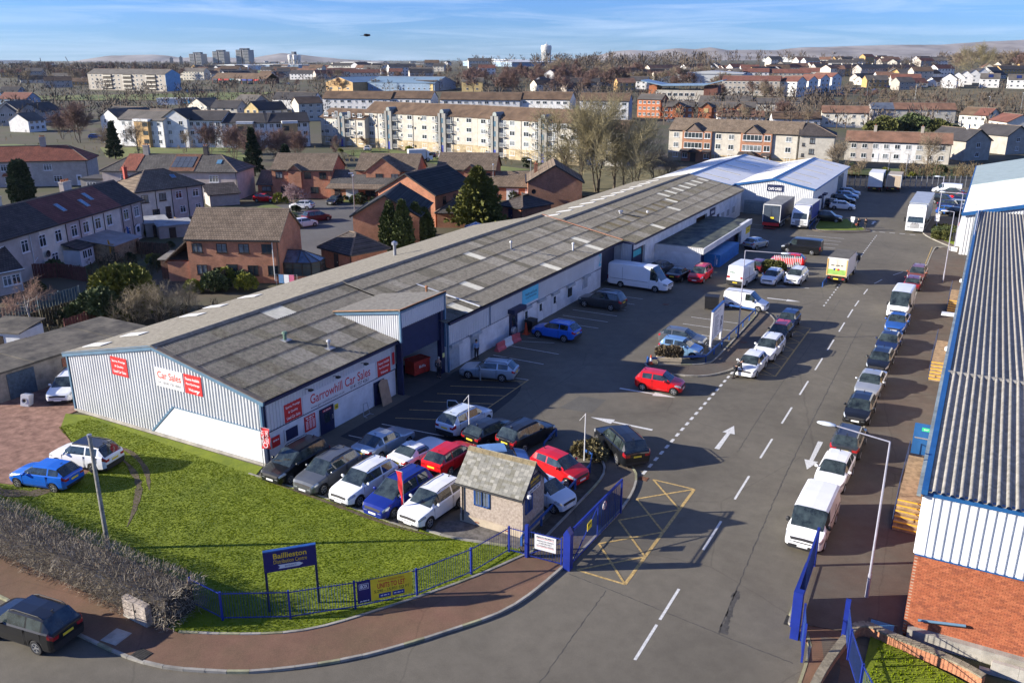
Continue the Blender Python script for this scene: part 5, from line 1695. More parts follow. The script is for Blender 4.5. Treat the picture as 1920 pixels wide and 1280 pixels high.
mb=MB();mb.tube((-0.2,-0.3,GE-0.3),(GW+0.2,-0.3,GE-0.3),0.06,0.06,8);mb.path([(0.18,-0.3,GE-0.3),(0.18,-0.06,GE-0.45),(0.18,-0.06,0.1)],0.04,8);mb.obj('gutter',BLACK,gh)
mb=MB();mb.prism([(-0.28,GE-0.32),(GD/2,GR_-0.06),(GD/2,GR_-0.2),(-0.28,GE-0.5)],GW+0.1,GW+0.14,'x');mb.prism([(GD+0.28,GE-0.32),(GD/2,GR_-0.06),(GD/2,GR_-0.2),(GD+0.28,GE-0.5)],GW+0.1,GW+0.14,'x');mb.obj('barge_board',NAVY,gh)
def barred(parent,x0,x1,z0,z1,loc,rz):
 f=MB()
 f.box(x0,-0.05,z0,x1,0.0,z0+0.07);f.box(x0,-0.05,z1-0.07,x1,0.0,z1);f.box(x0,-0.05,z0,x0+0.07,0.0,z1);f.box(x1-0.07,-0.05,z0,x1,0.0,z1)
 f.box((x0+x1)/2-0.03,-0.045,z0,(x0+x1)/2+0.03,0.0,z1)
 w=f.obj('window',RAILBLUE,parent,loc=loc,rz=rz)
 MB().box(x0+0.05,-0.02,z0+0.05,x1-0.05,-0.012,z1-0.05).obj('pane',CURT,w)
 for k in range(5):
  x=x0+(x1-x0)*(k+0.7)/5.4
  MB().box(x-0.012,-0.075,z0,x+0.012,-0.055,z1).obj('bar',RAILBLUE,w)
barred(gh,0.88,1.86,1.2,2.22,(0,0,0),0)
barred(gh,0.25,1.05,1.25,2.2,(GW,0,0),math.pi/2)
sign('navy and white Baillieston Distribution Centre sign on the gatehouse gable',(14.2+GW+0.06,1.36,2.9),G,1.32,0.62,NAVY,[('Baillieston',0,0.1,1.0,0.24,LETYEL,0.015),('Distribution Centre',0,-0.15,1.0,0.15,LETYEL)])
sign('white arrow sign under the Baillieston sign on the gatehouse gable',(14.2+GW+0.06,1.3,2.44),G,1.4,0.22,SIGNWHITE,[('~ooo oooo oo',0,0,1.0,0.1,LETBLACK)])
fl=thing('wall_floodlight','white floodlight on the near corner of the gatehouse gable','light',(18.12,0.28,2.5));MB().tube((0,0,0),(0.3,-0.15,0.05),0.03).obj('bracket',STEEL,fl);MB().lathe([(0.05,0),(0.11,0.08),(0.11,0.2),(0.0,0.22)],n=10).obj('lamp_head',SIGNWHITE,fl,loc=(0.3,-0.15,-0.05))
# ------------------------------------------------------------------ blue railings, gates and rails
def railing(label,pts,h,cat='fence',name='railing_fence',gap=0.125,post_every=2.9,z=0.0,posth=None,pr=0.011,pm=BLUE,postw=0.09,ends=True):
 t=thing(name,label,cat)
 pts=[Vector((p[0],p[1],0))for p in pts]
 pk=MB().tube((0,0,0.06),(0,0,h),pr,pr*0.9,4).mesh('picket',PICK if pm==BLUE else pm)
 po=MB().box(-postw/2,-postw/2,0,postw/2,postw/2,(posth or h)-0.02).mesh('post',pm)
 rails=MB()
 for i,(a,b)in enumerate(zip(pts,pts[1:])):
  d=(b-a);L=d.length;d.normalize()
  ang=math.atan2(d.y,d.x)
  if ends or i>0:
   put('post',po,t,(a.x,a.y,z),ang)
  n=max(1,int(L/gap))
  for k in range(1,n):
   q=a+d*(L*k/n)
   put('picket',pk,t,(q.x,q.y,z),ang)
  for zz in(0.13,h-0.12):
   rails.bar((a.x,a.y,z+zz),(b.x,b.y,z+zz),0.03,0.04)
 if ends:
  put('post',po,t,(pts[-1].x,pts[-1].y,z),0)
 rails.obj('rail',pm,t)
 return t
railing('blue railing fence curving round the lawn corner from the hedge to the gatehouse',[(7.4,-12.35),(9.5,-12.5),(12.1,-10.95),(14.2,-8.95),(16.1,-6.75),(17.4,-4.0),(18.05,-1.35),(19.05,-1.3)],1.5,z=0.05)
sg_=railing('small blue pedestrian gate carrying the Private Property notice',[(19.2,-1.42),(21.0,-1.3)],1.62,'gate','railing_gate',gap=0.16,z=0.1,ends=False)
mb=MB();mb.box(19.03,-1.5,0.1,19.2,-1.34,1.95);mb.obj('post',BLUE,sg_)
mb=MB();mb.bar((19.2,-1.42,0.3),(21.0,-1.3,1.4),0.03,0.03);mb.bar((19.22,-1.42,0.15),(19.22,-1.42,1.7),0.06,0.06);mb.bar((20.98,-1.3,0.15),(20.98,-1.3,1.7),0.06,0.06);mb.obj('gate_frame',BLUE,sg_)
lg=railing('long blue railing gate standing open along the kerb with a speed limit disc',[(21.45,-0.95),(21.6,5.0)],2.05,'gate','railing_gate',gap=0.13,z=0.12,pr=0.011,ends=False)
mb=MB();mb.prism([(21.12,-1.42),(21.5,-1.42),(21.5,-1.04),(21.12,-1.04)],0,2.0);n=len(mb.v);mb.prism([(21.12,2.0),(21.5,2.0),(21.31,2.32)],-1.42,-1.04,'y');mb.obj('gate_post',BLUE,lg)
mb=MB();mb.bar((21.45,-0.95,2.17),(21.6,5.0,2.17),0.09,0.07);mb.bar((21.45,-0.9,0.3),(21.5,2.0,2.0),0.05,0.05);mb.bar((21.5,2.0,0.3),(21.5,2.0,2.1),0.06,0.06);mb.bar((21.6,5.0,0.1),(21.6,5.0,2.2),0.10,0.10);mb.obj('gate_frame',BLUE,lg)
mb=MB()
for k in range(12):
 mb.tube((21.62+k*0.006,2.2+k*0.23,0.2),(21.62+k*0.006,2.2+k*0.23,2.1),0.011,0.011,4)
mb.obj('second_leaf',PICK,lg)
ns=sign('white Private Property notice with red underlines on the small blue gate',(20.15,-1.44,1.18),0.06,1.15,0.82,SIGNWHITE,[('PRIVATE PROPERTY',0,0.3,0.94,0.1,LETBLACK,0.01),('PARKING FOR TENANTS',0,0.1,0.9,0.085,LETBLACK),('& VISITORS ONLY',0,-0.03,0.7,0.085,LETBLACK),('NO OVERNIGHT PARKING',0,-0.16,0.92,0.08,LETBLACK)],0.03)
for z in(0.215,-0.235):
 MB().box(-0.47,-0.008,z,0.47,-0.003,z+0.016).obj('red_underline',LETRED,ns)
sign('small yellow notice on the long blue gate',(21.58,0.75,1.5),math.pi/2,0.55,0.42,YEL,[('~ooo oooo oo',0,0.08,0.38,0.1,LETBLACK)],0.02)
sd_=thing('speed_limit_sign','round white speed limit sign on the long blue gate','sign',(21.60,2.65,1.72),math.pi/2)
MB().lathe([(0.001,0.0),(0.24,0.0),(0.24,0.03),(0.001,0.03)],n=20,axis='y').obj('disc',SIGNWHITE,sd_);MB().lathe([(0.2,-0.004),(0.24,-0.004),(0.24,0.0)],n=20,axis='y').obj('red_ring',LETRED,sd_);text('5',0.14,0.22,LETBLACK,sd_,(0,-0.008,0))
def knee_rail(label,pts,z=0.05,h=0.55):
 t=thing('knee_rail',label,'rail')
 mb=MB();pm=MB().box(-0.05,-0.05,0,0.05,0.05,h).mesh('post',RAILBLUE)
 for a,b in zip(pts,pts[1:]):
  mb.bar((a[0],a[1],z+h),(b[0],b[1],z+h),0.05,0.17)
  L=math.hypot(b[0]-a[0],b[1]-a[1]);n=max(1,int(L/2.2))
  for k in range(n+1):
   f=k/n
   put('post',pm,t,(a[0]+(b[0]-a[0])*f,a[1]+(b[1]-a[1])*f,z))
 mb.obj('rail',RAILBLUE,t)
knee_rail('low blue rail round the gatehouse forecourt, ending by the red small car',[(18.35,-0.55),(18.3,4),(18.1,8.7),(17.6,10.15),(16.9,10.45)])
knee_rail('short low blue rail behind the black off-roader',[(14.2,10.2),(13.9,12.6)],0)
knee_rail('low blue rail round the island parking bays',[(14.15,29.3),(14.35,28.95),(18.35,31.9),(18.55,47.9),(15.2,48.3),(15.1,49.6)],0.02)
knee_rail('low blue rail along the bays behind the cream lorry',[(22.4,62.4),(22.5,78.5)],0.02)
knee_rail('low blue rail beside the round bush',[(14.2,60.5),(14.6,66.2),(18.8,68.2)],0.02)
knee_rail('low blue rail at the left of the grass corner',[(14.6,97.0),(14.2,104.8)],0.05)
railing('blue railing fence on the low brick wall at the lower right',[(34.25,-0.7),(34.6,-2.4),(35.3,-4.4),(36.4,-6.6)],1.5,z=0.55)
rg=railing('tall blue railing gate folded back along the right kerb',[(32.15,-0.9),(32.0,4.8)],2.05,'gate','railing_gate',gap=0.13,z=0.12,pr=0.011,ends=False)
mb=MB();mb.box(32.1,-1.4,0,32.45,-1.05,2.35);mb.bar((32.15,-0.9,2.17),(32.0,4.8,2.17),0.09,0.07);mb.box(31.95,4.7,0.1,32.07,4.85,2.25);mb.obj('gate_frame',BLUE,rg)
MB().box(32.0,-1.0,0.3,32.08,1.6,2.1).obj('back_panel',BLUE,rg)
rg2=railing('short blue gate leaf beside the low brick wall',[(32.6,-1.5),(32.9,-2.9)],1.9,'gate','railing_gate',gap=0.12,z=0.12)
mb=MB();mb.box(34.1,-0.9,0.1,34.3,-0.7,2.3);mb.obj('gate_post',BLUE,rg2)
bwl=thing('low_brick_wall','low curved brick wall with stone copings below the brick end of the shed','wall')
cv=curve([(33.6,-7),(33.75,-4),(34.3,-1.0),(34.8,0.35),(36.1,0.15),(38.4,-0.35),(39.6,-0.9)],0.32)
mb=MB()
for a,b in zip(cv,cv[1:]):
 mb.bar((a[0],a[1],0.28),(b[0],b[1],0.28),0.24,0.5)
mb.obj('brickwork',mat('orange_brick_face',(0.40,0.17,0.09),0.9,0.3,9,0.3,30),bwl)
cs_=MB().box(0,-0.17,0,0.31,0.17,0.09).mesh('coping',mat('lichened_coping',(0.22,0.19,0.135),0.95,0.35,4,0.4,25))
for a,b in zip(cv,cv[1:]):
 put('coping',cs_,bwl,(a[0],a[1],0.53+R.uniform(0,0.012)),math.atan2(b[1]-a[1],b[0]-a[0]))
rw2=thing('retaining_wall','grey block retaining wall between the brick shed end and the grass','wall')
bk=MB().box(0.006,-0.1,0.0,0.986,0.1,0.47).mesh('block',CONC)
for k in range(14):
 for r in range(2):
  put('block',bk,rw2,(39.4+k*0.99+(0.4 if r else 0),0.35+R.uniform(-0.01,0.01),-0.35+r*0.48))
pw=thing('basement_window','blue glazed light well cover at the foot of the brick shed wall','window',(35.55,1.15,0.12));MB().box(-0.6,-0.35,0,0.6,0.35,0.12).obj('frame',DARK,pw);MB().box(-0.48,-0.25,0.121,0.48,0.25,0.13).obj('pane',mat('blue_glass',(0.04,0.12,0.22),0.1,0.2,3,spec=0.9),pw)
# ------------------------------------------------------------------ signs on posts and fences
es=thing('entrance_sign','navy Baillieston Distribution Centre entrance sign on two posts on the lawn','sign',(11.65,-10.2,0.05),math.atan2(1.6,1.5))
WS=2.32
for s in(-1,1):
 MB().box(s*(WS/2-0.05)-0.055,-0.05,0,s*(WS/2-0.05)+0.055,0.05,3.1).obj('post',NAVY,es)
MB().box(-WS/2,-0.10,2.08,WS/2,-0.05,3.12).obj('board',mat('sign_navy',(0.012,0.014,0.11),0.45,0.08,1),es);MB().box(-WS/2,-0.11,3.1,WS/2,0.06,3.15).obj('top_trim',RAILBLUE,es)
text('Baillieston',1.46,0.27,LETYEL,es,(0,-0.108,2.86),bold=0.018);text('Distribution Centre',1.46,0.2,LETYEL,es,(0,-0.108,2.57))
mb=MB();z=2.30
mb.quad((-0.55,-0.106,z-0.10),(0.38,-0.106,z-0.10),(0.55,-0.106,z),(0.38,-0.106,z+0.10),(-0.55,-0.106,z+0.10),(-0.47,-0.106,z));mb.obj('arrow_panel',SIGNWHITE,es)
text('ENTRANCE',0.5,0.085,mat('navy_lettering',(0.012,0.014,0.10),0.5,0),es,(0,-0.112,2.30))
a,b=Vector((14.3,-8.95)),Vector((16.0,-6.95))
ag=math.atan2(b.y-a.y,b.x-a.x)
mid=(a+b)/2+Vector((math.sin(ag),-math.cos(ag)))*0.09
ut=thing('banner','yellow and navy Units To Let banner tied to the blue railings','banner',(mid.x,mid.y,0.95),ag)
MB().box(-1.28,0,-0.56,-0.66,0.02,0.56).obj('navy_panel',MATS['sign_navy'],ut);MB().box(-0.66,0,-0.56,1.28,0.02,0.56).obj('yellow_panel',YEL,ut)
text('iBOX',0.34,0.2,LETWHITE,ut,(-0.97,-0.008,0.3),bold=0.02)
mb=MB()
for q in((-1.19,0.15,-0.75,0.165),(-1.19,0.43,-0.75,0.445),(-1.19,0.15,-1.175,0.445),(-0.765,0.15,-0.75,0.445)):
 mb.box(q[0],-0.007,q[1],q[2],-0.002,q[3])
mb.obj('logo_frame',LETWHITE,ut)
text('~ooo oooo oo',0.42,0.06,LETWHITE,ut,(-0.97,-0.008,-0.46))
text('Baillieston Distribution Centre',1.2,0.1,LETRED,ut,(0.3,-0.008,0.42));text('UNITS TO LET',1.3,0.27,LETRED,ut,(0.3,-0.008,0.16),bold=0.02);text('5,290 - 15,931 SQ FT',1.65,0.17,LETBLACK,ut,(0.32,-0.008,-0.12))
for x in(-0.02,0.62):
 o=MB().box(x-0.28,-0.008,-0.48,x+0.28,-0.002,-0.26).obj('blue_label',BLUE,ut)
text('~ooo oooo oo',0.4,0.07,LETWHITE,ut,(-0.02,-0.014,-0.36));text('~ooo oooo oo',0.44,0.06,LETWHITE,ut,(0.62,-0.014,-0.36))
ig=thing('totem_sign','tall white estate directory sign on two posts on the island','sign',(17.7,37.0,0.0),math.pi/2+0.03)
for s in(-1,1):
 MB().box(s*1.75-0.16,-0.06,0,s*1.75+0.16,0.1,3.5).obj('post',SIGNWHITE,ig)
MB().box(-1.6,-0.1,0.85,1.85,-0.02,3.5).obj('board',mat('pale_grey_sign',(0.66,0.68,0.72),0.4,0.04,1),ig);MB().box(-1.95,-0.12,3.46,1.95,0.1,3.56).obj('top_trim',RAILBLUE,ig)
text('Baillieston Distribution Centre',2.0,0.16,mat('slate_lettering',(0.10,0.12,0.2),0.5,0),ig,(-0.35,-0.108,3.15))
for k in range(11):
 MB().box(-1.3,-0.108,2.75-k*0.17,-0.1+0.25*math.sin(k*2.3),-0.102,2.81-k*0.17).obj('print_line',MATS['slate_lettering'],ig)
mb=MB()
for q in((0.7,1.35,1.0,1.75),(0.7,1.8,0.95,2.1),(1.05,1.5,1.4,1.9),(1.1,1.95,1.5,2.35),(0.9,2.15,1.05,2.4),(0.6,1.2,1.5,1.26)):
 mb.box(q[0],-0.108,q[1],q[2],-0.102,q[3])
mb.obj('site_plan',MATS['slate_lettering'],ig)
# ------------------------------------------------------------------ lamp columns and poles
def lamp(label,pos,h,arm,ang,group='street lamps on the estate',base=LAMPC,hd=1.0,tilt=0.12,blue=0.0):
 t=thing('street_lamp',label,'street lamp',pos,ang,group)
 MB().tube((0,0,0),(0,0,1.25),0.085,0.08,10).obj('base',RAILBLUE if blue else base,t)
 MB().tube((0,0,1.25),(0,0,h),0.06,0.04,10).obj('column',base,t)
 MB().tube((0,0,h),(arm,0,h+arm*tilt),0.035,0.03,8).obj('arm',base,t)
 mb=MB();mb.lathe([(0.02,0),(0.10,0.06),(0.15,0.3),(0.15,0.55),(0.08,0.8),(0.01,0.86)],n=12,axis='x')
 mb.v=[(arm+v[0]*hd,v[1],h+arm*tilt+v[2]*0.62)for v in mb.v];mb.obj('lamp_head',mat('lamp_head_grey',(0.52,0.57,0.62),0.4,0.1,4),t,True)
 return t
lamp('tall lamp column on the right pavement in front of the brick shed end',(34.65,3.25,0.12),7.95,2.3,rad(180-3),tilt=0.1)
lamp('lamp column with a blue base at the bend beyond the right kerb row',(34.0,71.2,0.12),7.9,0.5,rad(180),tilt=0.1)
lamp('lamp column with a long level arm standing on the island',(19.0,39.6,0.1),8.0,3.0,rad(8),blue=1,tilt=0.0)
lamp('lamp column with two white notices and a blue base by the clipped hedge',(31.2,102.6,0.1),8.0,0.4,rad(180),blue=1)
lamp('lamp column with a bent arm beside the far verge',(34.2,90.0,0.1),7.5,2.4,rad(150),tilt=-0.05)
for z,l in((2.3,'upper'),(1.75,'lower')):
 sign('%s white notice on the lamp column by the clipped hedge'%l,(31.15,102.48,z+0.3),0,0.6,0.5,SIGNWHITE,[('~ooo oooo oo',0,0.1,0.4,0.1,LETBLACK)],0.03)
sign('white notice board standing out from the bend lamp column',(34.5,71.2,3.9),-0.4,0.85,0.45,SIGNWHITE,[],0.03)
tp=thing('telegraph_pole','grey wooden pole rising behind the hedge on the lawn','pole',(-0.2,-11.1,0));MB().tube((0,0,0),(0.0,0,6.35),0.115,0.09,10).obj('shaft',mat('weathered_pole',(0.25,0.24,0.21),0.9,0.3,5,0.3,18),tp);MB().lathe([(0.09,6.35),(0.12,6.38),(0.12,6.48),(0.0,6.5)],n=10).obj('cap',STEEL,tp)
for x,y,h,l in((9.35,8.9,3.4,'white flag pole among the cars in front of the pale off-roader'),(17.05,10.2,3.2,'thin white flag pole beside the planting bed')):
 t=thing('flag_pole',l,'pole',(x,y,0));MB().tube((0,0,0),(0,0,h),0.045,0.03,8).obj('shaft',SIGNWHITE,t);MB().tube((0,0,h-0.03),(-0.35,-0.1,h-0.5),0.012).obj('stay',SIGNWHITE,t)
def feather(label,pos,h,w,ln,ang,words,taper=0.0):
 t=thing('feather_flag',label,'flag',pos,ang)
 MB().tube((0,0,0),(0,0,h),0.022,0.015,8).obj('pole',SILV,t)
 MB().tube((0,0,h-0.02),(w+0.1,0,h-0.03),0.012).obj('top_arm',SILV,t)
 mb=MB();n=12
 for k in range(n+1):
  z=h-0.05-ln*k/n
  ww=w*(1-taper*k/n)
  for j in range(5):
   u=j/4
   mb.v.append((0.03+ww*u,0.05*math.sin(k*0.9+u*3),z+0.03*math.sin(u*4+k)))
 for k in range(n):
  for j in range(4):
   q=k*5+j
   mb.f.append((q,q+5,q+6,q+1));mb.m.append(0)
 b=mb.obj('banner',mat('flag_red',(0.50,0.012,0.02),0.7,0.12,2),t,True)
 for i,s in enumerate(words):
  x=0.03+w*(1-taper*0.4)*(i+0.62)/(len(words)+0.2)
  o=text(s,ln*0.62,w*0.34,LETWHITE,b,(x,-0.065,h-0.1-ln*0.36),tilt=-math.pi/2,bold=0.01)
 if not taper:
  MB().lathe([(0.13,0),(0.17,0),(0.17,0.006),(0.13,0.006)],n=16,axis='y').obj('wheel_logo',LETWHITE,b,loc=(0.03+w*0.5,-0.07,h-ln+0.22))
 return t
feather('square red Quality Used Cars flag at the corner of the sales shed',(0.75,-0.95,0),3.15,0.62,1.35,rad(8),['QUALITY','USED CARS'])
feather('tapering red Used Cars feather flag in front of the blue people carrier',(11.55,-1.45,0),3.05,0.40,2.0,rad(178),['USED CARS'],0.75)
# ------------------------------------------------------------------ bins, barriers, cones, planter and other yard things
def skip(label,pos,ang,w,d,h,m,logo=None):
 t=thing('waste_skip',label,'bin',pos,ang)
 mb=MB();mb.prism([(-w/2,0.15),(w/2,0.15),(w/2,h),(-w/2,h)],-d/2,d/2,'y');mb.obj('body',m,t)
 mb=MB();mb.bar((-w/2-0.03,-d/2-0.03,h),(w/2+0.03,-d/2-0.03,h),0.08,0.08);mb.bar((-w/2-0.03,d/2+0.03,h),(w/2+0.03,d/2+0.03,h),0.08,0.08);mb.bar((-w/2-0.03,-d/2,h),(-w/2-0.03,d/2,h),0.08,0.08);mb.bar((w/2+0.03,-d/2,h),(w/2+0.03,d/2,h),0.08,0.08)
 for k in range(4):
  x=-w/2+w*(k+0.5)/4
  mb.box(x-0.03,-d/2-0.04,0.2,x+0.03,-d/2,h)
 mb.obj('rim',m,t)
 MB().box(-w/2+0.05,-d/2+0.05,h-0.25,w/2-0.05,d/2-0.05,h-0.02).obj('load',BLACK,t)
 for x in(-w/2+0.12,w/2-0.12):
  for y in(-d/2+0.12,d/2-0.12):
   MB().tube((x,y-0.03,0.08),(x,y+0.03,0.08),0.08,0.08,8).obj('wheel',TYRE,t)
 if logo:
  text(logo,0.7,0.22,LETWHITE,t,(0,-d/2-0.05,h*0.62))
 return t
skip('red waste skip under the half-open loading bay door',(-1.2,18.1,0.01),rad(78),1.7,1.1,1.25,mat('skip_red',(0.42,0.03,0.02),0.6,0.2,3),'Biffa')
def wheelie(label,pos,ang,w,d,h,m,name='wheeled_bin'):
 t=thing(name,label,'bin',pos,ang)
 mb=MB();mb.prism([(-w/2+0.05,0.12),(w/2-0.05,0.12),(w/2,h),(-w/2,h)],-d/2,d/2,'y');mb.obj('body',m,t)
 mb=MB();mb.prism([(-d/2-0.04,h),(d/2+0.04,h),(d/2,h+0.1),(-d/2+0.1,h+0.07)],-w/2-0.03,w/2+0.03,'x');mb.obj('lid',m,t)
 for x in(-w/2+0.08,w/2-0.08):
  for y in(-d/2+0.1,d/2-0.1):
   MB().tube((x-0.03,y,0.08),(x+0.03,y,0.08),0.08,0.08,8).obj('wheel',TYRE,t)
 mb=MB()
 for k in range(3):
  mb.box(-w/2+0.02,-d/2-0.02,0.35+k*0.3,w/2-0.02,-d/2,0.38+k*0.3)
 mb.obj('rib',m,t)
 return t
wheelie('big black wheeled bin behind the blue rail on the island',(14.1,48.0,0),rad(10),1.35,1.1,1.3,BLACK)
wheelie('black wheeled bin beside the white doors and the orange cone',(1.5,32.6,0),G,1.1,0.8,1.05,BLACK)
wheelie('dark litter bin on the red paving beside the far white shed',(33.9,97.0,0.12),0,0.55,0.55,1.0,DARK,'litter_bin')
def barrier(label,x,y,ang,m):
 t=thing('road_barrier',label,'barrier',(x,y,0),ang,'plastic barriers along the warehouse wall')
 MB().prism([(-0.24,0),(0.24,0),(0.24,0.16),(0.1,0.32),(0.08,0.72),(-0.08,0.72),(-0.1,0.32),(-0.24,0.16)],-0.62,0.62,'x').obj('body',m,t);MB().box(-0.5,-0.03,0.72,0.5,0.03,0.76).obj('top_rib',m,t)
PINK=mat('faded_red_plastic',(0.50,0.10,0.11),0.6,0.15,3)
barrier('nearest faded red plastic barrier by the warehouse wall',1.75,26.4,rad(86),PINK)
barrier('white plastic barrier between the two faded red ones',1.7,27.75,rad(88),WHITE)
barrier('faded red plastic barrier farther along, next to the navy door',1.8,29.0,rad(82),PINK)
def cone(label,x,y,z,h=0.75,m2=LETWHITE):
 t=thing('traffic_cone',label,'cone',(x,y,z));MB().box(-h*0.27,-h*0.27,0,h*0.27,h*0.27,0.05).obj('base',mat('cone_orange',(0.62,0.07,0.02),0.6,0.1,3),t)
 MB().lathe([(h*0.2,0.05),(h*0.14,h*0.36)],n=12).obj('cone_body',MATS['cone_orange'],t);MB().lathe([(h*0.14,h*0.36),(h*0.09,h*0.68)],n=12).obj('white_band',m2,t);MB().lathe([(h*0.09,h*0.68),(h*0.04,h),(0.0,h)],n=12).obj('cone_tip',MATS['cone_orange'],t)
cone('red and white cone beside the stone planter',14.55,29.05,0.05,0.85)
cone('tall orange cone beside the black bin at the warehouse doors',1.55,31.5,0,1.1,mat('cone_orange',(0.62,0.07,0.02)))
fan=thing('wall_heater','round grey fan unit on a stand beside the navy door','heater',(1.35,29.25,0));MB().lathe([(0.28,0),(0.33,0.04),(0.33,0.28),(0.28,0.32),(0.01,0.3)],n=16,axis='x').obj('drum',STEEL,fan,loc=(0,0,0.95));MB().bar((0.1,-0.2,0),(0.15,-0.2,0.8),0.04,0.04).bar((0.1,0.2,0),(0.15,0.2,0.8),0.04,0.04).obj('stand',STEEL,fan)
pl=thing('planter','pale stone planter box holding a clipped brown hedge on the island','planter',(15.65,30.35,0.05),rad(22))
mb=MB();mb.box(-0.95,-0.7,0,0.95,0.7,0.28);mb.box(-1.0,-0.75,0.3,1.0,0.75,0.58);mb.obj('box',mat('sandstone_planter',(0.42,0.35,0.24),0.9,0.2,3,0.3,22),pl)
bd=thing('timber_sheet','brown board leaning against the second blue door of the car sales shed','board',(0.62,11.7,0),rad(88));mb=MB();mb.prism([(-0.55,0),(0.5,0),(0.5,1.75),(-0.1,1.95),(-0.5,1.7)],0,0.05,'y');mb.obj('sheet',mat('chipboard',(0.36,0.24,0.15),0.85,0.15,3),bd);bd.rotation_euler=(rad(-12),0,rad(88))
sn=thing('metal_stand','pale tubular stand against the car sales wall','stand',(0.45,9.3,0));mb=MB();mb.path([(0.1,-0.35,0.02),(0,-0.2,0.9),(0,0.2,0.9),(0.1,0.35,0.02)],0.025);mb.path([(0.4,-0.35,0.02),(0.1,-0.35,0.02),(0.1,0.35,0.02),(0.4,0.35,0.02)],0.025);mb.obj('frame',STEEL,sn)
wm=thing('washing_machine','white washing machine dumped on the red gravel by the garage wall','appliance',(-22.3,-1.3,0.03),rad(25));MB().box(-0.3,-0.3,0,0.3,0.3,0.85).obj('casing',SIGNWHITE,wm);MB().lathe([(0.12,-0.315),(0.2,-0.33),(0.2,-0.3)],n=16,axis='y').obj('door_ring',STEEL,wm,loc=(0,0,0.42));MB().lathe([(0.001,-0.305),(0.13,-0.31)],n=16,axis='y').obj('door_glass',GLASS,wm,loc=(0,0,0.42));wm.rotation_euler=(rad(-9),rad(6),rad(25))
ub=thing('utility_cabinet','pale stained utility cabinet at the foot of the hedge','cabinet',(6.2,-14.5,0.1),rad(-2));MB().box(-0.8,0,0,0.8,0.3,1.0).obj('casing',mat('stained_cabinet',(0.36,0.31,0.27),0.8,0.3,3),ub);MB().box(-0.02,-0.012,0.15,0.02,0.0,0.95).obj('door_gap',LINEM,ub);MB().box(0.05,-0.02,0.5,0.12,0.0,0.6).obj('lock',BLACK,ub);MB().box(-0.83,-0.04,0,0.83,0.34,0.09).obj('plinth',CONC,ub)
wf=thing('picket_panel','white picket panel standing in front of the red hatchback','fence',(15.6,68.9,0));pk_=MB().box(-0.03,-0.02,0.2,0.03,0.02,1.65).mesh('picket',SIGNWHITE)
for k in range(16):
 put('picket',pk_,wf,(k*0.2,k*0.045,0))
MB().bar((0,0.03,0.5),(3.0,0.7,0.5),0.04,0.06).bar((0,0.03,1.4),(3.0,0.7,1.4),0.04,0.06).obj('rail',SIGNWHITE,wf)
bs=thing('bus_notice','white double notice on a post at the edge of the grass corner','sign',(19.9,101.2,0.1));MB().tube((0,0,0),(0,0,1.5),0.03).obj('post',STEEL,bs);MB().box(-0.3,-0.03,1.1,0.3,0,1.6).obj('board',SIGNWHITE,bs);MB().box(-0.22,-0.03,0.75,0.22,0,1.05).obj('board',SIGNWHITE,bs)
gc=thing('palisade_fence','tall grey palisade fence in front of the white roofed shed','fence',(2.6,105.4,0));pal=MB().prism([(-0.05,0),(0.05,0),(0.05,2.2),(0,2.4),(-0.05,2.2)],-0.012,0.012,'y').mesh('pale',mat('palisade_grey',(0.16,0.21,0.22),0.6,0.15,2))
for k in range(34):
 put('pale',pal,gc,(k*0.16,0,0.05))
MB().bar((0,0.03,0.5),(5.4,0.03,0.5),0.05,0.06).bar((0,0.03,1.9),(5.4,0.03,1.9),0.05,0.06).obj('rail',MATS['palisade_grey'],gc)
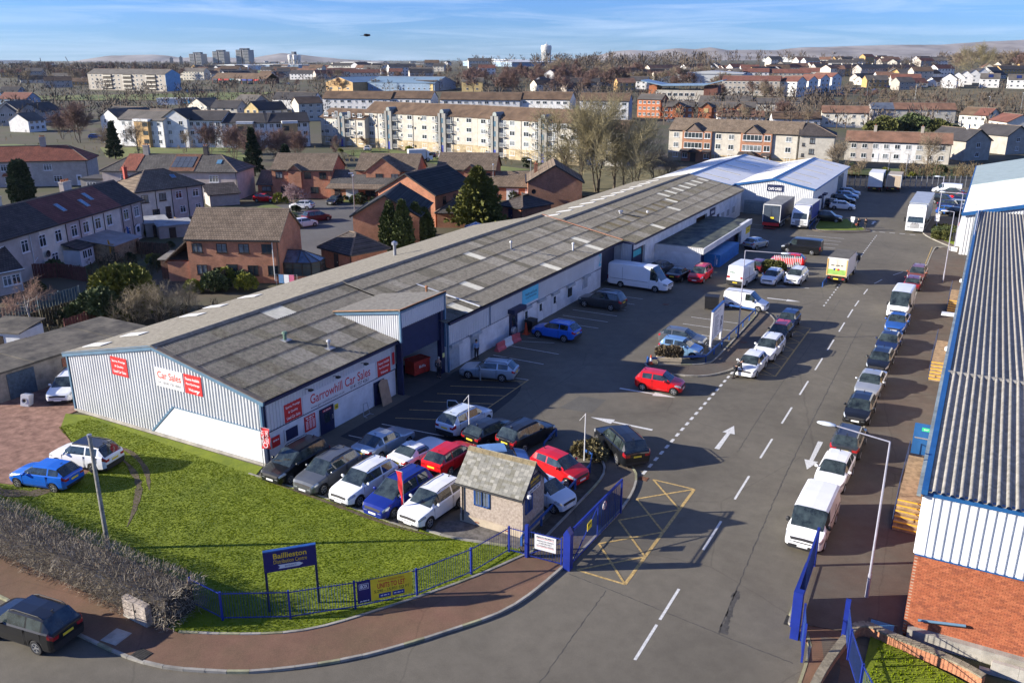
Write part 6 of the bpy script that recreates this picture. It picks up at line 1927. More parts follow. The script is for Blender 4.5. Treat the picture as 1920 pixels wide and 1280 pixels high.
# ------------------------------------------------------------------ people
SKIN=mat('skin',(0.46,0.27,0.19),0.6,0.08,8)
HAIRD=mat('dark_hair',(0.03,0.022,0.016),0.7,0.2,9)
HAIRG=mat('grey_hair',(0.35,0.33,0.31),0.7,0.2,9)
def skinmesh(name,verts,edges,radii,m,parent,root=0,sub=1):
 me=bpy.data.meshes.new(name)
 me.from_pydata(verts,edges,[])
 me.materials.append(m)
 o=put(name,me,parent)
 md=o.modifiers.new('skin','SKIN');md.use_smooth_shade=True
 sv=me.skin_vertices[0].data
 for i,r in enumerate(radii):
  sv[i].radius=r if isinstance(r,tuple)else(r,r)
  sv[i].use_root=(i==root)
 s=o.modifiers.new('sub','SUBSURF');s.levels=sub;s.render_levels=sub
 return o
def person(label,pos,ang,top,legs,shoes=BLACK,hair=HAIRD,lean=0.0,arms=None,stride=0.12,group=None,turn=0.0):
 """standing figure facing local +x, about 1.75 m; lean bends the trunk forward at the hips"""
 t=thing('person',label,'person',pos,ang,group)
 def up(h,f=0.0,s=0.0):
  c,sn=math.cos(lean),math.sin(lean)
  return(h*sn+f*c,s,0.92+h*c-f*sn)
 j=dict(pel=(0,0,0.94),wai=up(0.18),che=up(0.42,0.02),nek=up(0.57),hd=up(0.66,0.03),top=up(0.80,0.03))
 k={'hip_l':(0,0.09,0.90),'kn_l':(stride*0.7+0.03,0.10,0.49),'an_l':(stride,0.11,0.09),'to_l':(stride+0.16,0.12,0.04),
 'hip_r':(0,-0.09,0.90),'kn_r':(-stride*0.5+0.04,-0.10,0.49),'an_r':(-stride,-0.11,0.09),'to_r':(-stride+0.16,-0.12,0.04)}
 A=arms or{}
 for s,n in((1,'l'),(-1,'r')):
  k['sh_'+n]=up(0.50,0,s*0.19)
  e=A.get('el_'+n,(0.22,0.02,s*0.25));h=A.get('ha_'+n,(0.0,0.10,s*0.24))
  k['el_'+n]=up(*e);k['ha_'+n]=up(*h)
  hx=Vector(k['ha_'+n]);d=(hx-Vector(k['el_'+n])).normalized()
  k['fi_'+n]=tuple(hx+d*0.10)
 j.update(k)
 N=list(j)
 I={n:i for i,n in enumerate(N)}
 E_=[('pel','wai'),('wai','che'),('che','nek'),('nek','hd'),('hd','top')]
 for n in 'lr':
  E_+=[('pel','hip_'+n),('hip_'+n,'kn_'+n),('kn_'+n,'an_'+n),('an_'+n,'to_'+n),('che','sh_'+n),('sh_'+n,'el_'+n),('el_'+n,'ha_'+n),('ha_'+n,'fi_'+n)]
 Rr={'pel':0.125,'wai':0.115,'che':0.13,'nek':0.058,'hd':0.092,'top':0.075,'hip':0.09,'kn':0.06,'an':0.042,'to':0.035,'sh':0.065,'el':0.045,'ha':0.032,'fi':0.02}
 rr=lambda n:Rr[n.split('_')[0]]
 skinmesh('body',[j[n]for n in N],[(I[a],I[b])for a,b in E_],[rr(n)for n in N],SKIN,t)
 def garment(nm,names,edges,m,grow):
  ii={n:q for q,n in enumerate(names)}
  skinmesh(nm,[j[n]for n in names],[(ii[a],ii[b])for a,b in edges],[rr(n)+grow for n in names],m,t)
 garment('jacket',['pel','wai','che','sh_l','el_l','ha_l','sh_r','el_r','ha_r'],[('pel','wai'),('wai','che'),('che','sh_l'),('sh_l','el_l'),('el_l','ha_l'),('che','sh_r'),('sh_r','el_r'),('el_r','ha_r')],top,0.022)
 garment('trousers',['pel','hip_l','kn_l','an_l','hip_r','kn_r','an_r'],[('pel','hip_l'),('hip_l','kn_l'),('kn_l','an_l'),('pel','hip_r'),('hip_r','kn_r'),('kn_r','an_r')],legs,0.018)
 for n in 'lr':
  a,b=Vector(j['an_'+n]),Vector(j['to_'+n])
  MB().box(-0.09,-0.05,0,0.19,0.05,0.09).obj('shoe',shoes,t,loc=(a.x,a.y,0.0))
 hd=Vector(j['hd']);tp_=Vector(j['top'])
 mb=MB();mb.lathe([(0.02,0.115),(0.075,0.09),(0.106,0.03),(0.108,-0.02),(0.08,-0.06)],n=12)
 if hair is not None:
  o=mb.obj('hair',hair,t,True,loc=tuple(tp_-(tp_-hd)*0.35-Vector((0.015,0,0))));o.rotation_euler=(0,lean-0.15,0)
 f=MB();f.box(0.085,-0.012,-0.02,0.115,0.012,0.02);f.box(0.08,-0.045,0.015,0.098,-0.02,0.03);f.box(0.08,0.02,0.015,0.098,0.045,0.03);f.box(0.08,-0.03,-0.055,0.097,0.03,-0.045)
 o=f.obj('face',mat('facial_features',(0.25,0.12,0.09),0.6,0),t,loc=tuple(hd+Vector((0.0,0,0.02))));o.rotation_euler=(0,lean,0)
 return t
JB=mat('black_jacket',(0.014,0.015,0.018),0.8,0.3,5)
JG=mat('dark_grey_jacket',(0.05,0.055,0.065),0.85,0.3,5)
JBL=mat('pale_blue_shirt',(0.22,0.33,0.48),0.85,0.2,5)
TRD=mat('dark_trousers',(0.016,0.018,0.024),0.85,0.3,5)
JEAN=mat('blue_jeans',(0.035,0.05,0.10),0.85,0.25,5)
person('man in a dark jacket and dark trousers standing at the loading bay jamb',(0.85,18.1,0.005),rad(-70),JG,TRD,hair=HAIRG,stride=0.05)
person('man in a pale blue shirt with his back to the camera by the shutters',(1.2,23.3,0),rad(150),JBL,TRD,hair=HAIRD,stride=0.05)
person('man in black bending over the bonnet of the white hatchback',(21.45,29.4,0),rad(35),JB,TRD,hair=HAIRD,lean=rad(48),arms={'el_l':(0.30,0.25,0.25),'ha_l':(0.30,0.50,0.2),'el_r':(0.30,0.22,-0.25),'ha_r':(0.26,0.48,-0.22)},stride=0.2)
for x,y,l,a in((20.9,99.7,'left of two dark-dressed people raising their hands at the grass corner',-60),(21.9,99.9,'right of two dark-dressed people raising their hands at the grass corner',-85)):
 person(l,(x,y,0.1),rad(a),JB,TRD,hair=HAIRD,arms={'el_l':(0.32,0.18,0.24),'ha_l':(0.56,0.30,0.1),'el_r':(0.32,0.18,-0.24),'ha_r':(0.56,0.30,-0.1)},stride=0.08)
bgp=thing('shoulder_bag','red-brown bag hanging at the side of the left dark-dressed person','bag',(20.68,99.5,0.75));MB().box(-0.15,-0.08,0,0.15,0.08,0.28).obj('pouch',mat('red_brown_leather',(0.22,0.05,0.03),0.7,0.2,5),bgp);MB().path([(-0.14,0,0.28),(0,0,0.75),(0.14,0,0.28)],0.012).obj('strap',DARK,bgp)
d_=Vector(ray(688,67)).normalized()
bp=Vector((CX,CY,CZ))+d_*62
bird=thing('bird','dark bird gliding over the distant town','bird',tuple(bp),rad(20))
mb=MB();mb.lathe([(0.01,-0.26),(0.05,-0.15),(0.075,0.0),(0.05,0.14),(0.03,0.22),(0.0,0.27)],n=10,axis='x');mb.obj('body',mat('dark_feathers',(0.03,0.03,0.035),0.8,0.2,5),bird,True)
for s in(1,-1):
 mb=MB()
 for u,zz,c in((0.04,0,0.12),(0.22,0.09,0.13),(0.42,0.08,0.10),(0.58,0.02,0.03)):
  mb.v+=[(c,s*u,zz),(-c*0.9,s*u,zz-0.01),(0,s*u,zz+0.02)]
 for q in range(3):
  a=q*3
  mb.f+=[(a,a+3,a+5,a+2),(a+2,a+5,a+4,a+1),(a,a+1,a+4,a+3)];mb.m+=[0,0,0]
 mb.obj('wing',MATS['dark_feathers'],bird)
MB().prism([(-0.24,-0.03),(-0.24,0.03),(-0.44,0.09),(-0.44,-0.09)],-0.008,0.008).obj('tail',MATS['dark_feathers'],bird)
# ------------------------------------------------------------------ houses
def tilemat(n,c1,c2,w=0.30,h=0.29):
 return brickmat(n,c1,c2,tuple(x*0.5 for x in c1),w,h,0.03,0.9,0.3,0.5,1.6,0.5)
TBRN=tilemat('brown_tiles',(0.165,0.125,0.09),(0.235,0.18,0.13))
TRED=tilemat('red_tiles',(0.30,0.105,0.065),(0.22,0.08,0.055))
TDRK=tilemat('dark_tiles',(0.065,0.055,0.052),(0.10,0.085,0.078))
TGRY=tilemat('grey_tiles',(0.10,0.092,0.085),(0.14,0.13,0.118))
TRUS=tilemat('rust_tiles',(0.20,0.10,0.062),(0.145,0.075,0.05))
FBRN=mat('far_brown_roof',(0.105,0.066,0.042),0.9,0.25,0.35,col2=(0.155,0.10,0.062))
FDRK=mat('far_dark_roof',(0.045,0.042,0.044),0.9,0.25,0.3)
FGRY=mat('far_grey_roof',(0.10,0.09,0.08),0.9,0.25,0.3)
FRED=mat('far_red_roof',(0.15,0.062,0.045),0.9,0.25,0.3)
FRUS=mat('far_rust_roof',(0.185,0.10,0.065),0.9,0.3,0.4)
def harl(n,c,v=0.14):
 return mat(n,c,0.95,v,0.9,0.4,25)
HGRY=harl('grey_harling',(0.40,0.36,0.325));HPNK=harl('pink_grey_harling',(0.45,0.385,0.355));HCRM=harl('cream_harling',(0.62,0.58,0.49))
HWHT=harl('white_harling',(0.62,0.615,0.60));HBUF=harl('buff_harling',(0.46,0.43,0.37));HSTN=harl('stone_grey_harling',(0.34,0.31,0.27))
HOCH=harl('ochre_harling',(0.46,0.30,0.14));HORG=harl('orange_render',(0.42,0.15,0.07));HBLU=harl('blue_grey_harling',(0.22,0.30,0.40));HYEL=harl('yellow_render',(0.55,0.42,0.20))
BRKB=brickmat('house_brick',(0.50,0.155,0.065),(0.38,0.11,0.05),(0.36,0.25,0.18),0.225,0.075,0.012,0.9,0.28)
BROWNF=mat('brown_window_frame',(0.035,0.022,0.017),0.5,0.1,3)
RIDGE=mat('ridge_tile',(0.16,0.12,0.09),0.9,0.3,3)
WM={}
def window(parent,x,y,z,w,h,rz,fm=UPVC,sill=True,mull=1,pane=GLASS,nm='window',lights=True):
 key=(round(w,2),round(h,2),fm.name,sill,mull,lights)
 if key not in WM:
  f=MB();b=0.07
  f.box(-w/2,-0.05,0,w/2,0.0,b);f.box(-w/2,-0.05,h-b,w/2,0,h);f.box(-w/2,-0.05,b,-w/2+b,0,h-b);f.box(w/2-b,-0.05,b,w/2,0,h-b)
  for k in range(mull):
   u=-w/2+w*(k+1)/(mull+1)
   f.box(u-0.035,-0.048,b,u+0.035,0,h-b)
  if lights and h>1.0:
   f.box(-w/2+b,-0.046,h*0.7,w/2-b,0,h*0.7+0.05)
  if sill:
   f.box(-w/2-0.08,-0.12,-0.09,w/2+0.08,0.0,-0.005)
  p=MB().box(-w/2+b*0.5,-0.022,b*0.5,w/2-b*0.5,-0.012,h-b*0.5)
  WM[key]=(f.mesh('window',fm),p.mesh('pane',GLASS))
 fm_,pm_=WM[key]
 o=put(nm,fm_,parent,(x,y,z),rz)
 p=put('pane',pm_,o)
 if pane is GLASS and R.random()<0.35:
  pane=CURT
 if pane is not GLASS:
  paint(p,0,pane)
 return o
def gable_roof(parent,L,d,h,rise,m,ov=0.25,oe=0.3,courses=18,axis='x',nm='roof',ridge=True,x0=0.0,y0=0.0,split=None):
 """stepped tile courses up both slopes, closed underneath. axis x: ridge along local x"""
 W_=d if axis=='x' else L
 k=rise/(W_/2)
 pro=[(-oe,h-oe*k-0.10)]
 for s in range(courses):
  for e,lift in((s,0.035),(s+1,0.0)):
   u=-oe+(W_/2+oe)*e/courses
   pro.append((u,h+u*k+lift+0.02))
 for s in reversed(range(courses)):
  for e,lift in((s+1,0.0),(s,0.035)):
   u=W_+oe-(W_/2+oe)*e/courses
   pro.append((u,h+(W_-u)*k+lift+0.02))
 pro.append((W_+oe,h-oe*k-0.10))
 pro.append((W_/2,h+rise-0.12))
 A=L if axis=='x' else d
 out=None
 segs=split or[(0,1,m)]
 for(a,b,mm)in segs:
  mb=MB()
  lo=-ov if a==0 else A*a
  hi=A+ov if b==1 else A*b
  if axis=='x':
   mb.prism([(y0+u,z)for u,z in pro],x0+lo,x0+hi,'x')
  else:
   mb.prism([(x0+u,z)for u,z in pro],y0+lo,y0+hi,'y')
  out=mb.obj(nm,mm,parent)
 if ridge:
  mb=MB();n=max(3,int(A/0.9))
  for i in range(n):
   a=-ov+(A+2*ov)*i/n;b=-ov+(A+2*ov)*(i+1)/n-0.03
   c=W_/2;z=h+rise
   if axis=='x':
    mb.prism([(y0+c-0.16,z-0.03),(y0+c,z+0.12),(y0+c+0.16,z-0.03)],x0+a,x0+b,'x')
   else:
    mb.prism([(x0+c-0.16,z-0.03),(x0+c,z+0.12),(x0+c+0.16,z-0.03)],y0+a,y0+b,'y')
  mb.obj('ridge_tiles',RIDGE,out)
 return out
def hip_roof(parent,L,d,h,rise,m,oe=0.35,hipl=True,hipr=True,courses=14,x0=0.0,y0=0.0,nm='roof'):
 mb=MB()
 k=rise/(d/2+oe)
 il,ir=(d/2+oe)*(1 if hipl else 0),(d/2+oe)*(1 if hipr else 0)
 X0,X1,Y0,Y1=x0-oe,x0+L+oe,y0-oe,y0+d+oe
 z0=h-0.05
 for c in range(courses):
  a,b=c/courses,(c+1)/courses
  za,zb=z0+rise*a+0.035,z0+rise*b
  ra=(X0+il*a,Y0+(d/2+oe)*a,X1-ir*a,Y1-(d/2+oe)*a)
  rb=(X0+il*b,Y0+(d/2+oe)*b,X1-ir*b,Y1-(d/2+oe)*b)
  A=[(ra[0],ra[1],za),(ra[2],ra[1],za),(ra[2],ra[3],za),(ra[0],ra[3],za)]
  B=[(rb[0],rb[1],zb),(rb[2],rb[1],zb),(rb[2],rb[3],zb),(rb[0],rb[3],zb)]
  Z=[(p[0],p[1],p[2]-0.035 if c else p[2]-0.16)for p in A]
  for i in range(4):
   j=(i+1)%4
   mb.quad(Z[i],Z[j],A[j],A[i]);mb.quad(A[i],A[j],B[j],B[i])
 mb.quad((X0,Y0,z0-0.12),(X0,Y1,z0-0.12),(X1,Y1,z0-0.12),(X1,Y0,z0-0.12))
 r=mb.obj(nm,m,parent)
 mb=MB()
 zr=z0+rise
 ym=(Y0+Y1)/2
 if X1-ir-X0-il>0.2:
  mb.bar((X0+il,ym,zr+0.03),(X1-ir,ym,zr+0.03),0.24,0.12)
 for hp,xe,xr in((hipl,X0,X0+il),(hipr,X1,X1-ir)):
  if hp:
   for ye in(Y0,Y1):
    mb.bar((xe,ye,z0+0.05),(xr,ym,zr+0.03),0.2,0.1)
 mb.obj('ridge_tiles',RIDGE,r)
 return r
def chimney(parent,x,y,z0,z1,w=0.9,d=0.6,m=HSTN,pots=3):
 c=MB().box(x-w/2,y-d/2,z0,x+w/2,y+d/2,z1).box(x-w/2-0.06,y-d/2-0.06,z1-0.12,x+w/2+0.06,y+d/2+0.06,z1+0.05).obj('chimney',m,parent)
 mb=MB()
 for k in range(pots):
  u=x-w/2+w*(k+0.5)/pots
  mb.lathe([(0.1,z1+0.05),(0.11,z1+0.3),(0.13,z1+0.34),(0.09,z1+0.36)],(u,y,0),8)
 if pots:
  mb.obj('chimney_pots',mat('terracotta_pot',(0.33,0.13,0.07),0.85,0.2,4),c)
 return c
def house(label,A,B,d,h,rise,wall,roof,cat='house',name='house',kind='gable',axis='x',wins=(),doors=(),gut=BLACK,fm=UPVC,group=None,courses=18,split=None,hips=(1,1),wallsplit=None,base=None,z=None,sill=True):
 """A, B: the front face left to right as seen; depth goes away from the camera.
    wins: (face f/r/l, along 0..1 or metres, sill height, w, h)"""
 A,B=Vector((A[0],A[1])),Vector((B[0],B[1]))
 v=B-A;L=v.length;a=math.atan2(v.y,v.x)
 zz=z if z is not None else float(terr(A.x,A.y))
 t=thing(name,label,cat,(A.x,A.y,zz),a,group)
 W_=d if axis=='x' else L
 for(f0,f1,wm)in(wallsplit or[(0,1,wall)]):
  mb=MB()
  if kind=='gable':
   if axis=='x':
    mb.prism([(0,-0.6),(d,-0.6),(d,h),(d/2,h+rise-0.1),(0,h)],L*f0,L*f1,'x')
   else:
    mb.prism([(0,-0.6),(L,-0.6),(L,h),(L/2,h+rise-0.1),(0,h)],0,d,'y')
  else:
   mb.box(L*f0,0,-0.6,L*f1,d,h)
  mb.obj('wall',wm,t)
 if base:
  MB().box(-0.03,-0.03,-0.6,L+0.03,d+0.03,base[0]).obj('base_course',base[1],t)
 if kind=='gable':
  r=gable_roof(t,L,d,h,rise,roof,axis=axis,courses=courses,split=split)
 elif kind=='hip':
  r=hip_roof(t,L,d,h,rise,roof,hipl=hips[0],hipr=hips[1],courses=courses)
 else:
  r=MB().box(-0.3,-0.3,h,L+0.3,d+0.3,h+0.2).obj('roof',roof,t)
 if gut is not None:
  def gb(*q):
   MB().bar(*q).obj('gutter',gut,t)
  if axis=='x' or kind=='hip':
   gb((-0.2,-0.38,h-0.12),(L+0.2,-0.38,h-0.12),0.12,0.12);gb((-0.2,d+0.38,h-0.12),(L+0.2,d+0.38,h-0.12),0.12,0.12)
   MB().tube((L-0.15,-0.06,0),(L-0.15,-0.06,h-0.15),0.045,0.045,6).obj('downpipe',gut,t)
  else:
   gb((-0.38,0,h-0.12),(-0.38,d,h-0.12),0.12,0.12);gb((L+0.38,0,h-0.12),(L+0.38,d,h-0.12),0.12,0.12)
   k=rise/(L/2)
   MB().bar((-0.36,-0.27,h-0.36*k),(L/2,-0.27,h+rise),0.05,0.22).bar((L/2,-0.27,h+rise),(L+0.36,-0.27,h-0.36*k),0.05,0.22).obj('barge_board',gut,t)
 for w_ in wins:
  f,u,zc,w,hh=w_[:5]
  kw=w_[5]if len(w_)>5 else{}
  kw=dict(kw);fmm=kw.pop('fm',fm)
  S_=L if f=='f' else d
  x=u*S_ if isinstance(u,float)and u<=1 else u
  p={'f':(x,0,0),'r':(L,x,math.pi/2),'l':(0,d-x,-math.pi/2)}[f]
  window(t,p[0],p[1],zc,w,hh,p[2],fmm,sill,**kw)
 for(f,u,w,hh,dm,*gl)in doors:
  S_=L if f=='f' else d
  x=u*S_ if isinstance(u,float)and u<=1 else u
  p={'f':(x,0,0),'r':(L,x,math.pi/2),'l':(0,d-x,-math.pi/2)}[f]
  dd=MB().box(-w/2,-0.05,0,w/2,0,hh).obj('door',dm,t,loc=(p[0],p[1],0),rz=p[2])
  MB().box(w/2-0.2,-0.09,hh*0.47,w/2-0.12,-0.05,hh*0.53).obj('handle',SILV,dd)
  if gl:
   MB().box(-w*0.28,-0.06,hh*0.5,w*0.28,-0.051,hh*0.86).obj('pane',GLASS,dd)
 return t,r,L,d
def skylight(parent,u,y,z,w,l,slope):
 o=MB().box(-w/2,-l/2,0,w/2,l/2,0.08).obj('skylight',STEEL,parent,loc=(u,y,z));o.rotation_euler=(slope,0,0)
 MB().box(-w/2+0.07,-l/2+0.07,0.081,w/2-0.07,l/2-0.07,0.09).obj('pane',mat('skylight_glass',(0.10,0.22,0.33),0.08,0.2,1,spec=0.9),o)
def grid(us,zs,w,h,f='f',**kw):
 return[(f,u,z,w,h,kw)for u in us for z in zs]
P2=lambda*a:Vector(a)
BR=dict(fm=BROWNF)
WDOOR,DDOOR=UPVC,mat('dark_door',(0.04,0.03,0.03),0.5,0.2,3)
GARD=mat('garage_door_white',(0.62,0.64,0.66),0.6,0.06,2)
t,r,L,d=house('brick house with a brown pantile roof and conservatory behind the long shed',(-41.0,30.3),(-31.5,34.8),8.2,5.0,2.7,BRKB,TBRN,fm=BROWNF,courses=24,
wins=grid((0.11,0.38,0.62,0.87),(3.4,),1.2,1.05)+grid((0.14,0.70,0.92),(0.9,),1.2,1.1))
MB().box(4.3,-0.06,0,5.6,0,2.1).obj('patio_door',BROWNF,t);MB().box(4.4,-0.07,0.2,5.5,-0.061,2.0).obj('pane',GLASS,t)
MB().tube((9.8,-0.08,0.2),(9.8,-0.08,4.9),0.05).obj('downpipe',WHITE,t)
mb=MB();mb.prism([(0.2,-0.5),(0.2,2.3),(7.4,2.3),(7.4,-0.5)],-2.6,-0.05,'x');sh=mb.obj('side_wing',BRKB,t)
gable=MB()
pr=[]
for c in range(12):
 a,b=c/12,(c+1)/12
 pr+=[(-3.0+2.95*a,2.2+2.6*a+0.03),(-3.0+2.95*b,2.2+2.6*b)]
pr+=[(-0.05,4.6),(-3.0,2.1)]
gable.prism([(x,z)for x,z in pr],0.0,7.6,'y');gable.obj('wing_roof',TBRN,sh)
cv_=MB();pts_=[(0,0),(3.2,0),(4.0,0.9),(4.0,2.9),(3.2,3.8),(0,3.8)]
cw=put('conservatory',None,t,(L+0.05,0.9,0))
mb=MB();mb.prism(pts_,0,0.6);mb.obj('low_wall',BRKB,cw)
mb=MB()
for a,b in zip(pts_,pts_[1:]):
 n=3 if math.hypot(b[0]-a[0],b[1]-a[1])>1.5 else 1
 for k in range(n+1):
  q=(a[0]+(b[0]-a[0])*k/n,a[1]+(b[1]-a[1])*k/n)
  mb.bar((q[0],q[1],0.6),(q[0],q[1],2.1),0.09,0.09)
 mb.bar((a[0],a[1],2.1),(b[0],b[1],2.1),0.1,0.12);mb.bar((a[0],a[1],1.6),(b[0],b[1],1.6),0.06,0.06)
ap=(1.6,1.9,3.25)
for q in pts_[1:-1]+[(1.6,0),(1.6,3.8)]:
 mb.bar((q[0],q[1],2.15),ap,0.07,0.07)
mb.bar((0,1.9,3.25),ap,0.1,0.1)
mb.obj('frame',BROWNF,cw)
mb=MB()
for a,b in zip(pts_,pts_[1:]):
 mb.quad((a[0],a[1],0.6),(b[0],b[1],0.6),(b[0],b[1],2.1),(a[0],a[1],2.1))
mb.obj('pane',GLASS,cw)
mb=MB()
for a,b in zip(pts_[1:],pts_[2:-1]):
 mb.quad((a[0],a[1],2.12),(b[0],b[1],2.12),ap)
mb.quad((0,0,2.12),(3.2,0,2.12),ap,(0,1.9,3.22));mb.quad((3.2,3.8,2.12),(0,3.8,2.12),(0,1.9,3.22),ap)
mb.obj('roof_pane',mat('conservatory_roof',(0.06,0.09,0.14),0.12,0.4,1.5,spec=0.8),cw)
t,r,L,d=house('hipped pair of grey harled houses with brown tiles, a skylight and one cream half',(-76.4,51.6),(-74.6,62.9),8.2,4.9,2.6,HPNK,TBRN,kind='hip',wallsplit=[(0,0.52,HCRM),(0.52,1,HPNK)],
wins=grid((0.12,0.38),(3.1,),1.15,1.15,fm=BROWNF)+grid((0.62,0.88),(3.1,),1.1,1.15)+grid((0.26,),(0.7,),1.2,1.2,fm=BROWNF)+grid((0.66,0.9),(0.8,),1.0,1.1),doors=(('f',0.44,0.9,2.1,BROWNF),))
skylight(r,7.6,1.9,6.35,0.8,0.9,rad(32));chimney(t,2.0,6.0,6.2,8.0,0.5,0.5,mat('red_flue',(0.35,0.06,0.04),0.8,0.2,3),1)
for x in(3.2,5.9,8.6):
 MB().tube((x,-0.07,0),(x,-0.07,4.7),0.05).obj('downpipe',BLACK,t)
T3A,T3B=Vector((-54.3,13.0)),Vector((-67.3,45.4))
t,r,L,d=house('long cream terrace at the left edge with a roof of dark and plum tiles',T3A,T3B,7.6,5.4,2.5,HGRY,TDRK,kind='gable',wallsplit=[(0,0.36,HGRY),(0.36,0.5,HCRM),(0.5,0.62,HPNK),(0.62,0.84,HCRM),(0.84,1,HGRY)],
split=[(0,0.46,TDRK),(0.46,0.66,tilemat('plum_tiles',(0.19,0.075,0.065),(0.14,0.06,0.052))),(0.66,0.85,tilemat('dusky_red_tiles',(0.25,0.10,0.08),(0.19,0.08,0.065))),(0.85,1,TDRK)],
wins=grid((0.06,0.17,0.28,0.37,0.455,0.545,0.615,0.69,0.765,0.88,0.955),(3.2,),1.2,1.4)+grid((0.17,0.42,0.88),(0.8,),1.2,1.3),doors=(('f',0.70,0.9,2.0,WDOOR,1),('f',0.79,0.9,2.0,BROWNF),('f',0.95,1.2,2.1,WDOOR,1)))
for k in(0.31,0.5,0.58,0.66,0.73,0.85,0.92):
 mb=MB();x=L*k
 mb.path([(x,-0.08,0),(x,-0.08,1.9),(x,-0.08,5.0)],0.05);mb.path([(x,-0.08,1.8),(x+0.7,-0.08,2.2)],0.045);mb.obj('downpipe',WHITE if k<0.4 else BLACK,t)
sl=math.atan2(2.5,3.8)
for u,m_ in((0.56,2.3),(0.69,2.0),(0.75,3.0)):
 skylight(r,L*u,m_*0.75,5.4+m_*0.75*2.5/3.8+0.08,0.8,1.5,sl)
for u in(0.34,0.72):
 chimney(r,L*u,3.8+0.6,7.0,9.0,1.7,0.6,HBUF,5)
sat=MB().lathe([(0.02,0.12),(0.3,0.05),(0.42,0.0)],n=14,axis='y').obj('satellite_dish',BLACK,t,loc=(L*0.375,-0.35,2.3))
ex_=put('rear_porch',None,t,(L*0.465,-2.2,0))
MB().box(0,0,0,2.8,2.2,2.0).obj('wall',WHITE2,ex_);mb=MB();mb.prism([(-0.2,2.05),(2.3,2.75),(2.3,2.85),(-0.2,2.15)],-0.2,3.0,'x');mb.obj('roof',TDRK,ex_)
for u in(0.9,1.9):
 window(ex_,u,0,0.9,0.9,1.0,0)
lt=put('lean_to',None,t,(L*0.56,-4.6,0))
MB().box(0,0,0,5.8,0.15,1.9).box(0,0,0,0.15,4.6,2.2).obj('boarded_wall',TIMB,lt);mb=MB();mb.prism([(-0.3,1.95),(4.6,2.7),(4.6,2.78),(-0.3,2.03)],-0.3,6.2,'x');mb.obj('corrugated_roof',mat('grey_lean_to_roof',(0.28,0.26,0.25),0.7,0.2,0.6),lt)
A_=at(-40,560);B_=at(52,535)
t,r,L,d=house('low dark roofed cottage cut by the left edge of the picture',at(-70,570),at(46,545),7,2.6,2.3,HPNK,TDRK,wins=grid((0.75,0.9),(0.9,),0.9,1.1),gut=WHITE)
t,r,L,d=house('red roofed terrace at the upper left with a white chimney between the roofs',(-139,61.0),(-121.6,75.9),8.3,5.0,2.6,HPNK,TRED,kind='hip',hips=(0,1),wallsplit=[(0,0.55,HPNK),(0.55,1,HGRY)],
wins=grid((0.08,0.34,0.45,0.68),(3.1,),1.5,1.2,mull=2)+grid((0.36,0.75),(0.8,),1.6,1.2,mull=2)+grid((0.12,),(0.8,),1.5,1.2,mull=2),doors=(('f',0.92,0.95,2.1,WDOOR,1),),courses=18)
chimney(r,L*0.62,4.15,7.0,9.2,1.0,0.7,HSTN,4)
MB().prism([(-0.3,-0.35),(-0.3,0.0),(4.15,2.63),(4.15,2.3)],0,1).obj('x',TRED,t)if False else None
for u in(0.36,0.12):
 mb=MB();mb.prism([(L*u-1.1,2.15),(L*u+1.1,2.15),(L*u+0.7,2.7),(L*u-0.7,2.7)],-0.7,0,'y');mb.obj('bay_roof',TRED,t)
t,r,L,d=house('grey harled semi with solar panels on its red roof section',(-103.6,66.0),(-80.9,76.4),8.4,5.0,2.6,HPNK,TGRY,kind='hip',
wins=grid((0.17,0.58,0.83),(3.1,),1.7,1.2,mull=2)+grid((0.47,),(3.2,),0.7,1.0,mull=0)+grid((0.12,0.78),(0.75,),1.8,1.3,mull=2),doors=(('f',0.92,0.95,2.1,WDOOR,1),('f',0.3,0.95,2.1,WDOOR,1)))
k_=2.6/(4.2+0.35);an_=math.atan(k_)
def onroof(parent,x,y0,y1,w,z0,m,nm,lift=0.06):
 mb=MB();f=lambda y:z0-0.05+(y+0.35)*k_+lift
 mb.prism([(y0,f(y0)),(y1,f(y1)),(y1,f(y1)+0.05),(y0,f(y0)+0.05)],x,x+w,'x');return mb.obj(nm,m,parent)
onroof(r,L*0.5,-0.3,4.1,L*0.19,5.0,TRUS,'red_tiles');onroof(r,L*0.02+3.0,-0.3,4.1,L*0.12,5.0,TRED,'red_tiles')
pv=mat('solar_cell',(0.075,0.085,0.10),0.2,0.1,2,spec=0.7)
for i in range(4):
 for j in range(2):
  onroof(r,L*0.51+i*1.0,0.55+j*1.4,1.9+j*1.4,0.94,5.0,pv,'solar_panel',0.15)
chimney(r,L*0.27,4.2,7.0,9.1,1.0,0.7,HSTN,3);chimney(r,L*0.72,4.2,7.0,9.0,0.8,0.6,mat('dark_harling',(0.08,0.07,0.065),0.9,0.2,2),2)
onroof(r,L*0.83,1.6,2.6,0.9,5.0,MATS['skylight_glass'],'skylight',0.12)
MB().box(-4.6,0.5,0,-0.02,6,3.3).obj('side_block',HSTN,t);MB().box(-4.8,0.3,3.3,0,6.2,3.5).obj('flat_roof',FDRK,t);window(t,-2.6,0.5,1.6,1.7,1.2,0,mull=2)
def brickhouse(label,A,B,d,h,rise,roof,wins,axis='x',**kw):
 return house(label,A,B,d,h,rise,BRKB,roof,fm=BROWNF,axis=axis,wins=wins,courses=20,**kw)
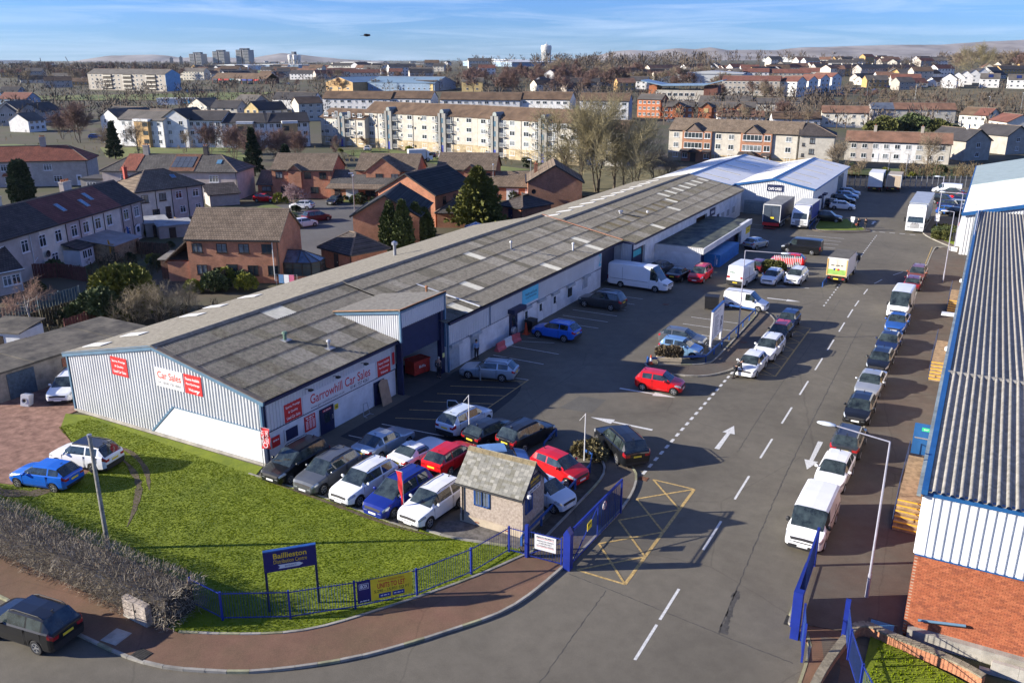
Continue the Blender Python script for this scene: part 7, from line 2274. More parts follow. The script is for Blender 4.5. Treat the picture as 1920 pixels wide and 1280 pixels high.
def front_gable(t,x0,x1,h,rise,dep,roof,pro=0.35):
 mb=MB();xm=(x0+x1)/2
 mb.prism([(x0,-0.3),(x1,-0.3),(x1,h),(xm,h+rise-0.08),(x0,h)],-pro,0.4,'y');w=mb.obj('gable_wall',BRKB,t)
 mb=MB()
 mb.prism([(x0-0.3,h-0.3*rise/(xm-x0)),(xm,h+rise),(xm,h+rise+0.14),(x0-0.36,h-0.12)],-pro-0.2,dep,'y');mb.prism([(x1+0.3,h-0.3*rise/(xm-x0)),(xm,h+rise),(xm,h+rise+0.14),(x1+0.36,h-0.12)],-pro-0.2,dep,'y')
 mb.obj('gable_roof',roof,w)
t,r,L,d=brickhouse('brick house with a brown roof and small central gable, farthest left in the cul-de-sac',(-77.6,81.7),(-67.2,86.0),8.0,5.1,2.4,TBRN,grid((0.12,0.36,0.6,0.85),(3.5,),1.3,1.15)+grid((0.2,0.7),(0.9,),1.5,1.1))
front_gable(t,3.2,5.6,4.9,1.0,1.5,TBRN)
gw=put('garage_wing',None,t,(-3.4,1.2,0));MB().box(0,0,-0.4,3.38,6,2.3).obj('wall',BRKB,gw);gable_roof(gw,3.3,6,2.3,2.0,TGRY,courses=12);window(gw,1.7,0,0.9,1.8,0.9,0,BROWNF)
t,r,L,d=house('low brick garage link with a white door and brown lean-to roof',(-66.6,84.6),(-56.0,88.6),6.5,2.3,2.6,BRKB,TGRY,fm=BROWNF,wins=(('f',0.66,0.8,1.9,1.0,{}),),doors=(('f',0.12,1.1,2.05,DDOOR),('f',0.36,2.3,2.0,GARD),('f',0.9,1.0,2.05,DDOOR)),courses=14,name='garage',cat='garage')
mb=MB();mb.prism([(-1.9,2.2),(0.1,2.75),(0.1,2.9),(-1.9,2.35)],-0.2,L+0.2,'x');mb.obj('porch_roof',TBRN,t)
t,r,L,d=brickhouse('brick house with a wide front gable and brown roof behind the two gabled houses',(-63.5,88.4),(-53.2,92.4),8.0,5.1,2.5,TBRN,grid((0.40,0.66),(3.5,),1.35,1.2)+grid((0.40,),(0.8,),1.9,1.1))
front_gable(t,2.0,8.2,5.0,2.3,4.0,TBRN,0.6)
for u in(0.40,0.66):
 window(t,L*u,-0.6,3.4,1.35,1.15,0,BROWNF)
t,r,L,d=brickhouse('brick house with a tiled roof and small gable beside the yellow-green conifer',(-51.4,96.6),(-41.6,100.5),8.0,5.1,2.5,TBRN,grid((0.2,0.6,0.86),(3.3,),1.5,1.2))
front_gable(t,5.0,7.2,4.9,0.9,1.5,TBRN)
MB().box(4.6,-0.7,2.3,9.2,0,2.5).obj('porch_roof',TGRY,t)
t,r,L,d=brickhouse('gabled brick house standing forward beside the cypresses',(-34.9,52.0),(-27.2,55.8),11.6,4.8,2.6,tilemat('black_tiles',(0.030,0.033,0.036),(0.05,0.055,0.055)),[('r',0.3,3.1,1.0,1.1),('r',0.62,3.1,1.0,1.1)],axis='y')
t,r,L,d=brickhouse('gabled brick house behind the forward one, with windows on its right side',(-45.3,71.0),(-35.2,71.6),12.6,4.9,2.8,MATS['black_tiles'],grid((0.22,0.48,0.74),(3.2,),0.95,1.05,'r'),axis='y')
t,r,L,d=brickhouse('gabled red brick house nearest the big bare trees',(-30.6,92.6),(-22.6,96.9),11,4.6,2.7,TBRN,(),axis='y')
chimney(r,1.4,6,4.6,6.9,0.6,0.6,BRKB,1)
mb=MB().lathe([(0.02,0.1),(0.28,0.04),(0.4,0.0)],n=14,axis='y').obj('satellite_dish',BLACK,t,loc=(1.0,-0.35,3.0))
def garage(label,A,B,d,h,rise,roof,doorm=None):
 t,r,L,d=house(label,A,B,d,h,rise,BRKB,roof,kind='hip',fm=BROWNF,courses=10,name='garage',cat='garage',doors=(('f',0.5,0.9,2.0,doorm),)if doorm else())
 return t
garage('brick garage with a pyramid of dark tiles below the red brick gable',(-30.0,81.8),(-25.1,80.4),6.5,2.4,1.7,TDRK,NAVY)
garage('brick garage with dark hipped roof in front of the forward gabled house',(-33.2,43.6),(-27.1,41.9),5.2,2.4,1.9,TDRK,DDOOR)
garage('brick garage with a grey hipped roof half hidden by the conifer',(-34.8,71.4),(-30.6,73.6),5.5,2.3,1.7,TGRY)
t,r,L,d=house('low brick garages with two white doors left of the red brick gable',(-42.5,98.0),(-32.5,101.5),6,2.5,2.2,BRKB,TBRN,fm=BROWNF,doors=(('f',0.2,0.9,2.0,DDOOR),('f',0.5,2.2,2.1,GARD),('f',0.82,2.2,2.1,GARD)),name='garage',cat='garage',courses=12)
cs2=thing('conservatory','small blue-roofed conservatory behind the cypresses','conservatory',(-24.6,62.4,0),rad(24));MB().box(0,0,0,3.2,3,0.6).obj('low_wall',BRKB,cs2);MB().box(0.05,0.05,0.6,3.15,2.95,2.0).obj('pane',GLASS,cs2)
mb=MB()
for q in((-0.1,-0.1),(3.3,-0.1),(3.3,3.1),(-0.1,3.1)):
 mb.bar((q[0],q[1],0),(q[0],q[1],2.05),0.1,0.1);mb.bar((q[0],q[1],2.05),(1.6,1.5,2.9),0.08,0.08)
mb.obj('frame',UPVC,cs2);mb=MB()
for a,b in(((-0.1,-0.1),(3.3,-0.1)),((3.3,-0.1),(3.3,3.1)),((3.3,3.1),(-0.1,3.1)),((-0.1,3.1),(-0.1,-0.1))):
 mb.quad((a[0],a[1],2.05),(b[0],b[1],2.05),(1.6,1.5,2.9))
mb.obj('roof_pane',mat('blue_conservatory_roof',(0.05,0.13,0.30),0.15,0.3,2,spec=0.8),cs2)
lk=thing('lock_up_garages','row of old concrete lock-up garages with a felt roof behind the car sales shed','garage',(-24.4,-2.4,0),0)
MB().box(-5.5,0,0,0,13.5,2.25).obj('wall',mat('stained_concrete_wall',(0.25,0.225,0.19),0.95,0.4,0.9,0.4,12),lk)
FELT=mat('old_felt_roof',(0.055,0.05,0.045),0.9,0.4,0.7,0.3,9,col2=(0.13,0.115,0.09))
for k in range(4):
 MB().box(-5.9,k*3.45-0.2,2.25,0.3,k*3.45+3.2,2.4+0.03*(k%2)).obj('felt_roof',FELT,lk)
MB().box(0.0,1.2,0,0.06,3.3,2.0).obj('gate_panel',mat('blue_palings',(0.05,0.08,0.12),0.7,0.3,4),lk);MB().box(0.0,5.6,1.2,0.05,6.8,1.9).obj('bricked_up_window',BRICKR,lk)
def shed(label,x,y,a,w,d,h,wallm,roofm,name='garden_shed'):
 t=thing(name,label,'shed',(x,y,0),a)
 MB().box(0,0,-0.2,w,d,h).obj('wall',wallm,t);mb=MB();mb.prism([(-0.25,h),(d+0.25,h+0.35),(d+0.25,h+0.45),(-0.25,h+0.1)],-0.25,w+0.25,'x');mb.obj('roof',roofm,t);MB().box(w*0.3,-0.05,0,w*0.3+0.9,0,h*0.85).obj('door',BROWNF,t)
p=at(305,522);shed('dark timber shed with a flat grey roof beside the pantiled brick house',p.x,p.y,rad(24),3.2,2.8,2.2,WOOD,mat('grey_flat_roof',(0.17,0.16,0.14),0.9,0.2,1))
p=at(275,445);shed('grey shed with pale roof below the hipped pair',p.x,p.y,rad(60),3.2,4.0,1.9,HSTN,mat('pale_shed_roof',(0.30,0.30,0.30),0.9,0.25,1))
p=at(300,448);shed('long low outbuilding with a grey roof behind the hipped pair',p.x,p.y,rad(60),4.5,3.0,1.7,HSTN,MATS['pale_shed_roof'])
p=at(0,670);shed('white walled lean-to at the left edge beside the birch',p.x-2,p.y,rad(20),3.5,3,2.0,WHITE2,FELT)
t=thing('dark_roofed_annexe','low annexe with a dark sloping roof right of the hipped pair','annexe',tuple(at(395,388)),rad(60));MB().box(0,0,0,5,4,2.0).obj('wall',HGRY,t);mb=MB();mb.prism([(-0.3,1.9),(4.3,3.3),(4.3,3.4),(-0.3,2.05)],-0.3,5.3,'x');mb.obj('roof',TDRK,t)
def board_fence(label,pts,h,m):
 t=thing('board_fence',label,'fence');mb=MB();po=MB()
 for a,b in zip(pts,pts[1:]):
  a,b=Vector((a[0],a[1],0)),Vector((b[0],b[1],0));d=b-a;L=d.length;d.normalize()
  n=int(L/0.17);nrm=Vector((d.y,-d.x,0))
  for k in range(n):
   q0,q1=a+d*(k*0.17),a+d*(k*0.17+0.14)
   o=nrm*(0.02 if k%2 else-0.02)
   hh=h+R.uniform(-0.03,0.03)
   mb.bar((q0.x+o.x,q0.y+o.y,hh/2-0.1),(q1.x+o.x,q1.y+o.y,hh/2-0.1),0.03,hh+0.2)
  for k in range(int(L/2.4)+1):
   q=a+d*(k*2.4);po.box(q.x-0.05,q.y-0.05,-0.2,q.x+0.05,q.y+0.05,h+0.08)
 mb.obj('boards',m,t,kind='stuff');po.obj('posts',m,t)
X_=lambda*q:[tuple(at(*p)[:2])for p in q]
BLUEF=mat('blue_grey_fence',(0.06,0.10,0.13),0.85,0.3,2)
REDF=mat('red_brown_fence',(0.13,0.045,0.038),0.85,0.3,2)
board_fence('blue-grey board fence behind the birch',X_((0,612),(75,588),(155,565)),1.7,BLUEF)
board_fence('dark mossy board fence running below the birch',X_((0,640),(80,612),(150,590)),1.6,mat('mossy_fence',(0.08,0.065,0.035),0.9,0.4,2))
board_fence('red-brown board fence behind the lock-up garages',X_((125,630),(180,610),(235,590)),1.6,REDF)
board_fence('red-brown garden fence below the long terrace',X_((55,522),(110,520),(165,528)),1.7,REDF)
board_fence('grey garden fence left of the pantiled brick house',X_((212,462),(260,475),(318,480)),1.6,WOOD)
board_fence('pale timber fence beside the hipped pair',X_((330,430),(358,440)),1.8,TIMB)
board_fence('dark fence at the corner of the red brick gable',X_((1090,387),(1140,386),(1165,384)),1.8,WOOD)
board_fence('black boarded gate beside the patio of the pantiled brick house',X_((405,545),(448,520)),1.7,BLACK)
for px,py,m,l in((207,490,mat('flag_orange',(0.6,0.28,0.03),0.7,0.1,3),'orange'),(242,462,mat('flag_blue',(0.05,0.16,0.55),0.7,0.1,3),'blue')):
 p=at(px,py);t=thing('garden_flag','%s feather flag standing in the terrace gardens'%l,'flag',tuple(p));MB().tube((0,0,0),(0,0,2.8),0.03).obj('pole',SILV,t);mb=MB();mb.prism([(0.03,0.8),(0.5,1.4),(0.35,2.6),(0.03,2.75)],-0.01,0.01,'y');mb.obj('cloth',m,t)
wl2=thing('washing_line','washing line with a blue, white and pink towel by the conservatory','laundry',tuple(at(520,545)),rad(20));MB().tube((0,0,0),(0,0,1.9),0.03).tube((2.4,0,0),(2.4,0,1.9),0.03).tube((0,0,1.85),(2.4,0,1.85),0.01).obj('line',STEEL,wl2)
for k,m in enumerate((mat('towel_blue',(0.12,0.25,0.45),0.9,0.1,3),LETWHITE,mat('towel_pink',(0.6,0.15,0.25),0.9,0.1,3))):
 MB().box(0.3+k*0.6,-0.02,0.9,0.85+k*0.6,0.02,1.84).obj('towel',m,wl2)
def patch(name,pix,z,m):
 sheet(name,[tuple(at(*p)[:2])for p in pix],z,m)
patch('street',[(455,470),(520,500),(600,510),(640,480),(665,440),(690,385),(640,372),(560,378),(480,392)],0.0,asphaltmat('street_asphalt',(0.10,0.098,0.095),0.15))
patch('garden_lawn',[(470,395),(500,380),(560,400),(545,425),(480,420)],0.01,GRASSF)
patch('garden_lawn',[(640,372),(700,372),(690,384),(640,380)],0.012,GRASSF)
patch('garden_lawn',[(150,490),(215,470),(300,500),(250,560),(170,560)],0.0,mat('garden_ground',(0.06,0.055,0.035),0.95,0.4,0.8,col2=(0.09,0.10,0.03)))
patch('garden_lawn',[(0,240),(110,250),(160,268),(60,285),(0,285)],0.0,GRASSF)
patch('garden_lawn',[(180,265),(330,280),(430,275),(480,300),(300,312),(200,295)],0.0,GRASSF)
patch('garden_lawn',[(640,283),(720,278),(880,305),(1000,318),(900,325),(780,300),(680,300)],0.0,GRASSF)
patch('garden_lawn',[(1010,320),(1250,318),(1250,345),(1100,385),(1060,390)],0.0,mat('wild_grass',(0.12,0.115,0.045),0.95,0.35,0.3,col2=(0.17,0.14,0.06)))
patch('garden_lawn',[(1580,318),(1800,312),(1800,336),(1590,334)],0.0,mat('wild_grass_b',(0.12,0.12,0.035),0.95,0.35,0.25,col2=(0.10,0.14,0.03)))
# ------------------------------------------------------------------ flats and terraces of the middle distance
def wall_windows(t,L,rows,cols,z0,dz,w,h,fm=UPVC,u0=0.03,u1=0.97,skip=(),mull=1,far=False,d=0.0,face='f',wd=None):
 """rows x cols windows on the front; far: one joined part (too small to pick apart)"""
 mb,gl=MB(),MB()
 for c in range(cols):
  u=L*(u0+(u1-u0)*(c+0.5)/cols)
  ww=w if not wd else wd[c%len(wd)]
  for r in range(rows):
   if(c,r)in skip:
    continue
   z=z0+r*dz
   if far:
    x0,x1=u-ww/2,u+ww/2
    q=[(x0,x1,0.0)]
    if face=='f':
     mb.box(x0,-0.06,z,x1,0.0,z+h);gl.box(x0+0.1,-0.075,z+0.1,u-0.04,-0.061,z+h-0.1);gl.box(u+0.04,-0.075,z+0.1,x1-0.1,-0.061,z+h-0.1)
    else:
     mb.box(d,x0,z,d+0.06,x1,z+h);gl.box(d+0.061,x0+0.1,z+0.1,d+0.075,x1-0.1,z+h-0.1)
   else:
    window(t,u,0,z,ww,h,0,fm,True,mull,lights=False)
 if far and mb.f:
  f=mb.obj('window',fm,t,kind='stuff');gl.obj('pane',GLASS,f,kind='stuff')
def block(label,A,B,d,h,rise,wall,roof,rows=3,cols=8,far=True,name='apartment_building',cat='apartment block',group=None,w=1.3,hh=1.15,z0=1.0,base=None,side=True,axis='x',courses=8,wd=None,chim=0,fm=UPVC,kind='gable',hips=(1,1),wallsplit=None,dz=None,split=None,zbase=None):
 t,r,L,d=house(label,A,B,d,h,rise,wall,roof,cat=cat,name=name,gut=None if far else BLACK,axis=axis,courses=courses,base=base,group=group,kind=kind,hips=hips,wallsplit=wallsplit,split=split,z=zbase)
 dz=dz or(h-0.3)/rows
 wall_windows(t,L,rows,cols,z0,dz,w,hh,fm,far=far,wd=wd)
 if side and far:
  wall_windows(t,d,rows,2,z0,dz,0.9,hh,fm,far=True,d=L,face='r')
 for k in range(chim):
  chimney(r,L*(k+0.5)/chim,d/2,h+rise-0.4,h+rise+1.1,1.0,0.6,wall,0)
 return t,r,L,d
STAIN=harl('stained_lower_wall',(0.40,0.32,0.20),0.3)
TOWERC=harl('grey_stair_tower',(0.24,0.235,0.22))
BALC=mat('balcony_rail',(0.35,0.37,0.38),0.6,0.2,3)
def stair_tower(t,x,h,w=2.6):
 s=put('stair_tower',None,t,(x,-0.9,0))
 MB().box(-w/2,0,-0.5,-w/2+0.8,1.2,h+0.5).box(w/2-0.8,0,-0.5,w/2,1.2,h+0.5).box(-w/2+0.8,0.25,-0.5,w/2-0.8,1.2,h+0.6).obj('wall',TOWERC,s)
 mb=MB();n=10;rr_=(w-1.3)/2
 pts=[(-rr_,h+0.55)]+[(-rr_*math.cos(math.pi*k/n),h+0.9+rr_*math.sin(math.pi*k/n))for k in range(n+1)]+[(rr_,h+0.55)]
 mb.prism(pts,0.1,3.2,'y');mb.obj('glazed_vault',mat('weathered_vault',(0.22,0.25,0.24),0.5,0.25,3),s)
 for k in range(3):
  MB().box(-w/2+0.85,0.17,2.9+k*2.5,w/2-0.85,0.25,4.2+k*2.5).obj('pane',mat('stair_glass',(0.06,0.12,0.17),0.1,0.4,1,spec=0.8),s)
 MB().box(-0.5,0.17,0,0.5,0.25,2.1).obj('door',BLUE,s)
def balcony(t,x,z,w=1.5):
 b=MB().box(x-w/2,-0.9,z-0.1,x+w/2,0,z).obj('balcony',CONC,t)
 mb=MB()
 for k in range(7):
  u=x-w/2+w*k/6
  mb.box(u-0.03,-0.9,z,u+0.03,-0.86,z+0.95)
 mb.box(x-w/2,-0.92,z+0.92,x+w/2,-0.84,z+1.0);mb.obj('railing',BALC,b)
 window(t,x,0,z,1.1,1.95,0,UPVC,False,1,nm='balcony_door',lights=False)
def tenement(label,A,B,towers,wins,smalls,dsh=None,h=9.9,rise=2.6,lite=None):
 t,r,L,d=house(label,A,B,9,h,rise,HBUF,FBRN,cat='apartment block',name='tenement_block',courses=10,base=(2.6,STAIN),gut=None)
 for u in towers:
  stair_tower(t,L*u,h)
  for s in(-1,1):
   for k in range(4):
    balcony(t,L*u+s*2.5,0.5+k*2.45)
 for u in wins:
  for k in range(4):
   window(t,L*u,0,0.95+k*2.45,1.7,1.15,0,UPVC,True,1,lights=False)
 for u in smalls:
  for k in range(4):
   window(t,L*u,0,1.1+k*2.45,0.7,0.9,0,UPVC,True,0,lights=False)
 rs=random.Random(len(label))
 for _ in range(6):
  u=rs.choice(wins)*L+rs.choice((-1.5,1.5));k=rs.randrange(4)
  MB().lathe([(0.02,0.12),(0.28,0.05),(0.38,0.0)],n=10,axis='y').obj('satellite_dish',BLACK,t,loc=(u,-0.4,1.4+k*2.45))
 for u in(0.12,0.45,0.8):
  MB().tube((L*u,-0.07,0),(L*u,-0.07,h),0.06).obj('downpipe',HSTN,t)
 return t
tenement('lower left end block of the long four storey tenement with one stair tower',at(604,271),at(686,277),(0.52,),(0.14,0.9),(0.30,0.76),h=8.0,rise=2.3)
tenement('middle block of the long four storey tenement with two domed stair towers',at(687,275.5),at(896,292),(0.24,0.72),(0.06,0.42,0.55,0.93),(0.15,0.345,0.63,0.84))
tenement('right hand block of the long four storey tenement, partly behind bare trees',at(896.5,293),at(1085,311),(0.20,0.68),(0.06,0.36,0.5,0.86,0.95),(0.12,0.29,0.57,0.78),h=9.9)
t,r,L,d=block('cream gabled block at the right end of the long tenement behind the bare trees',at(1085,308),at(1168,312),9,8.3,2.3,HBUF,FBRN,3,4,far=False,courses=8,cols=4)if False else block('cream gabled block at the right end of the long tenement behind the bare trees',at(1088,308),at(1172,313),9,8.0,2.3,HBUF,FBRN,3,4,far=False)
for lab,a,b,n,hs in(('left third of the white three storey row with one long brown roof',(607,219),(733,221),9,7.6),('centre left part of the white three storey row, ending in a grey gable',(733,220.5),(809,222),6,7.9),('middle part of the white three storey row behind the tenement',(826,222),(975,224),11,7.6),('right part of the white three storey row with a slightly higher roof',(975,223.5),(1068,226),7,8.0),('far right end of the white three storey row with a blue-grey gable',(1086,226),(1178,228),7,7.8)):
 t,r,L,d=block(lab,gt(*a),gt(*b),9,hs,2.8,HWHT,FBRN,3,n,far=False,w=1.5,hh=1.1,wd=(1.7,0.9,1.6),courses=8)
 if 'blue-grey' in lab:
  MB().prism([(0.0,0),(d,0),(d,hs),(d/2,hs+2.6),(0,hs)],L+0.01,L+0.06,'x').obj('gable_cladding',HBLU,t)
t,r,L,d=block('cream gabled block standing end-on at the left of the white row',gt(562,228),gt(607,226),9,7.0,2.2,HBUF,FBRN,3,3,far=False,axis='x')
ORB=brickmat('orange_brick',(0.36,0.155,0.085),(0.29,0.12,0.065),(0.30,0.2,0.14),0.25,0.09,0.012,0.9,0.2)
A_,B_=at(1252,300),at(1492,314)
t,r,L,d=house('three storey cream flats with orange brick bays and small roof gables',A_,B_,9,7.5,2.5,HBUF,TBRN,cat='apartment block',name='apartment_building',courses=14,base=(1.9,STAIN),gut=BLACK)
for u in(0.06,0.40,0.50,0.93):
 for k in range(3):
  window(t,L*u,0,0.9+k*2.4,1.3,1.2,0,lights=False)
for u0 in(0.115,0.575):
 x0,x1=L*u0,L*(u0+0.235)
 by=MB().box(x0,-0.5,-0.4,x1,0.1,7.4).obj('brick_bay',ORB,t)
 for k in(1,2):
  window(by,x0+(x1-x0)*0.38,-0.5,0.9+k*2.4,4.6,1.35,0,UPVC,True,4,lights=False);window(by,x0+(x1-x0)*0.86,-0.5,0.9+k*2.4,1.5,1.35,0,UPVC,True,1,lights=False)
  MB().box(x0+1.0,-0.58,0.5+k*2.4,x0+5.0,-0.501,0.85+k*2.4).obj('brown_panel',harl('brown_panel',(0.16,0.12,0.10)),by)
 window(by,x0+0.9,-0.5,0.9,1.3,1.2,0,lights=False);window(by,x1-1.0,-0.5,0.9,1.4,1.2,0,lights=False)
 MB().box(x0+2.3,-0.56,0,x0+3.7,-0.501,2.1).obj('door',DDOOR,by)
 xm=x0+(x1-x0)*0.38
 mb=MB();mb.prism([(xm-1.9,7.3),(xm+1.9,7.3),(xm,9.0)],-0.7,2.5,'y');mb.obj('gable_panel',MATS['brown_panel'],by)
 mb=MB();mb.prism([(xm-2.2,7.2),(xm,9.1),(xm,9.25),(xm-2.3,7.3)],-0.9,3,'y');mb.prism([(xm+2.2,7.2),(xm,9.1),(xm,9.25),(xm+2.3,7.3)],-0.9,3,'y');mb.obj('gable_roof',TBRN,by)
 for q in(x0+0.9,x1-1.0):
  mb=MB();mb.prism([(-1.4,2.35),(0,2.9),(0,3.0),(-1.4,2.45)],q-1.1,q+1.1,'x');mb.obj('canopy',TDRK,by,loc=(0,-0.5,0))
 mb=MB();xm2=x0+3.0;mb.prism([(xm2-1.4,2.3),(xm2,3.3),(xm2+1.4,2.3)],-2.0,-0.5,'y');mb.obj('porch',TDRK,by)
t,r,L,d=house('hipped cream block attached to the right of the brick bayed flats',at(1494,314.5),at(1560,317),10,7.4,2.4,HBUF,TDRK,cat='apartment block',name='apartment_building',kind='hip',hips=(0,1),base=(2.2,STAIN),courses=12,gut=BLACK,wins=grid((0.36,),(3.2,5.6),1.1,1.2,fm=BROWNF)+grid((0.12,),(2.6,5.0),0.6,0.7,fm=BROWNF)+grid((0.3,0.7),(3.2,5.6),1.2,1.2,'r'))
FP=[('gable-ended white flats with a grey roof, at the left of the bare trees',(195,268),(228,272),9,7.8,2.3,HWHT,FGRY,3,2,'y'),('white flats with a mossy roof and an ochre balcony bay',(228,273),(312,277),9,7.6,2.3,HWHT,FGRY,3,6,'x'),('white gable-ended flats in the middle of the left group',(311,276),(356,277),9,8.2,2.4,HWHT,FDRK,3,2,'y'),('dark roofed white flats in shade, left of three',(356,276),(421,277),9,7.7,2.3,HWHT,FDRK,3,5,'x'),('dark roofed white flats in shade, middle of three',(421,277),(504,277),9,7.0,2.3,HWHT,FDRK,3,6,'x'),('dark roofed white flats in shade, right of three',(504,277),(583,274),9,7.0,2.3,HWHT,FDRK,3,6,'x')]
for lab,a,b,d,h,ri,wm,rm,ro,co,ax in FP:
 B_=at(*b);A_=at(*a)
 if ax=='y' and lab.startswith('white gable'):
  pass
 t,r,L,d=block(lab,A_,B_,d if ax=='x' else 12,h,ri,wm,rm,ro,co,far=False,axis=ax,w=1.2,courses=10)
 if 'ochre' in lab:
  MB().box(L*0.42,-1.2,0,L*0.72,0.05,7.2).obj('balcony_bay',HOCH,t);MB().box(L*0.4,-1.4,7.2,L*0.74,0.2,7.8).obj('parapet',HWHT,t)
  for k in range(3):
   MB().box(L*0.6,-1.25,1.0+k*2.4,L*0.71,-1.19,2.2+k*2.4).obj('pane',GLASS,t)
 if 'middle of three' in lab or 'right of three' in lab:
  MB().box(L*0.35,-1.0,0,L*0.7,0.05,6.6).obj('balcony_bay',HOCH,t);MB().box(L*0.34,-1.2,6.6,L*0.71,0.3,7.3).obj('parapet',HWHT,t);MB().box(L*0.37,-1.06,4.6,L*0.5,-1.0,6.0).obj('pane',GLASS,t)
A_,B_=gt(168,168),gt(313,172)
t,r,L,d=block('pale four storey slab block with stacked balconies and a blue gable',A_,B_,12,10.8,3.0,HSTN,FGRY,4,16,w=1.6,hh=1.3,courses=6)
sc_=L/90
for u in(0.27,0.53,0.83):
 bb=MB().box(L*u-5*sc_,-0.35,0.5,L*u+5*sc_,0.0,10.4).obj('balcony_recess',mat('recess_dark',(0.08,0.07,0.06),0.9,0.3,0.5),t)  # flat panel proud of the wall, its dark colour painted as balcony shade
 for k in range(4):
  MB().box(L*u-5.3*sc_,-1.2,1.2+k*2.6,L*u+5.3*sc_,-0.3,2.1+k*2.6).obj('balcony',HBUF,bb)
MB().prism([(0,-1),(d,-1),(d,10.8),(d/2,13.6),(0,10.8)],L+0.02,L+0.2,'x').obj('gable_cladding',harl('blue_gable',(0.20,0.36,0.52)),t)
def terrace(label,a,b,d,h,rise,wm,rm,cols,rows=2,**kw):
 return block(label,gt(*a),gt(*b),d,h,rise,wm,rm,rows,cols,far=kw.pop('far',False),name=kw.pop('name','terraced_house'),cat='house',w=kw.pop('w',1.2),hh=1.1,z0=0.9,**kw)
t,r,L,d=terrace('white and cream terrace with a rust tiled roof and two chimneys beside the far fence',(1582,301),(1779,309),7.5,4.9,2.2,HCRM,FRUS,9,wallsplit=[(0,0.1,HBUF),(0.1,0.27,HGRY),(0.27,0.68,HWHT),(0.68,1,HBUF)],chim=0)
for u in(0.27,0.72):
 chimney(r,L*u,3.75,6.6,8.4,0.7,0.6,HSTN,1)
for u in(0.31,0.6):
 MB().box(L*u-0.5,-0.06,0,L*u+0.5,0,2.1).obj('door',UPVC,t)
t,r,L,d=terrace('grey gabled house with a dark roof at the right, its gable half in shadow',(1806,302),(1853,300),12.5,4.9,2.6,HSTN,FDRK,1,axis='y');wall_windows(t,d,2,4,0.9,2.5,1.0,1.1,far=True,d=L,face='r');chimney(r,L/2,4,7,8.4,0.6,0.6,HWHT,0)
t,r,L,d=terrace('grey gabled house behind the half-shadowed gable at the right edge',(1884,290),(1925,288),11,4.9,2.4,HSTN,FDRK,1,axis='y')
terrace('cream two storey block with a rust roof left of the green bushes',(1539,238),(1626,240),8,5.2,2.3,HCRM,FRUS,5)
t,r,L,d=terrace('long buff terrace with a slate blue roof at one end above the green bushes',(1632,229),(1790,231),8,5.0,2.3,HBUF,FRUS,8,split=[(0,0.27,mat('slate_blue_roof',(0.09,0.11,0.15),0.8,0.2,0.5)),(0.27,1,FRUS)],wallsplit=[(0,0.27,HGRY),(0.27,1,HBUF)])
t,r,L,d=terrace('cream house with half its roof bright red on the right slope',(1795,241),(1847,245),9,5.0,2.4,HCRM,FRUS,4,split=[(0,0.5,FBRN),(0.5,1,FRED)])
t,r,L,d=terrace('cream house with a red and brown roof at the right edge of the slope',(1850,252),(1884,258),9,4.8,2.3,HCRM,FRED,3)
terrace('low cottages with a long rust roof below the orange houses',(1345,231),(1432,232),7,2.6,2.0,HWHT,FRUS,7,1)
terrace('white cottages with a brown roof left of the cream block',(1448,238),(1538,239),8,3.0,2.2,HWHT,FBRN,6,1)
def orange(label,a,b,h,gables,rm=FGRY,rows=2):
 t,r,L,d=terrace(label,a,b,8,h,2.0,HORG,rm,5,rows)
 for u in gables:
  mb=MB();x=L*u;mb.prism([(x-2.2,0),(x+2.2,0),(x+2.2,h-0.2),(x,h+1.6),(x-2.2,h-0.2)],-1.0,0.1,'y');g=mb.obj('gable_bay',HORG,t)
  mb=MB();mb.prism([(x-2.6,h-0.4),(x,h+1.75),(x,h+1.95),(x-2.7,h-0.2)],-1.3,3,'y');mb.prism([(x+2.6,h-0.4),(x,h+1.75),(x,h+1.95),(x+2.7,h-0.2)],-1.3,3,'y');mb.obj('gable_roof',rm,g)
  MB().box(x-0.9,-1.08,h*0.55,x+0.9,-1.0,h*0.9).obj('cream_panel',HYEL,g)
 return t
orange('three storey orange and cream block at the end of the white row',(1194,220),(1238,222),7.4,(),rows=3)
orange('orange semi with two small gables and a grey roof',(1241,223),(1300,224),4.9,(0.5,))
orange('orange and cream row with gabled bays right of the semi',(1308,224),(1415,226),4.9,(0.14,0.72))
terrace('cream houses with dark red gables behind the orange row',(1310,206),(1348,207),8,3.6,2.6,HCRM,FGRY,3,1)
terrace('cream house with a grey roof behind the orange row, right one',(1358,207),(1408,208),9,3.8,2.6,HCRM,FGRY,4,1)
terrace('low grey roofed house right of the cream houses',(1412,208),(1470,209),9,3.4,2.2,HCRM,FGRY,4,1)
A_,B_=gt(1212,196),gt(1345,199)
v=B_-A_;t=thing('school_building','school with a wide pale blue butterfly roof and red end walls','school',tuple(A_),math.atan2(v.y,v.x));L=v.length
MB().box(L*0.12,0,-1,L*0.9,18,7).obj('wall',HBUF,t);MB().box(L*0.8,-0.4,-1,L*0.99,17,9).obj('end_wall',FRED,t);MB().box(0.5,2,-1,L*0.13,17,9).obj('end_wall',HORG,t)
mb=MB();mb.prism([(-3,11.2),(L*0.22,9.0),(L*0.8,9.3),(L+2,11.5),(L+2,12),(L*0.8,9.9),(L*0.22,9.6),(-3,11.7)],-2,20,'y');mb.obj('roof',mat('pale_blue_metal_roof',(0.20,0.30,0.40),0.45,0.08,0.2),t);wall_windows(t,L*0.62,2,7,1.2,3.0,2.0,1.5,far=True,u0=0.2,u1=1.1)
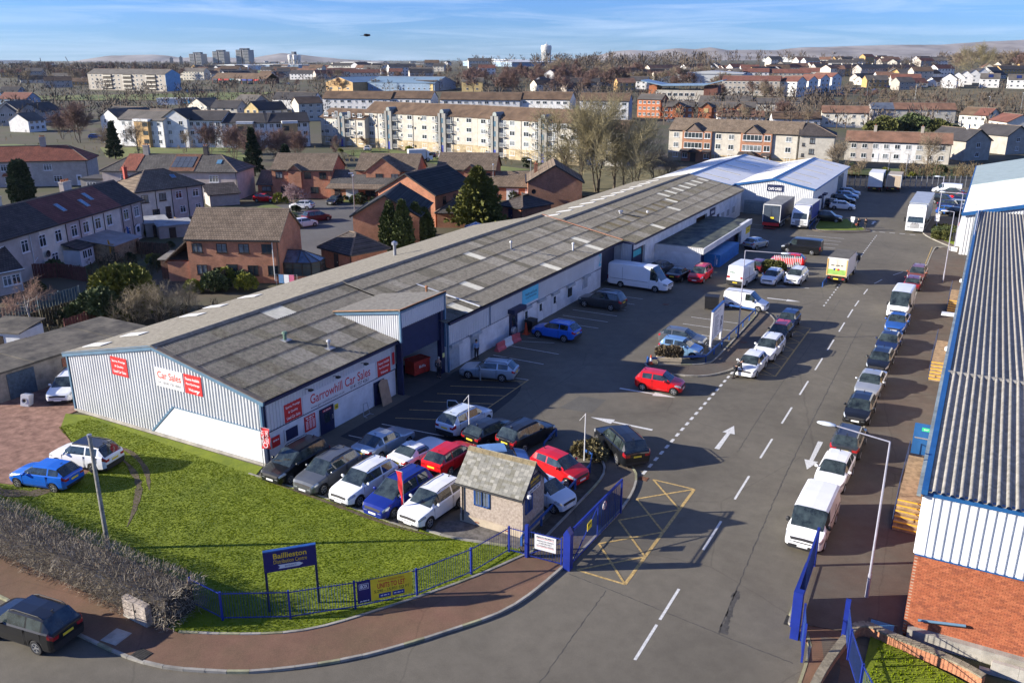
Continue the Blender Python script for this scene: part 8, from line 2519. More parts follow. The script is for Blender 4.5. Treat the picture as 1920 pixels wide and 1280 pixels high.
for k in range(5):
 p=gt(1762+k*17,165-k*3.2);q=gt(1792+k*15,166-k*3.4)
 block('white new-built house with a dark gabled roof, number %s in the stepped row'%('nearest','second','third','fourth','farthest')[k]if False else '%s of the stepped row of white gabled houses on the right hill'%('nearest','second nearest','middle','second farthest','farthest')[k],p,q,11,5.6,3.2,HWHT,FDRK,2,1,axis='y',name='detached_house',cat='house',side=True,group='stepped row of white gabled houses')
for a,b,l in(((1836,164),(1872,165),'left white semi with solar panels beside the stepped white row'),((1888,166),(1926,167),'right white semi with solar panels at the right edge')):
 t,r,L,d=block(l,gt(*a),gt(*b),9,5.4,3.0,HWHT,FGRY,2,3,name='semi_detached_house',cat='house');k=3.0/4.5
 mb=MB();mb.prism([(0.8,5.4+0.8*k+0.12),(3.4,5.4+3.4*k+0.12),(3.4,5.4+3.4*k+0.2),(0.8,5.4+0.8*k+0.2)],L*0.4,L*0.65,'x');mb.obj('solar_panel',mat('navy_solar',(0.015,0.025,0.10),0.2,0,spec=0.8),r)
HTAN=harl('tan_render',(0.42,0.27,0.11))
block('long cream and tan terrace on the far right hill',gt(1556,144),gt(1722,134),9,6.0,2.4,HCRM,FRUS,2,22,name='terraced_house',cat='house',wallsplit=[(0,0.1,HCRM),(0.1,0.22,HTAN),(0.22,0.3,HWHT),(0.3,0.44,HTAN),(0.44,0.66,HWHT),(0.66,0.8,HTAN),(0.8,1,HBUF)],chim=9)
block('red roofed grey flats half hidden by trees behind the orange row',gt(1352,178),gt(1460,181),10,8,2.5,HSTN,FRED,3,12)
t=[block('white flats with a red roof, end-on behind the bare trees',gt(1461,180),gt(1492,182),10,8,2.5,HWHT,FRED,3,3)]
for k in range(4):
 block('%s of the stepped blue-shaded white flats with dark red roofs'%('nearest','second','third','farthest')[k],gt(1492+k*22,181-k*4),gt(1510+k*22,180-k*4),16,7.6,2.4,HWHT,FRED,3,2,axis='y',group='stepped white flats')
LH=[('brown harled gabled house at the left edge by the green field',(0,237),(32,236),'y',5.2,2.6,HGRY,FDRK),('buff house with solar panels on its dark roof by the left field',(38,231),(78,226),'x',5.2,3.0,HBUF,FGRY),('dark roofed brown house right of the solar panelled one',(82,232),(118,226),'x',4.6,3.0,HGRY,FDRK),('white walled cottage with a brown roof below the solar panelled house',(56,249),(88,246),'x',4.0,2.4,HWHT,FGRY),('white house with a dark hipped roof at the far left',(0,190),(35,190),'x',5.0,2.8,HBLU,FDRK),('blue-grey house with a maroon roof at the far left',(0,205),(52,206),'x',5.0,2.8,HBLU,FRED),
('dark roofed house behind the bare birches, left one',(198,236),(262,240),'x',4.0,3.0,HGRY,FDRK),('grey roofed house with a solar panel behind the white flats',(262,240),(318,242),'x',3.6,3.0,HGRY,FGRY),('gabled buff house with a dark roof behind the dark roofed flats, left one',(354,218),(390,221),'y',4.6,3.0,HBUF,FGRY),('gabled buff house with a dark roof behind the dark roofed flats, right one',(397,221),(446,222),'x',4.2,2.8,HBUF,FDRK),('yellow gabled house with a dark roof and red ground floor',(460,228),(486,229),'y',5.0,2.8,HYEL,FDRK),('cream terrace with a dark roof right of the yellow gable',(487,229),(540,226),'x',4.6,2.8,HCRM,FDRK),('white gabled house with a dark roof left of the white row',(512,206),(588,208),'x',5.0,3.0,HWHT,FDRK),('grey house with a solar roof behind the yellow gable',(440,208),(478,210),'x',4.4,2.8,HSTN,FGRY)]
for l,a,b,ax,h,ri,wm,rm in LH:
 block(l,gt(*a),gt(*b),9,h,ri,wm,rm,2,3 if ax=='x' else 2,axis=ax,name='house',cat='house',courses=8)
A_,B_=gt(398,157),gt(500,158);v=B_-A_
t=thing('shop_parade','low parade of shops with red, blue and white fronts under a brown roof','shops',tuple(A_),math.atan2(v.y,v.x));L=v.length
MB().box(0,0,-1,L,14,4).obj('wall',FRED,t);gable_roof(t,L,14,4,4,FBRN,courses=5,ridge=False)
for k,m in enumerate((NAVY,RED,RED,CYAN,SIGNWHITE,BLUE,BLUE,RED,NAVY)):
 x=L*(k+0.2)/9.2;MB().box(x,-0.3,0.3,x+L*0.08,-0.05,2.4).obj('shop_window',GLASS,t);MB().box(x,-0.5,2.5,x+L*0.085,-0.05,3.7).obj('fascia',m,t)
A_,B_=gt(612,170),gt(662,172);v=B_-A_
t,r,L,d=block('ochre brick hall with a wide pale blue roof',A_,B_,60,5.5,3.0,HOCH,mat('hall_blue_roof',(0.16,0.24,0.31),0.5,0.1,0.1),1,3,name='school_building',cat='hall',axis='y',courses=4,wd=(2.5,))
A_,B_=gt(690,170),gt(815,172);block('long blue roofed school behind the brown roofs',A_,B_,30,5.0,3.5,HBLU,MATS['hall_blue_roof'],1,12,name='school_building',cat='school',courses=4)
block('buff house with a dark mono roof in front of the woods, left one',gt(774,171),gt(812,172),9,4.5,2.0,HYEL,FDRK,1,2,name='house',cat='house');block('buff gabled house in front of the woods with a blue panel',gt(866,172),gt(905,172),9,6.0,2.2,HYEL,FGRY,2,2,name='house',cat='house')
t=thing('container_hut','white and blue flat portable building at the edge of the green field','hut',tuple(gt(295,197)),YAW);MB().box(0,0,0,24,6,3).obj('wall',WHITE,t);MB().box(14,-0.1,0.5,24,0,2.6).obj('blue_panel',CYAN,t);MB().box(-0.3,-0.3,3,24.3,6.3,3.3).obj('roof',WHITE,t)
# ------------------------------------------------------------------ scattered far houses, one object each
rs=random.Random(5)
FW=[HWHT,HCRM,HSTN,HBUF,HWHT,HGRY,HTAN];FR_=[FDRK,FBRN,FGRY,FRED,FDRK,FRUS,FBRN]
zones=[
(0,165,140,168,16,1),(20,420,126,140,34,1),(330,660,140,152,30,1),(420,700,116,132,26,1),(560,780,136,150,20,1),(1000,1180,160,178,10,1),
(1160,1320,140,158,16,1),(1300,1470,136,152,18,1),(1440,1560,126,145,16,1),(1480,1760,118,128,22,1),(1600,1760,148,170,20,1),(1830,1920,128,150,10,1),(700,900,118,142,10,1)]
placed=[]
seen_={}
for x0,x1,y0,y1,n,_ in zones:
 for k in range(n):
  for tr_ in range(12):
   px,py=rs.uniform(x0,x1),rs.uniform(y0,y1)
   p=gt(px,py)
   L=rs.choice((11,14,18,24,32));
   if all((p-q).length>(L+l)*0.55 for q,l in placed):
    break
  placed.append((p,L))
  a=YAW+rs.choice((0.0,0.25,-0.3,0.5,1.2))+rs.uniform(-0.1,0.1)
  wm,rm=rs.choice(FW),rs.choice(FR_)
  ax='x' if L>10 else rs.choice('xy')
  h=rs.choice((3.0,5.0,5.2,5.4,7.6 if L>13 else 5.0))
  wn_=wm.name.replace('_harling','').replace('_render','').replace('_',' ')
  rn_=rm.name.replace('far_','').replace('_roof','')
  side='left' if px<640 else('centre' if px<1280 else 'right')
  lab='small far %s %s with a %s roof in the %s of the distant town'%(wn_,'terrace' if L>13 else 'house',rn_,side)
  B_=Vector((p.x+math.cos(a)*L,p.y+math.sin(a)*L))
  block(lab,p,B_,8,h,2.6,wm,rm,max(1,int(h/2.5)),max(1,int(L/3.2)),axis=ax,name='far_house',cat='house',courses=2,group=lab.replace('small far','distant').replace(' in the %s of the distant town'%side,'s, '+side),side=False,chim=0)
def bigshed(label,a,b,d,h,rise,wm,rm,cat='warehouse'):
 A_,B_=gt(*a),gt(*b);v=B_-A_
 t=thing('distant_shed',label,cat,tuple(A_),math.atan2(v.y,v.x));L=v.length
 MB().box(0,0,-2,L,d,h).obj('wall',wm,t)
 mb=MB();mb.prism([(-1,h),(L/2,h+rise),(L+1,h),(L+1,h-0.4),(-1,h-0.4)],-0.5,d+0.5,'y');mb.obj('roof',rm,t)
 return t
LG=mat('pale_grey_roof',(0.42,0.44,0.45),0.6,0.08,0.05);GRN=mat('grey_green_wall',(0.24,0.30,0.30),0.7,0.1,0.05)
bigshed('long pale roofed factory on the centre hill below the water tower',(892,113.5),(990,115),60,14,6,GRN,LG)
bigshed('lower grey roofed factory with a blue wall on the centre hill',(868,124),(960,126),50,7,2,HBLU,LG)
for a,b,l,wm in(((628,121),(712,121.5),'long white industrial shed beyond the pitched white roofs',WHITE),((400,131),(465,131.5),'white industrial roof below the tower blocks',WHITE),((470,129),(560,129.5),'pale blue factory wall below the tower blocks',HBLU),((1430,116),(1510,117),'pale roofed depot on the right skyline',LG),((1700,111.5),(1800,112),'long pale shed below the right hills',LG),((1270,158),(1390,160),'pale blue roofed supermarket behind the school',LG)):
 bigshed(l,a,b,40,7,1.5,wm,LG)
for k in range(8):
 A_=gt(640+k*9,128.5-(k%2));B_=gt(648+k*9,128.6-(k%2))
 block('bright white gabled unit in the sawtooth row by the white sheds',A_,B_,20,5,4.5,WHITE,FGRY,1,1,axis='y',name='far_house',cat='house',courses=1,group='sawtooth row of white gables',side=False)
for k,(x0,x1,yb,yt)in enumerate(((355,381,120,100.5),(399,424,119,96.5),(443,470,118,93.5))):
 A_=gt(x0,121.5);A_=A_.copy();dist=(A_-Vector((CX,CY,0))).length
 D0=1900.0
 A_=world_at((x0-960)/1685*D0,D0);z0=float(terr(A_.x,A_.y));w=(x1-x0)/1685*D0
 top=CZ+(HOR-yt)/1685*D0-z0
 t=thing('tower_block','%s of three grey tower blocks on the left skyline'%('shortest, leftmost','middle','tallest, rightmost')[k],'tower block',(A_.x,A_.y,z0),YAW-0.25)
 MB().box(0,0,-5,w*0.40,22,top-1.5).box(w*0.52,0,-5,w*0.98,22,top-1.5).obj('wall',harl('tower_pale',(0.36,0.345,0.32)),t)
 MB().box(w*0.40,2.5,-5,w*0.52,20,top).box(w*0.2,6,top-2,w*0.8,16,top+1.8).obj('core',harl('tower_dark',(0.10,0.11,0.13)),t)
 mb=MB()
 n=int(top/3)
 for r in range(n):
  for c in(0.05,0.16,0.27,0.57,0.68,0.79,0.90):
   mb.box(w*c,-0.3,r*3+1,w*(c+0.07),0.0,r*3+2.5)
 mb.obj('window',GLASS,t,kind='stuff')
for k,(x,yt)in enumerate(((318,109.5),(336,107.5))):
 D0=3600;A_=world_at((x-960)/1685*D0,D0)
 t=thing('tower_block','%s of a pair of slim grey towers far off below the left hill'%('left','right')[k],'tower block',(A_.x,A_.y,0),YAW);MB().box(0,0,0,10,10,CZ+(HOR-yt)/1685*D0).obj('wall',MATS['tower_dark'],t);MB().box(3,3,10,7,7,CZ+(HOR-yt)/1685*D0+4).obj('plant_room',MATS['tower_dark'],t)
def wtower(label,px,yt,yb,D0,w,many=False):
 A_=world_at((px-960)/1685*D0,D0)
 zt=CZ+(HOR-yt)/1685*D0;zb=CZ+(HOR-yb)/1685*D0-10
 W_=w/1685*D0
 t=thing('water_tower',label,'water tower',(A_.x,A_.y,0));m=harl('water_tower_white',(0.62,0.60,0.55))
 h=zt-zb
 for k in range(10):
  a=2*math.pi*k/10
  MB().tube((math.cos(a)*W_*0.42,math.sin(a)*W_*0.42,zb),(math.cos(a)*W_*0.42,math.sin(a)*W_*0.42,zt-h*0.30),W_*0.045,W_*0.045,6).obj('leg',m,t)
 MB().tube((0,0,zb),(0,0,zt-h*0.2),W_*0.12,W_*0.12,8).obj('shaft',m,t)
 if many:
  for k in range(6):
   a=2*math.pi*k/6+0.3
   MB().lathe([(0.01,zt-h*0.5),(W_*0.17,zt-h*0.45),(W_*0.17,zt-h*0.15),(0.01,zt-h*0.12)],(math.cos(a)*W_*0.36,math.sin(a)*W_*0.36,0),10).obj('tank',m,t)
  MB().box(-W_*0.14,-W_*0.14,zt-h*0.2,W_*0.14,W_*0.14,zt+h*0.05).obj('turret',MATS['tower_dark'],t)
 else:
  MB().lathe([(0.01,zt-h*0.42),(W_*0.40,zt-h*0.40),(W_*0.5,zt-h*0.26),(W_*0.5,zt-h*0.08),(W_*0.46,zt),(0.01,zt+h*0.03)],n=20).obj('tank',m,t)
  MB().tube((0,0,zt),(0,0,zt+h*0.22),W_*0.03,W_*0.01,6).lathe([(W_*0.16,zt),(W_*0.16,zt+h*0.06),(0.01,zt+h*0.08)],n=10).obj('mast',m,t)
wtower('white round water tower on slim legs standing on the centre skyline',1024,87,106,1500,20)
wtower('pale water tower of clustered tanks on the left skyline',552,99.5,118,1700,24,True)
A_=world_at((-10-960)/1685*3300,3300);B2=world_at((57-960)/1685*3300,3300)
t=thing('stadium','pale stadium roof frame at the far left of the skyline','stadium',(A_.x,A_.y,0),YAW);L=(B2-A_).length;mb=MB()
zt=CZ+(HOR-114)/1685*3300
for k in range(22):
 mb.bar((L*k/21,0,0),(L*k/21,0,zt),1.5,1.5)
mb.bar((0,0,zt),(L,0,zt),3,3);mb.bar((0,0,zt-6),(L,0,zt-6),2,2);mb.obj('roof_truss',mat('stadium_white',(0.5,0.52,0.55),0.6,0.05,0.01),t);MB().box(0,5,0,L,60,zt-12).obj('stand',HSTN,t)
for px,yt,lean,l in((131,107,14,'leaning crane jib on the left skyline'),(77,109,3,'thin crane left of the leaning one on the skyline')):
 A_=world_at((px-960)/1685*3000,3000);t=thing('crane',l,'crane',(A_.x,A_.y,0),YAW);mb=MB();mb.bar((0,0,0),(-lean,0,CZ+(HOR-yt)/1685*3000),1.6,1.6);mb.obj('jib',FDRK,t);MB().box(-3,-3,0,3,3,6).obj('cab',YEL,t)
def fsheet(name,pix,lift,m):
 mb=MB();P=[gt(*p)for p in pix]
 mb.quad(*[(p.x,p.y,p.z+lift)for p in P]);mb.obj(name,m,kind='structure')
def fgrid(name,xa,xb,ya,yb,lift,m,n=14):
 """a patch of ground that follows the land between four picture points"""
 mb=MB();k=n+1;V=[]
 for j in range(k):
  for i in range(k):
   u,v=i/n,j/n
   px=(xa[0]*(1-v)+xb[0]*v)*(1-u)+(xa[1]*(1-v)+xb[1]*v)*u
   py=(ya[0]*(1-v)+yb[0]*v)*(1-u)+(ya[1]*(1-v)+yb[1]*v)*u
   p=gt(px,py);V.append((p.x,p.y,p.z+lift))
 mb.v=V
 for j in range(n):
  for i in range(n):
   a=j*k+i;mb.f.append((a,a+1,a+k+1,a+k));mb.m.append(0)
 mb.obj(name,m,kind='structure')
fgrid('grass_field',(50,520),(60,440),(181,173),(189,189),0.25,GRASSF)
fgrid('grass_field',(480,640),(470,660),(133,133),(137,137),0.3,GRASSF)
fgrid('moor_field',(1700,1960),(1560,1960),(168,170),(214,208),0.25,mat('rough_moor',(0.12,0.10,0.045),0.95,0.35,0.06,col2=(0.16,0.13,0.065)))
fgrid('far_street',(1500,1512),(1440,1480),(183,183),(212,214),0.3,ASPH);fgrid('far_street',(1700,1712),(1500,1530),(150,150),(183,185),0.3,ASPH);fgrid('far_street',(1780,1786),(1690,1706),(130,130),(151,152),0.3,ASPH)
fgrid('grass_field',(1000,1160),(980,1130),(200,200),(214,214),0.25,GRASSF)
# ------------------------------------------------------------------ trees
def tube_np(V,Fc,p,q,r0,r1,n):
 d=q-p;L=np.linalg.norm(d)
 if L<1e-6:
  return
 d=d/L
 u=np.array([0,0,1.0])if abs(d[2])<0.9 else np.array([1.0,0,0])
 x=np.cross(d,u);x/=np.linalg.norm(x);y=np.cross(d,x)
 k=len(V)
 for c,r in((p,r0),(q,r1)):
  for i in range(n):
   t=2*math.pi*i/n
   V.append(c+x*(r*math.cos(t))+y*(r*math.sin(t)))
 for i in range(n):
  j=(i+1)%n
  Fc.append((k+i,k+j,k+n+j,k+n+i))
def bare_tree(seed,h,spread=0.5,multi=1,nb=(7,5,5,4),upw=0.25,first=0.3,twig=0.012,tr=0.02):
 rg=np.random.RandomState(seed)
 T,C=([],[]),([],[])
 mx=len(nb)
 def grow(p,d,l,r,lev):
  st=T if lev<=1 else C
  ns=4 if lev==0 else(3 if lev<=2 else(2 if lev<mx else 1))
  sides=(8,6,4,3,3)[min(lev,4)]
  pts=[p];dirs=[]
  for i in range(ns):
   d=d+rg.normal(0,0.10+0.05*lev,3)+np.array([0,0,upw*(0.12 if lev else 0.0)])
   d=d/np.linalg.norm(d)
   q=pts[-1]+d*l/ns
   ra,rb=r*(1-0.75*i/ns),r*(1-0.75*(i+1)/ns)
   tube_np(st[0],st[1],pts[-1],q,ra,rb,sides)
   pts.append(q);dirs.append(d)
  if lev<mx:
   n=nb[lev]
   for k in range(n):
    t=(first if lev==0 else 0.25)+(1-(first if lev==0 else 0.25))*(k+rg.uniform(0.1,0.9))/n
    i=min(ns-1,int(t*ns));q=pts[i]+(pts[i+1]-pts[i])*(t*ns-i)
    ax=rg.normal(0,1,3);ax=ax-dirs[i]*ax.dot(dirs[i]);ax/=np.linalg.norm(ax)
    an=spread*rg.uniform(0.75,1.35)*(1.0 if lev else 1.1)
    nd=dirs[i]*math.cos(an)+ax*math.sin(an)
    nl=l*rg.uniform(0.48,0.72)*(1-0.35*t if lev==0 else 1)
    grow(q,nd,nl,max(twig*0.6,r*(1-0.75*t)*0.6),lev+1)
 for m in range(multi):
  a=6.28*m/max(1,multi)
  d0=np.array([math.cos(a)*0.22,math.sin(a)*0.22,1.0])if multi>1 else np.array([0,0,1.0])
  grow(np.array([math.cos(a)*0.25*(multi>1),math.sin(a)*0.25*(multi>1),-0.2]),d0/np.linalg.norm(d0),h*(0.62 if multi==1 else 0.66),h*tr/math.sqrt(multi),0)
 return T,C
TP={}
def tree_proto(key,barkm,twigm,**kw):
 if key not in TP:
  T,C=bare_tree(**kw)
  TP[key]=(rawmesh('trunk',np.array(T[0]),np.array(T[1]),barkm),rawmesh('crown',np.array(C[0]),np.array(C[1]),twigm))
 return TP[key]
BIRCHB=mat('birch_bark',(0.40,0.37,0.32),0.85,0.4,5)
tree_proto('a',BARK,TWIGG,seed=3,h=14,spread=0.55,nb=(10,7,6,5),first=0.22,upw=0.5,twig=0.045)
tree_proto('b',BARK,TWIG,seed=8,h=12,spread=0.62,nb=(9,7,6,5),first=0.25,upw=0.4,twig=0.045)
tree_proto('m',BARK,TWIGG,seed=21,h=14,spread=0.48,multi=3,nb=(7,7,6,5),first=0.22,upw=0.7,twig=0.045)
tree_proto('r',BARK,TWIGR,seed=13,h=10,spread=0.5,multi=3,nb=(7,7,6,5),first=0.16,upw=0.7,twig=0.05)
tree_proto('birch',BIRCHB,mat('birch_twigs',(0.30,0.19,0.135),0.9,0.3,0.5),seed=17,h=6.0,spread=0.85,nb=(8,6,6,5),first=0.45,upw=0.25,twig=0.018,tr=0.026)
tree_proto('bush',BARK,mat('straw_twigs',(0.27,0.22,0.14),0.9,0.3,0.5),seed=31,h=4.0,spread=0.6,multi=6,nb=(5,5,4,3),first=0.1,upw=0.4,twig=0.016)
tree_proto('blossom',BARK,mat('blossom_twigs',(0.36,0.25,0.24),0.9,0.3,1.5),seed=41,h=5.2,spread=0.8,nb=(8,6,6,5),first=0.35,upw=0.2,twig=0.026)
tree_proto('s',BARK,TWIG,seed=55,h=10,spread=0.6,nb=(8,6,5,4),first=0.2,upw=0.4,twig=0.10)
tree_proto('sr',BARK,TWIGR,seed=57,h=10,spread=0.5,nb=(8,6,5,4),first=0.15,upw=0.6,twig=0.10)
def tree(key,p,sc,label,group=None,name='bare_tree',cat='tree',wx=1.0):
 t=thing(name,label,cat,tuple(p),R.uniform(0,6.28),group)
 t.scale=(sc*wx,sc*wx,sc)
 a,b=TP[key]
 put('trunk',a,t);put('crown',b,t)
 return t
def sprays(seed,n,shape,size,up=0.3):
 rg=np.random.RandomState(seed)
 V=[]
 C=np.array([shape(rg)for _ in range(n)])
 cen=C[:,:3];out=C[:,3:6]
 for q in range(4):
  d=out+rg.normal(0,0.55,(n,3))+np.array([0,0,up])
  d/=np.linalg.norm(d,axis=1,keepdims=True)
  s=np.cross(d,rg.normal(0,1,(n,3)));s/=np.linalg.norm(s,axis=1,keepdims=True)
  L=size*rg.uniform(0.6,1.3,(n,1));w=L*0.3
  V.append(np.stack([cen-s*w*0.4,cen+d*L*0.55-s*w,cen+d*L,cen+d*L*0.55+s*w],1))
 V=np.concatenate(V,0)
 return V.reshape(-1,3)
def cone_shape(h,r,base=0.06,pw=0.8):
 def f(rg):
  t=rg.uniform(base,1)**0.9
  rr_=r*(1-t)**pw*math.sqrt(rg.uniform(0.35,1))*(0.78+0.3*math.sin(t*40+rg.randint(3)))
  a=rg.uniform(0,6.283)
  rr_*=1+0.16*math.sin(a*3+t*9)
  return[math.cos(a)*rr_,math.sin(a)*rr_,t*h,math.cos(a),math.sin(a),0.15]
 return f
def blob_shape(blobs):
 def f(rg):
  b=blobs[rg.randint(len(blobs))]
  v=rg.normal(0,1,3);v/=np.linalg.norm(v)
  if v[2]<-0.5:
   v[2]*=-1
  k=rg.uniform(0.35,1.12)**0.5
  return[b[0]+v[0]*b[3]*k,b[1]+v[1]*b[3]*k,max(0.05,b[2]+v[2]*b[4]*k),v[0],v[1],v[2]]
 return f
def evergreen(label,p,shape,n,size,m,trunk_h,seed,name='evergreen_tree',cat='tree',group=None,up=0.3,core=None,corem=None):
 t=thing(name,label,cat,tuple(p),0,group)
 if trunk_h:
  MB().tube((0,0,-0.2),(0,0,trunk_h),0.05+trunk_h*0.025,0.04,8).obj('trunk',BARK,t)
 V=sprays(seed,n,shape,size,up)
 put('crown',rawmesh('crown',V,np.arange(len(V)),m),t)
 if core:
  mb=MB()
  for(x,y,z,rx,rz_)in core:
   mb.lathe([(rx*math.sin(math.pi*k/6)+0.001,z-rz_*math.cos(math.pi*k/6))for k in range(7)],(x,y,0),10)
  mb.obj('inner_foliage',corem or m,t,True)
 return t
def leafm(n,c,c2):
 return mat(n,c,0.8,0.3,1.3,col2=c2,pos=(0.3,0.7))
LEY=leafm('golden_leyland',(0.055,0.075,0.012),(0.20,0.19,0.022));DKG=leafm('dark_evergreen',(0.018,0.035,0.013),(0.045,0.07,0.025));CYPM=leafm('cypress_green',(0.03,0.05,0.012),(0.085,0.105,0.022));CONM=leafm('yellow_green_conifer',(0.055,0.075,0.012),(0.17,0.165,0.025));SHR=leafm('shrub_green',(0.04,0.06,0.02),(0.10,0.13,0.045));OLV=leafm('olive_bush',(0.06,0.075,0.018),(0.14,0.14,0.035));GLD=leafm('golden_shrub',(0.13,0.15,0.02),(0.30,0.30,0.04))
p=at(233,590)
bl=[(-1.6,0,2.0,1.7,2.0),(0.2,-0.4,2.5,1.9,2.2),(1.9,0.3,2.2,1.6,2.0),(0,1.0,2.4,1.8,2.0),(-0.9,-0.9,1.2,1.5,1.3),(1.3,-0.9,1.3,1.5,1.4),(2.9,0.6,1.6,1.0,1.4)]
evergreen('wide golden-green evergreen between the terrace and the pantiled brick house',p,blob_shape(bl),4600,0.6,LEY,1.5,1,core=[(b[0],b[1],b[2],b[3]*0.6,b[4]*0.6)for b in bl])
p=at(178,606);bl=[(-1.6,-0.2,0.8,1.2,1.0),(0,0.2,1.4,1.5,1.5),(1.4,0.2,1.9,1.3,1.5),(0.2,1.2,1.6,1.4,1.4),(-2.6,-0.8,0.4,1.0,0.7)]
evergreen('dark green rounded shrub in front of the golden evergreen',p,blob_shape(bl),2200,0.42,SHR,0,2,'evergreen_shrub','shrub',core=[(b[0],b[1],b[2],b[3]*0.6,b[4]*0.6)for b in bl])
p=at(46,388);evergreen('tall dark columnar cypress in front of the red roofed terrace',p,blob_shape([(0,0,z,2.0-abs(z-2.8)*0.22,1.2)for z in(0.8,1.8,2.8,3.8,4.8,5.8,6.5)]),2600,0.5,DKG,1,3,core=[(0,0,3.4,1.6,3.6)])
for k,(dx,h,px,py)in enumerate(((0,6.2,733,470),(0,6.6,757,474),(0,5.6,781,462),(0,4.6,797,455))):
 p=at(px,py+6)
 evergreen('%s of the clump of pointed cypresses beside the forward brick gable'%('leftmost','tallest, second from the left','third from the left','smallest, rightmost')[k],p,blob_shape([(0,0,z,1.25*(1-(z/h)**3)+0.15,0.9)for z in np.linspace(0.5,h-0.5,8)]),1500,0.42,CYPM,1,10+k,group='pointed cypresses',up=0.9,core=[(0,0,h*0.45,0.95,h*0.5)])
p=at(897,428);evergreen('broad yellow-green conifer behind the long grey roof',p,cone_shape(8.8,4.6,0.08,0.7),3600,0.62,CONM,7.5,20,up=0.1,core=[(0,0,2.6,2.3,2.4),(0,0,4.6,1.5,2.4)])
for px,py,h,l,m in((655/4.57+180-107,290,9,'dark pointed spruce before the semi with solar panels',DKG),(478,322,10,'ivy-dark evergreen right of the semi with solar panels',DKG),(539,330,7,'small dark evergreen behind the left brick house',DKG)):
 px=217 if 'spruce' in l else px
 evergreen(l,at(px,py+8),cone_shape(h,2.2,0.05,0.8),1100,0.6,m,h*0.8,int(px))
for px,py,s,l in((460,545,1.0,'yellow-green shrub in the patio garden of the pantiled house'),(400,548,1.2,'olive shrub by the black boarded gate'),(362,548,0.7,'small golden bush left of the patio'),):
 p=at(px,py);evergreen(l,p,blob_shape([(0,0,0.9*s,0.9*s,0.9*s),(0.6,0.3,0.7*s,0.7*s,0.7*s),(-0.6,0.2,0.7*s,0.7*s,0.7*s)]),700,0.3,GLD if 'olive' not in l else SHR,0,int(px),'garden_shrub','shrub')
for px,py,s,l,m in((1654,258,4.6,'leftmost big olive green bush between the two right terraces',OLV),(1705,256,5.0,'dark green tree-like bush in the middle of the right bushes',SHR),(1752,258,4.0,'golden olive bush right of the dark one',OLV),(1790,258,2.6,'smaller bush at the right of the bush row',SHR),(1728,260,2.2,'low brown-green bush between the big ones',SHR)):
 p=gt(px,py);evergreen(l,p,blob_shape([(-0.5*s,0,0.5*s,0.7*s,0.55*s),(0.5*s,0,0.55*s,0.7*s,0.6*s),(0,0.4*s,0.7*s,0.7*s,0.6*s)]),1500,0.22*s,m,s*0.5,int(px),'big_bush','bush',core=[(-0.5*s,0,0.5*s,0.5*s,0.4*s),(0.5*s,0,0.5*s,0.5*s,0.45*s)])
for k in range(4):
 p=at(1808-k*5,437-k*11+4)
 evergreen('%s of the four clipped rounded hedges beside the far lamp column'%('nearest','second','third','farthest')[k],Vector((32.4-k*0.1,97.6+k*1.9,0.1))+Vector((0.2,0,0)),blob_shape([(-0.9,0,0.45,0.7,0.6),(0,0,0.5,0.75,0.65),(0.9,0,0.45,0.7,0.6)]),900,0.22,(OLV,SHR,SHR,OLV)[k],0,60+k,'clipped_hedge','hedge',group='clipped hedges by the lamp column',core=[(-0.8,0,0.4,0.62,0.5),(0,0,0.45,0.66,0.55),(0.8,0,0.4,0.62,0.5)])
p=at(1468,502);evergreen('round green bush beside the white picket panel',Vector((16.2,66.2,0)),blob_shape([(-0.5,0,0.7,0.8,0.75),(0.5,0,0.7,0.8,0.75)]),1200,0.25,OLV,0,71,'round_bush','bush',core=[(0,0,0.65,0.85,0.6)])
evergreen('clipped brown hedge growing in the stone planter',(15.65,30.35,0.6),blob_shape([(-0.5,-0.1,0.3,0.55,0.42),(0.1,0.1,0.32,0.55,0.42),(0.55,0.25,0.3,0.5,0.42)]),1500,0.2,mat('brown_clipped_twigs',(0.13,0.10,0.06),0.9,0.4,6),0,72,'planter_hedge','hedge',core=[(-0.4,-0.1,0.25,0.5,0.36),(0.4,0.2,0.25,0.5,0.36)])
evergreen('low yellowing shrub in the planting bed behind the red small car',(17.2,10.9,0.05),blob_shape([(-0.6,0,0.3,0.6,0.4),(0.5,-0.2,0.3,0.6,0.4),(0,0.3,0.4,0.5,0.5)]),700,0.25,mat('yellowing_leaves',(0.14,0.12,0.04),0.85,0.4,4,col2=(0.24,0.2,0.1)),0,73,'garden_shrub','shrub')
evergreen('bare brown shrub at the head of the island bed',(17.0,50.0,0.1),blob_shape([(-0.6,0,0.2,0.6,0.4),(0.4,0,0.25,0.6,0.4)]),500,0.3,TWIG,0,74,'garden_shrub','shrub')
gs=random.Random(3)
for k in range(46):
 zx=gs.choice(((190,330,455,510),(215,330,440,500),(60,200,500,560),(470,560,375,425),(640,700,372,384),(590,1080,280,322),(180,470,275,330),(1590,1790,318,335),(940,1000,375,400),(405,470,520,550)))
 p=gt(gs.uniform(zx[0],zx[1]),gs.uniform(zx[2],zx[3]));s=gs.uniform(0.5,1.2);m=gs.choice((OLV,SHR,DKG,GLD,SHR))
 side='left' if p.x<-90 else('centre' if p.x<-10 else 'right')
 nm=m.name.split('_')[0]
 evergreen('rounded %s garden shrub among the %s gardens'%(nm,side),p,blob_shape([(0,0,0.7*s,0.8*s,0.75*s),(0.6*s,0.3*s,0.5*s,0.6*s,0.55*s)]),260,0.34*s,m,0,100+k,'garden_shrub','shrub',group='%s garden shrubs, %s'%(nm,side))
tree('birch',at(65,622),1.0,'pale barked bare birch by the lock-up garages',name='birch_tree')
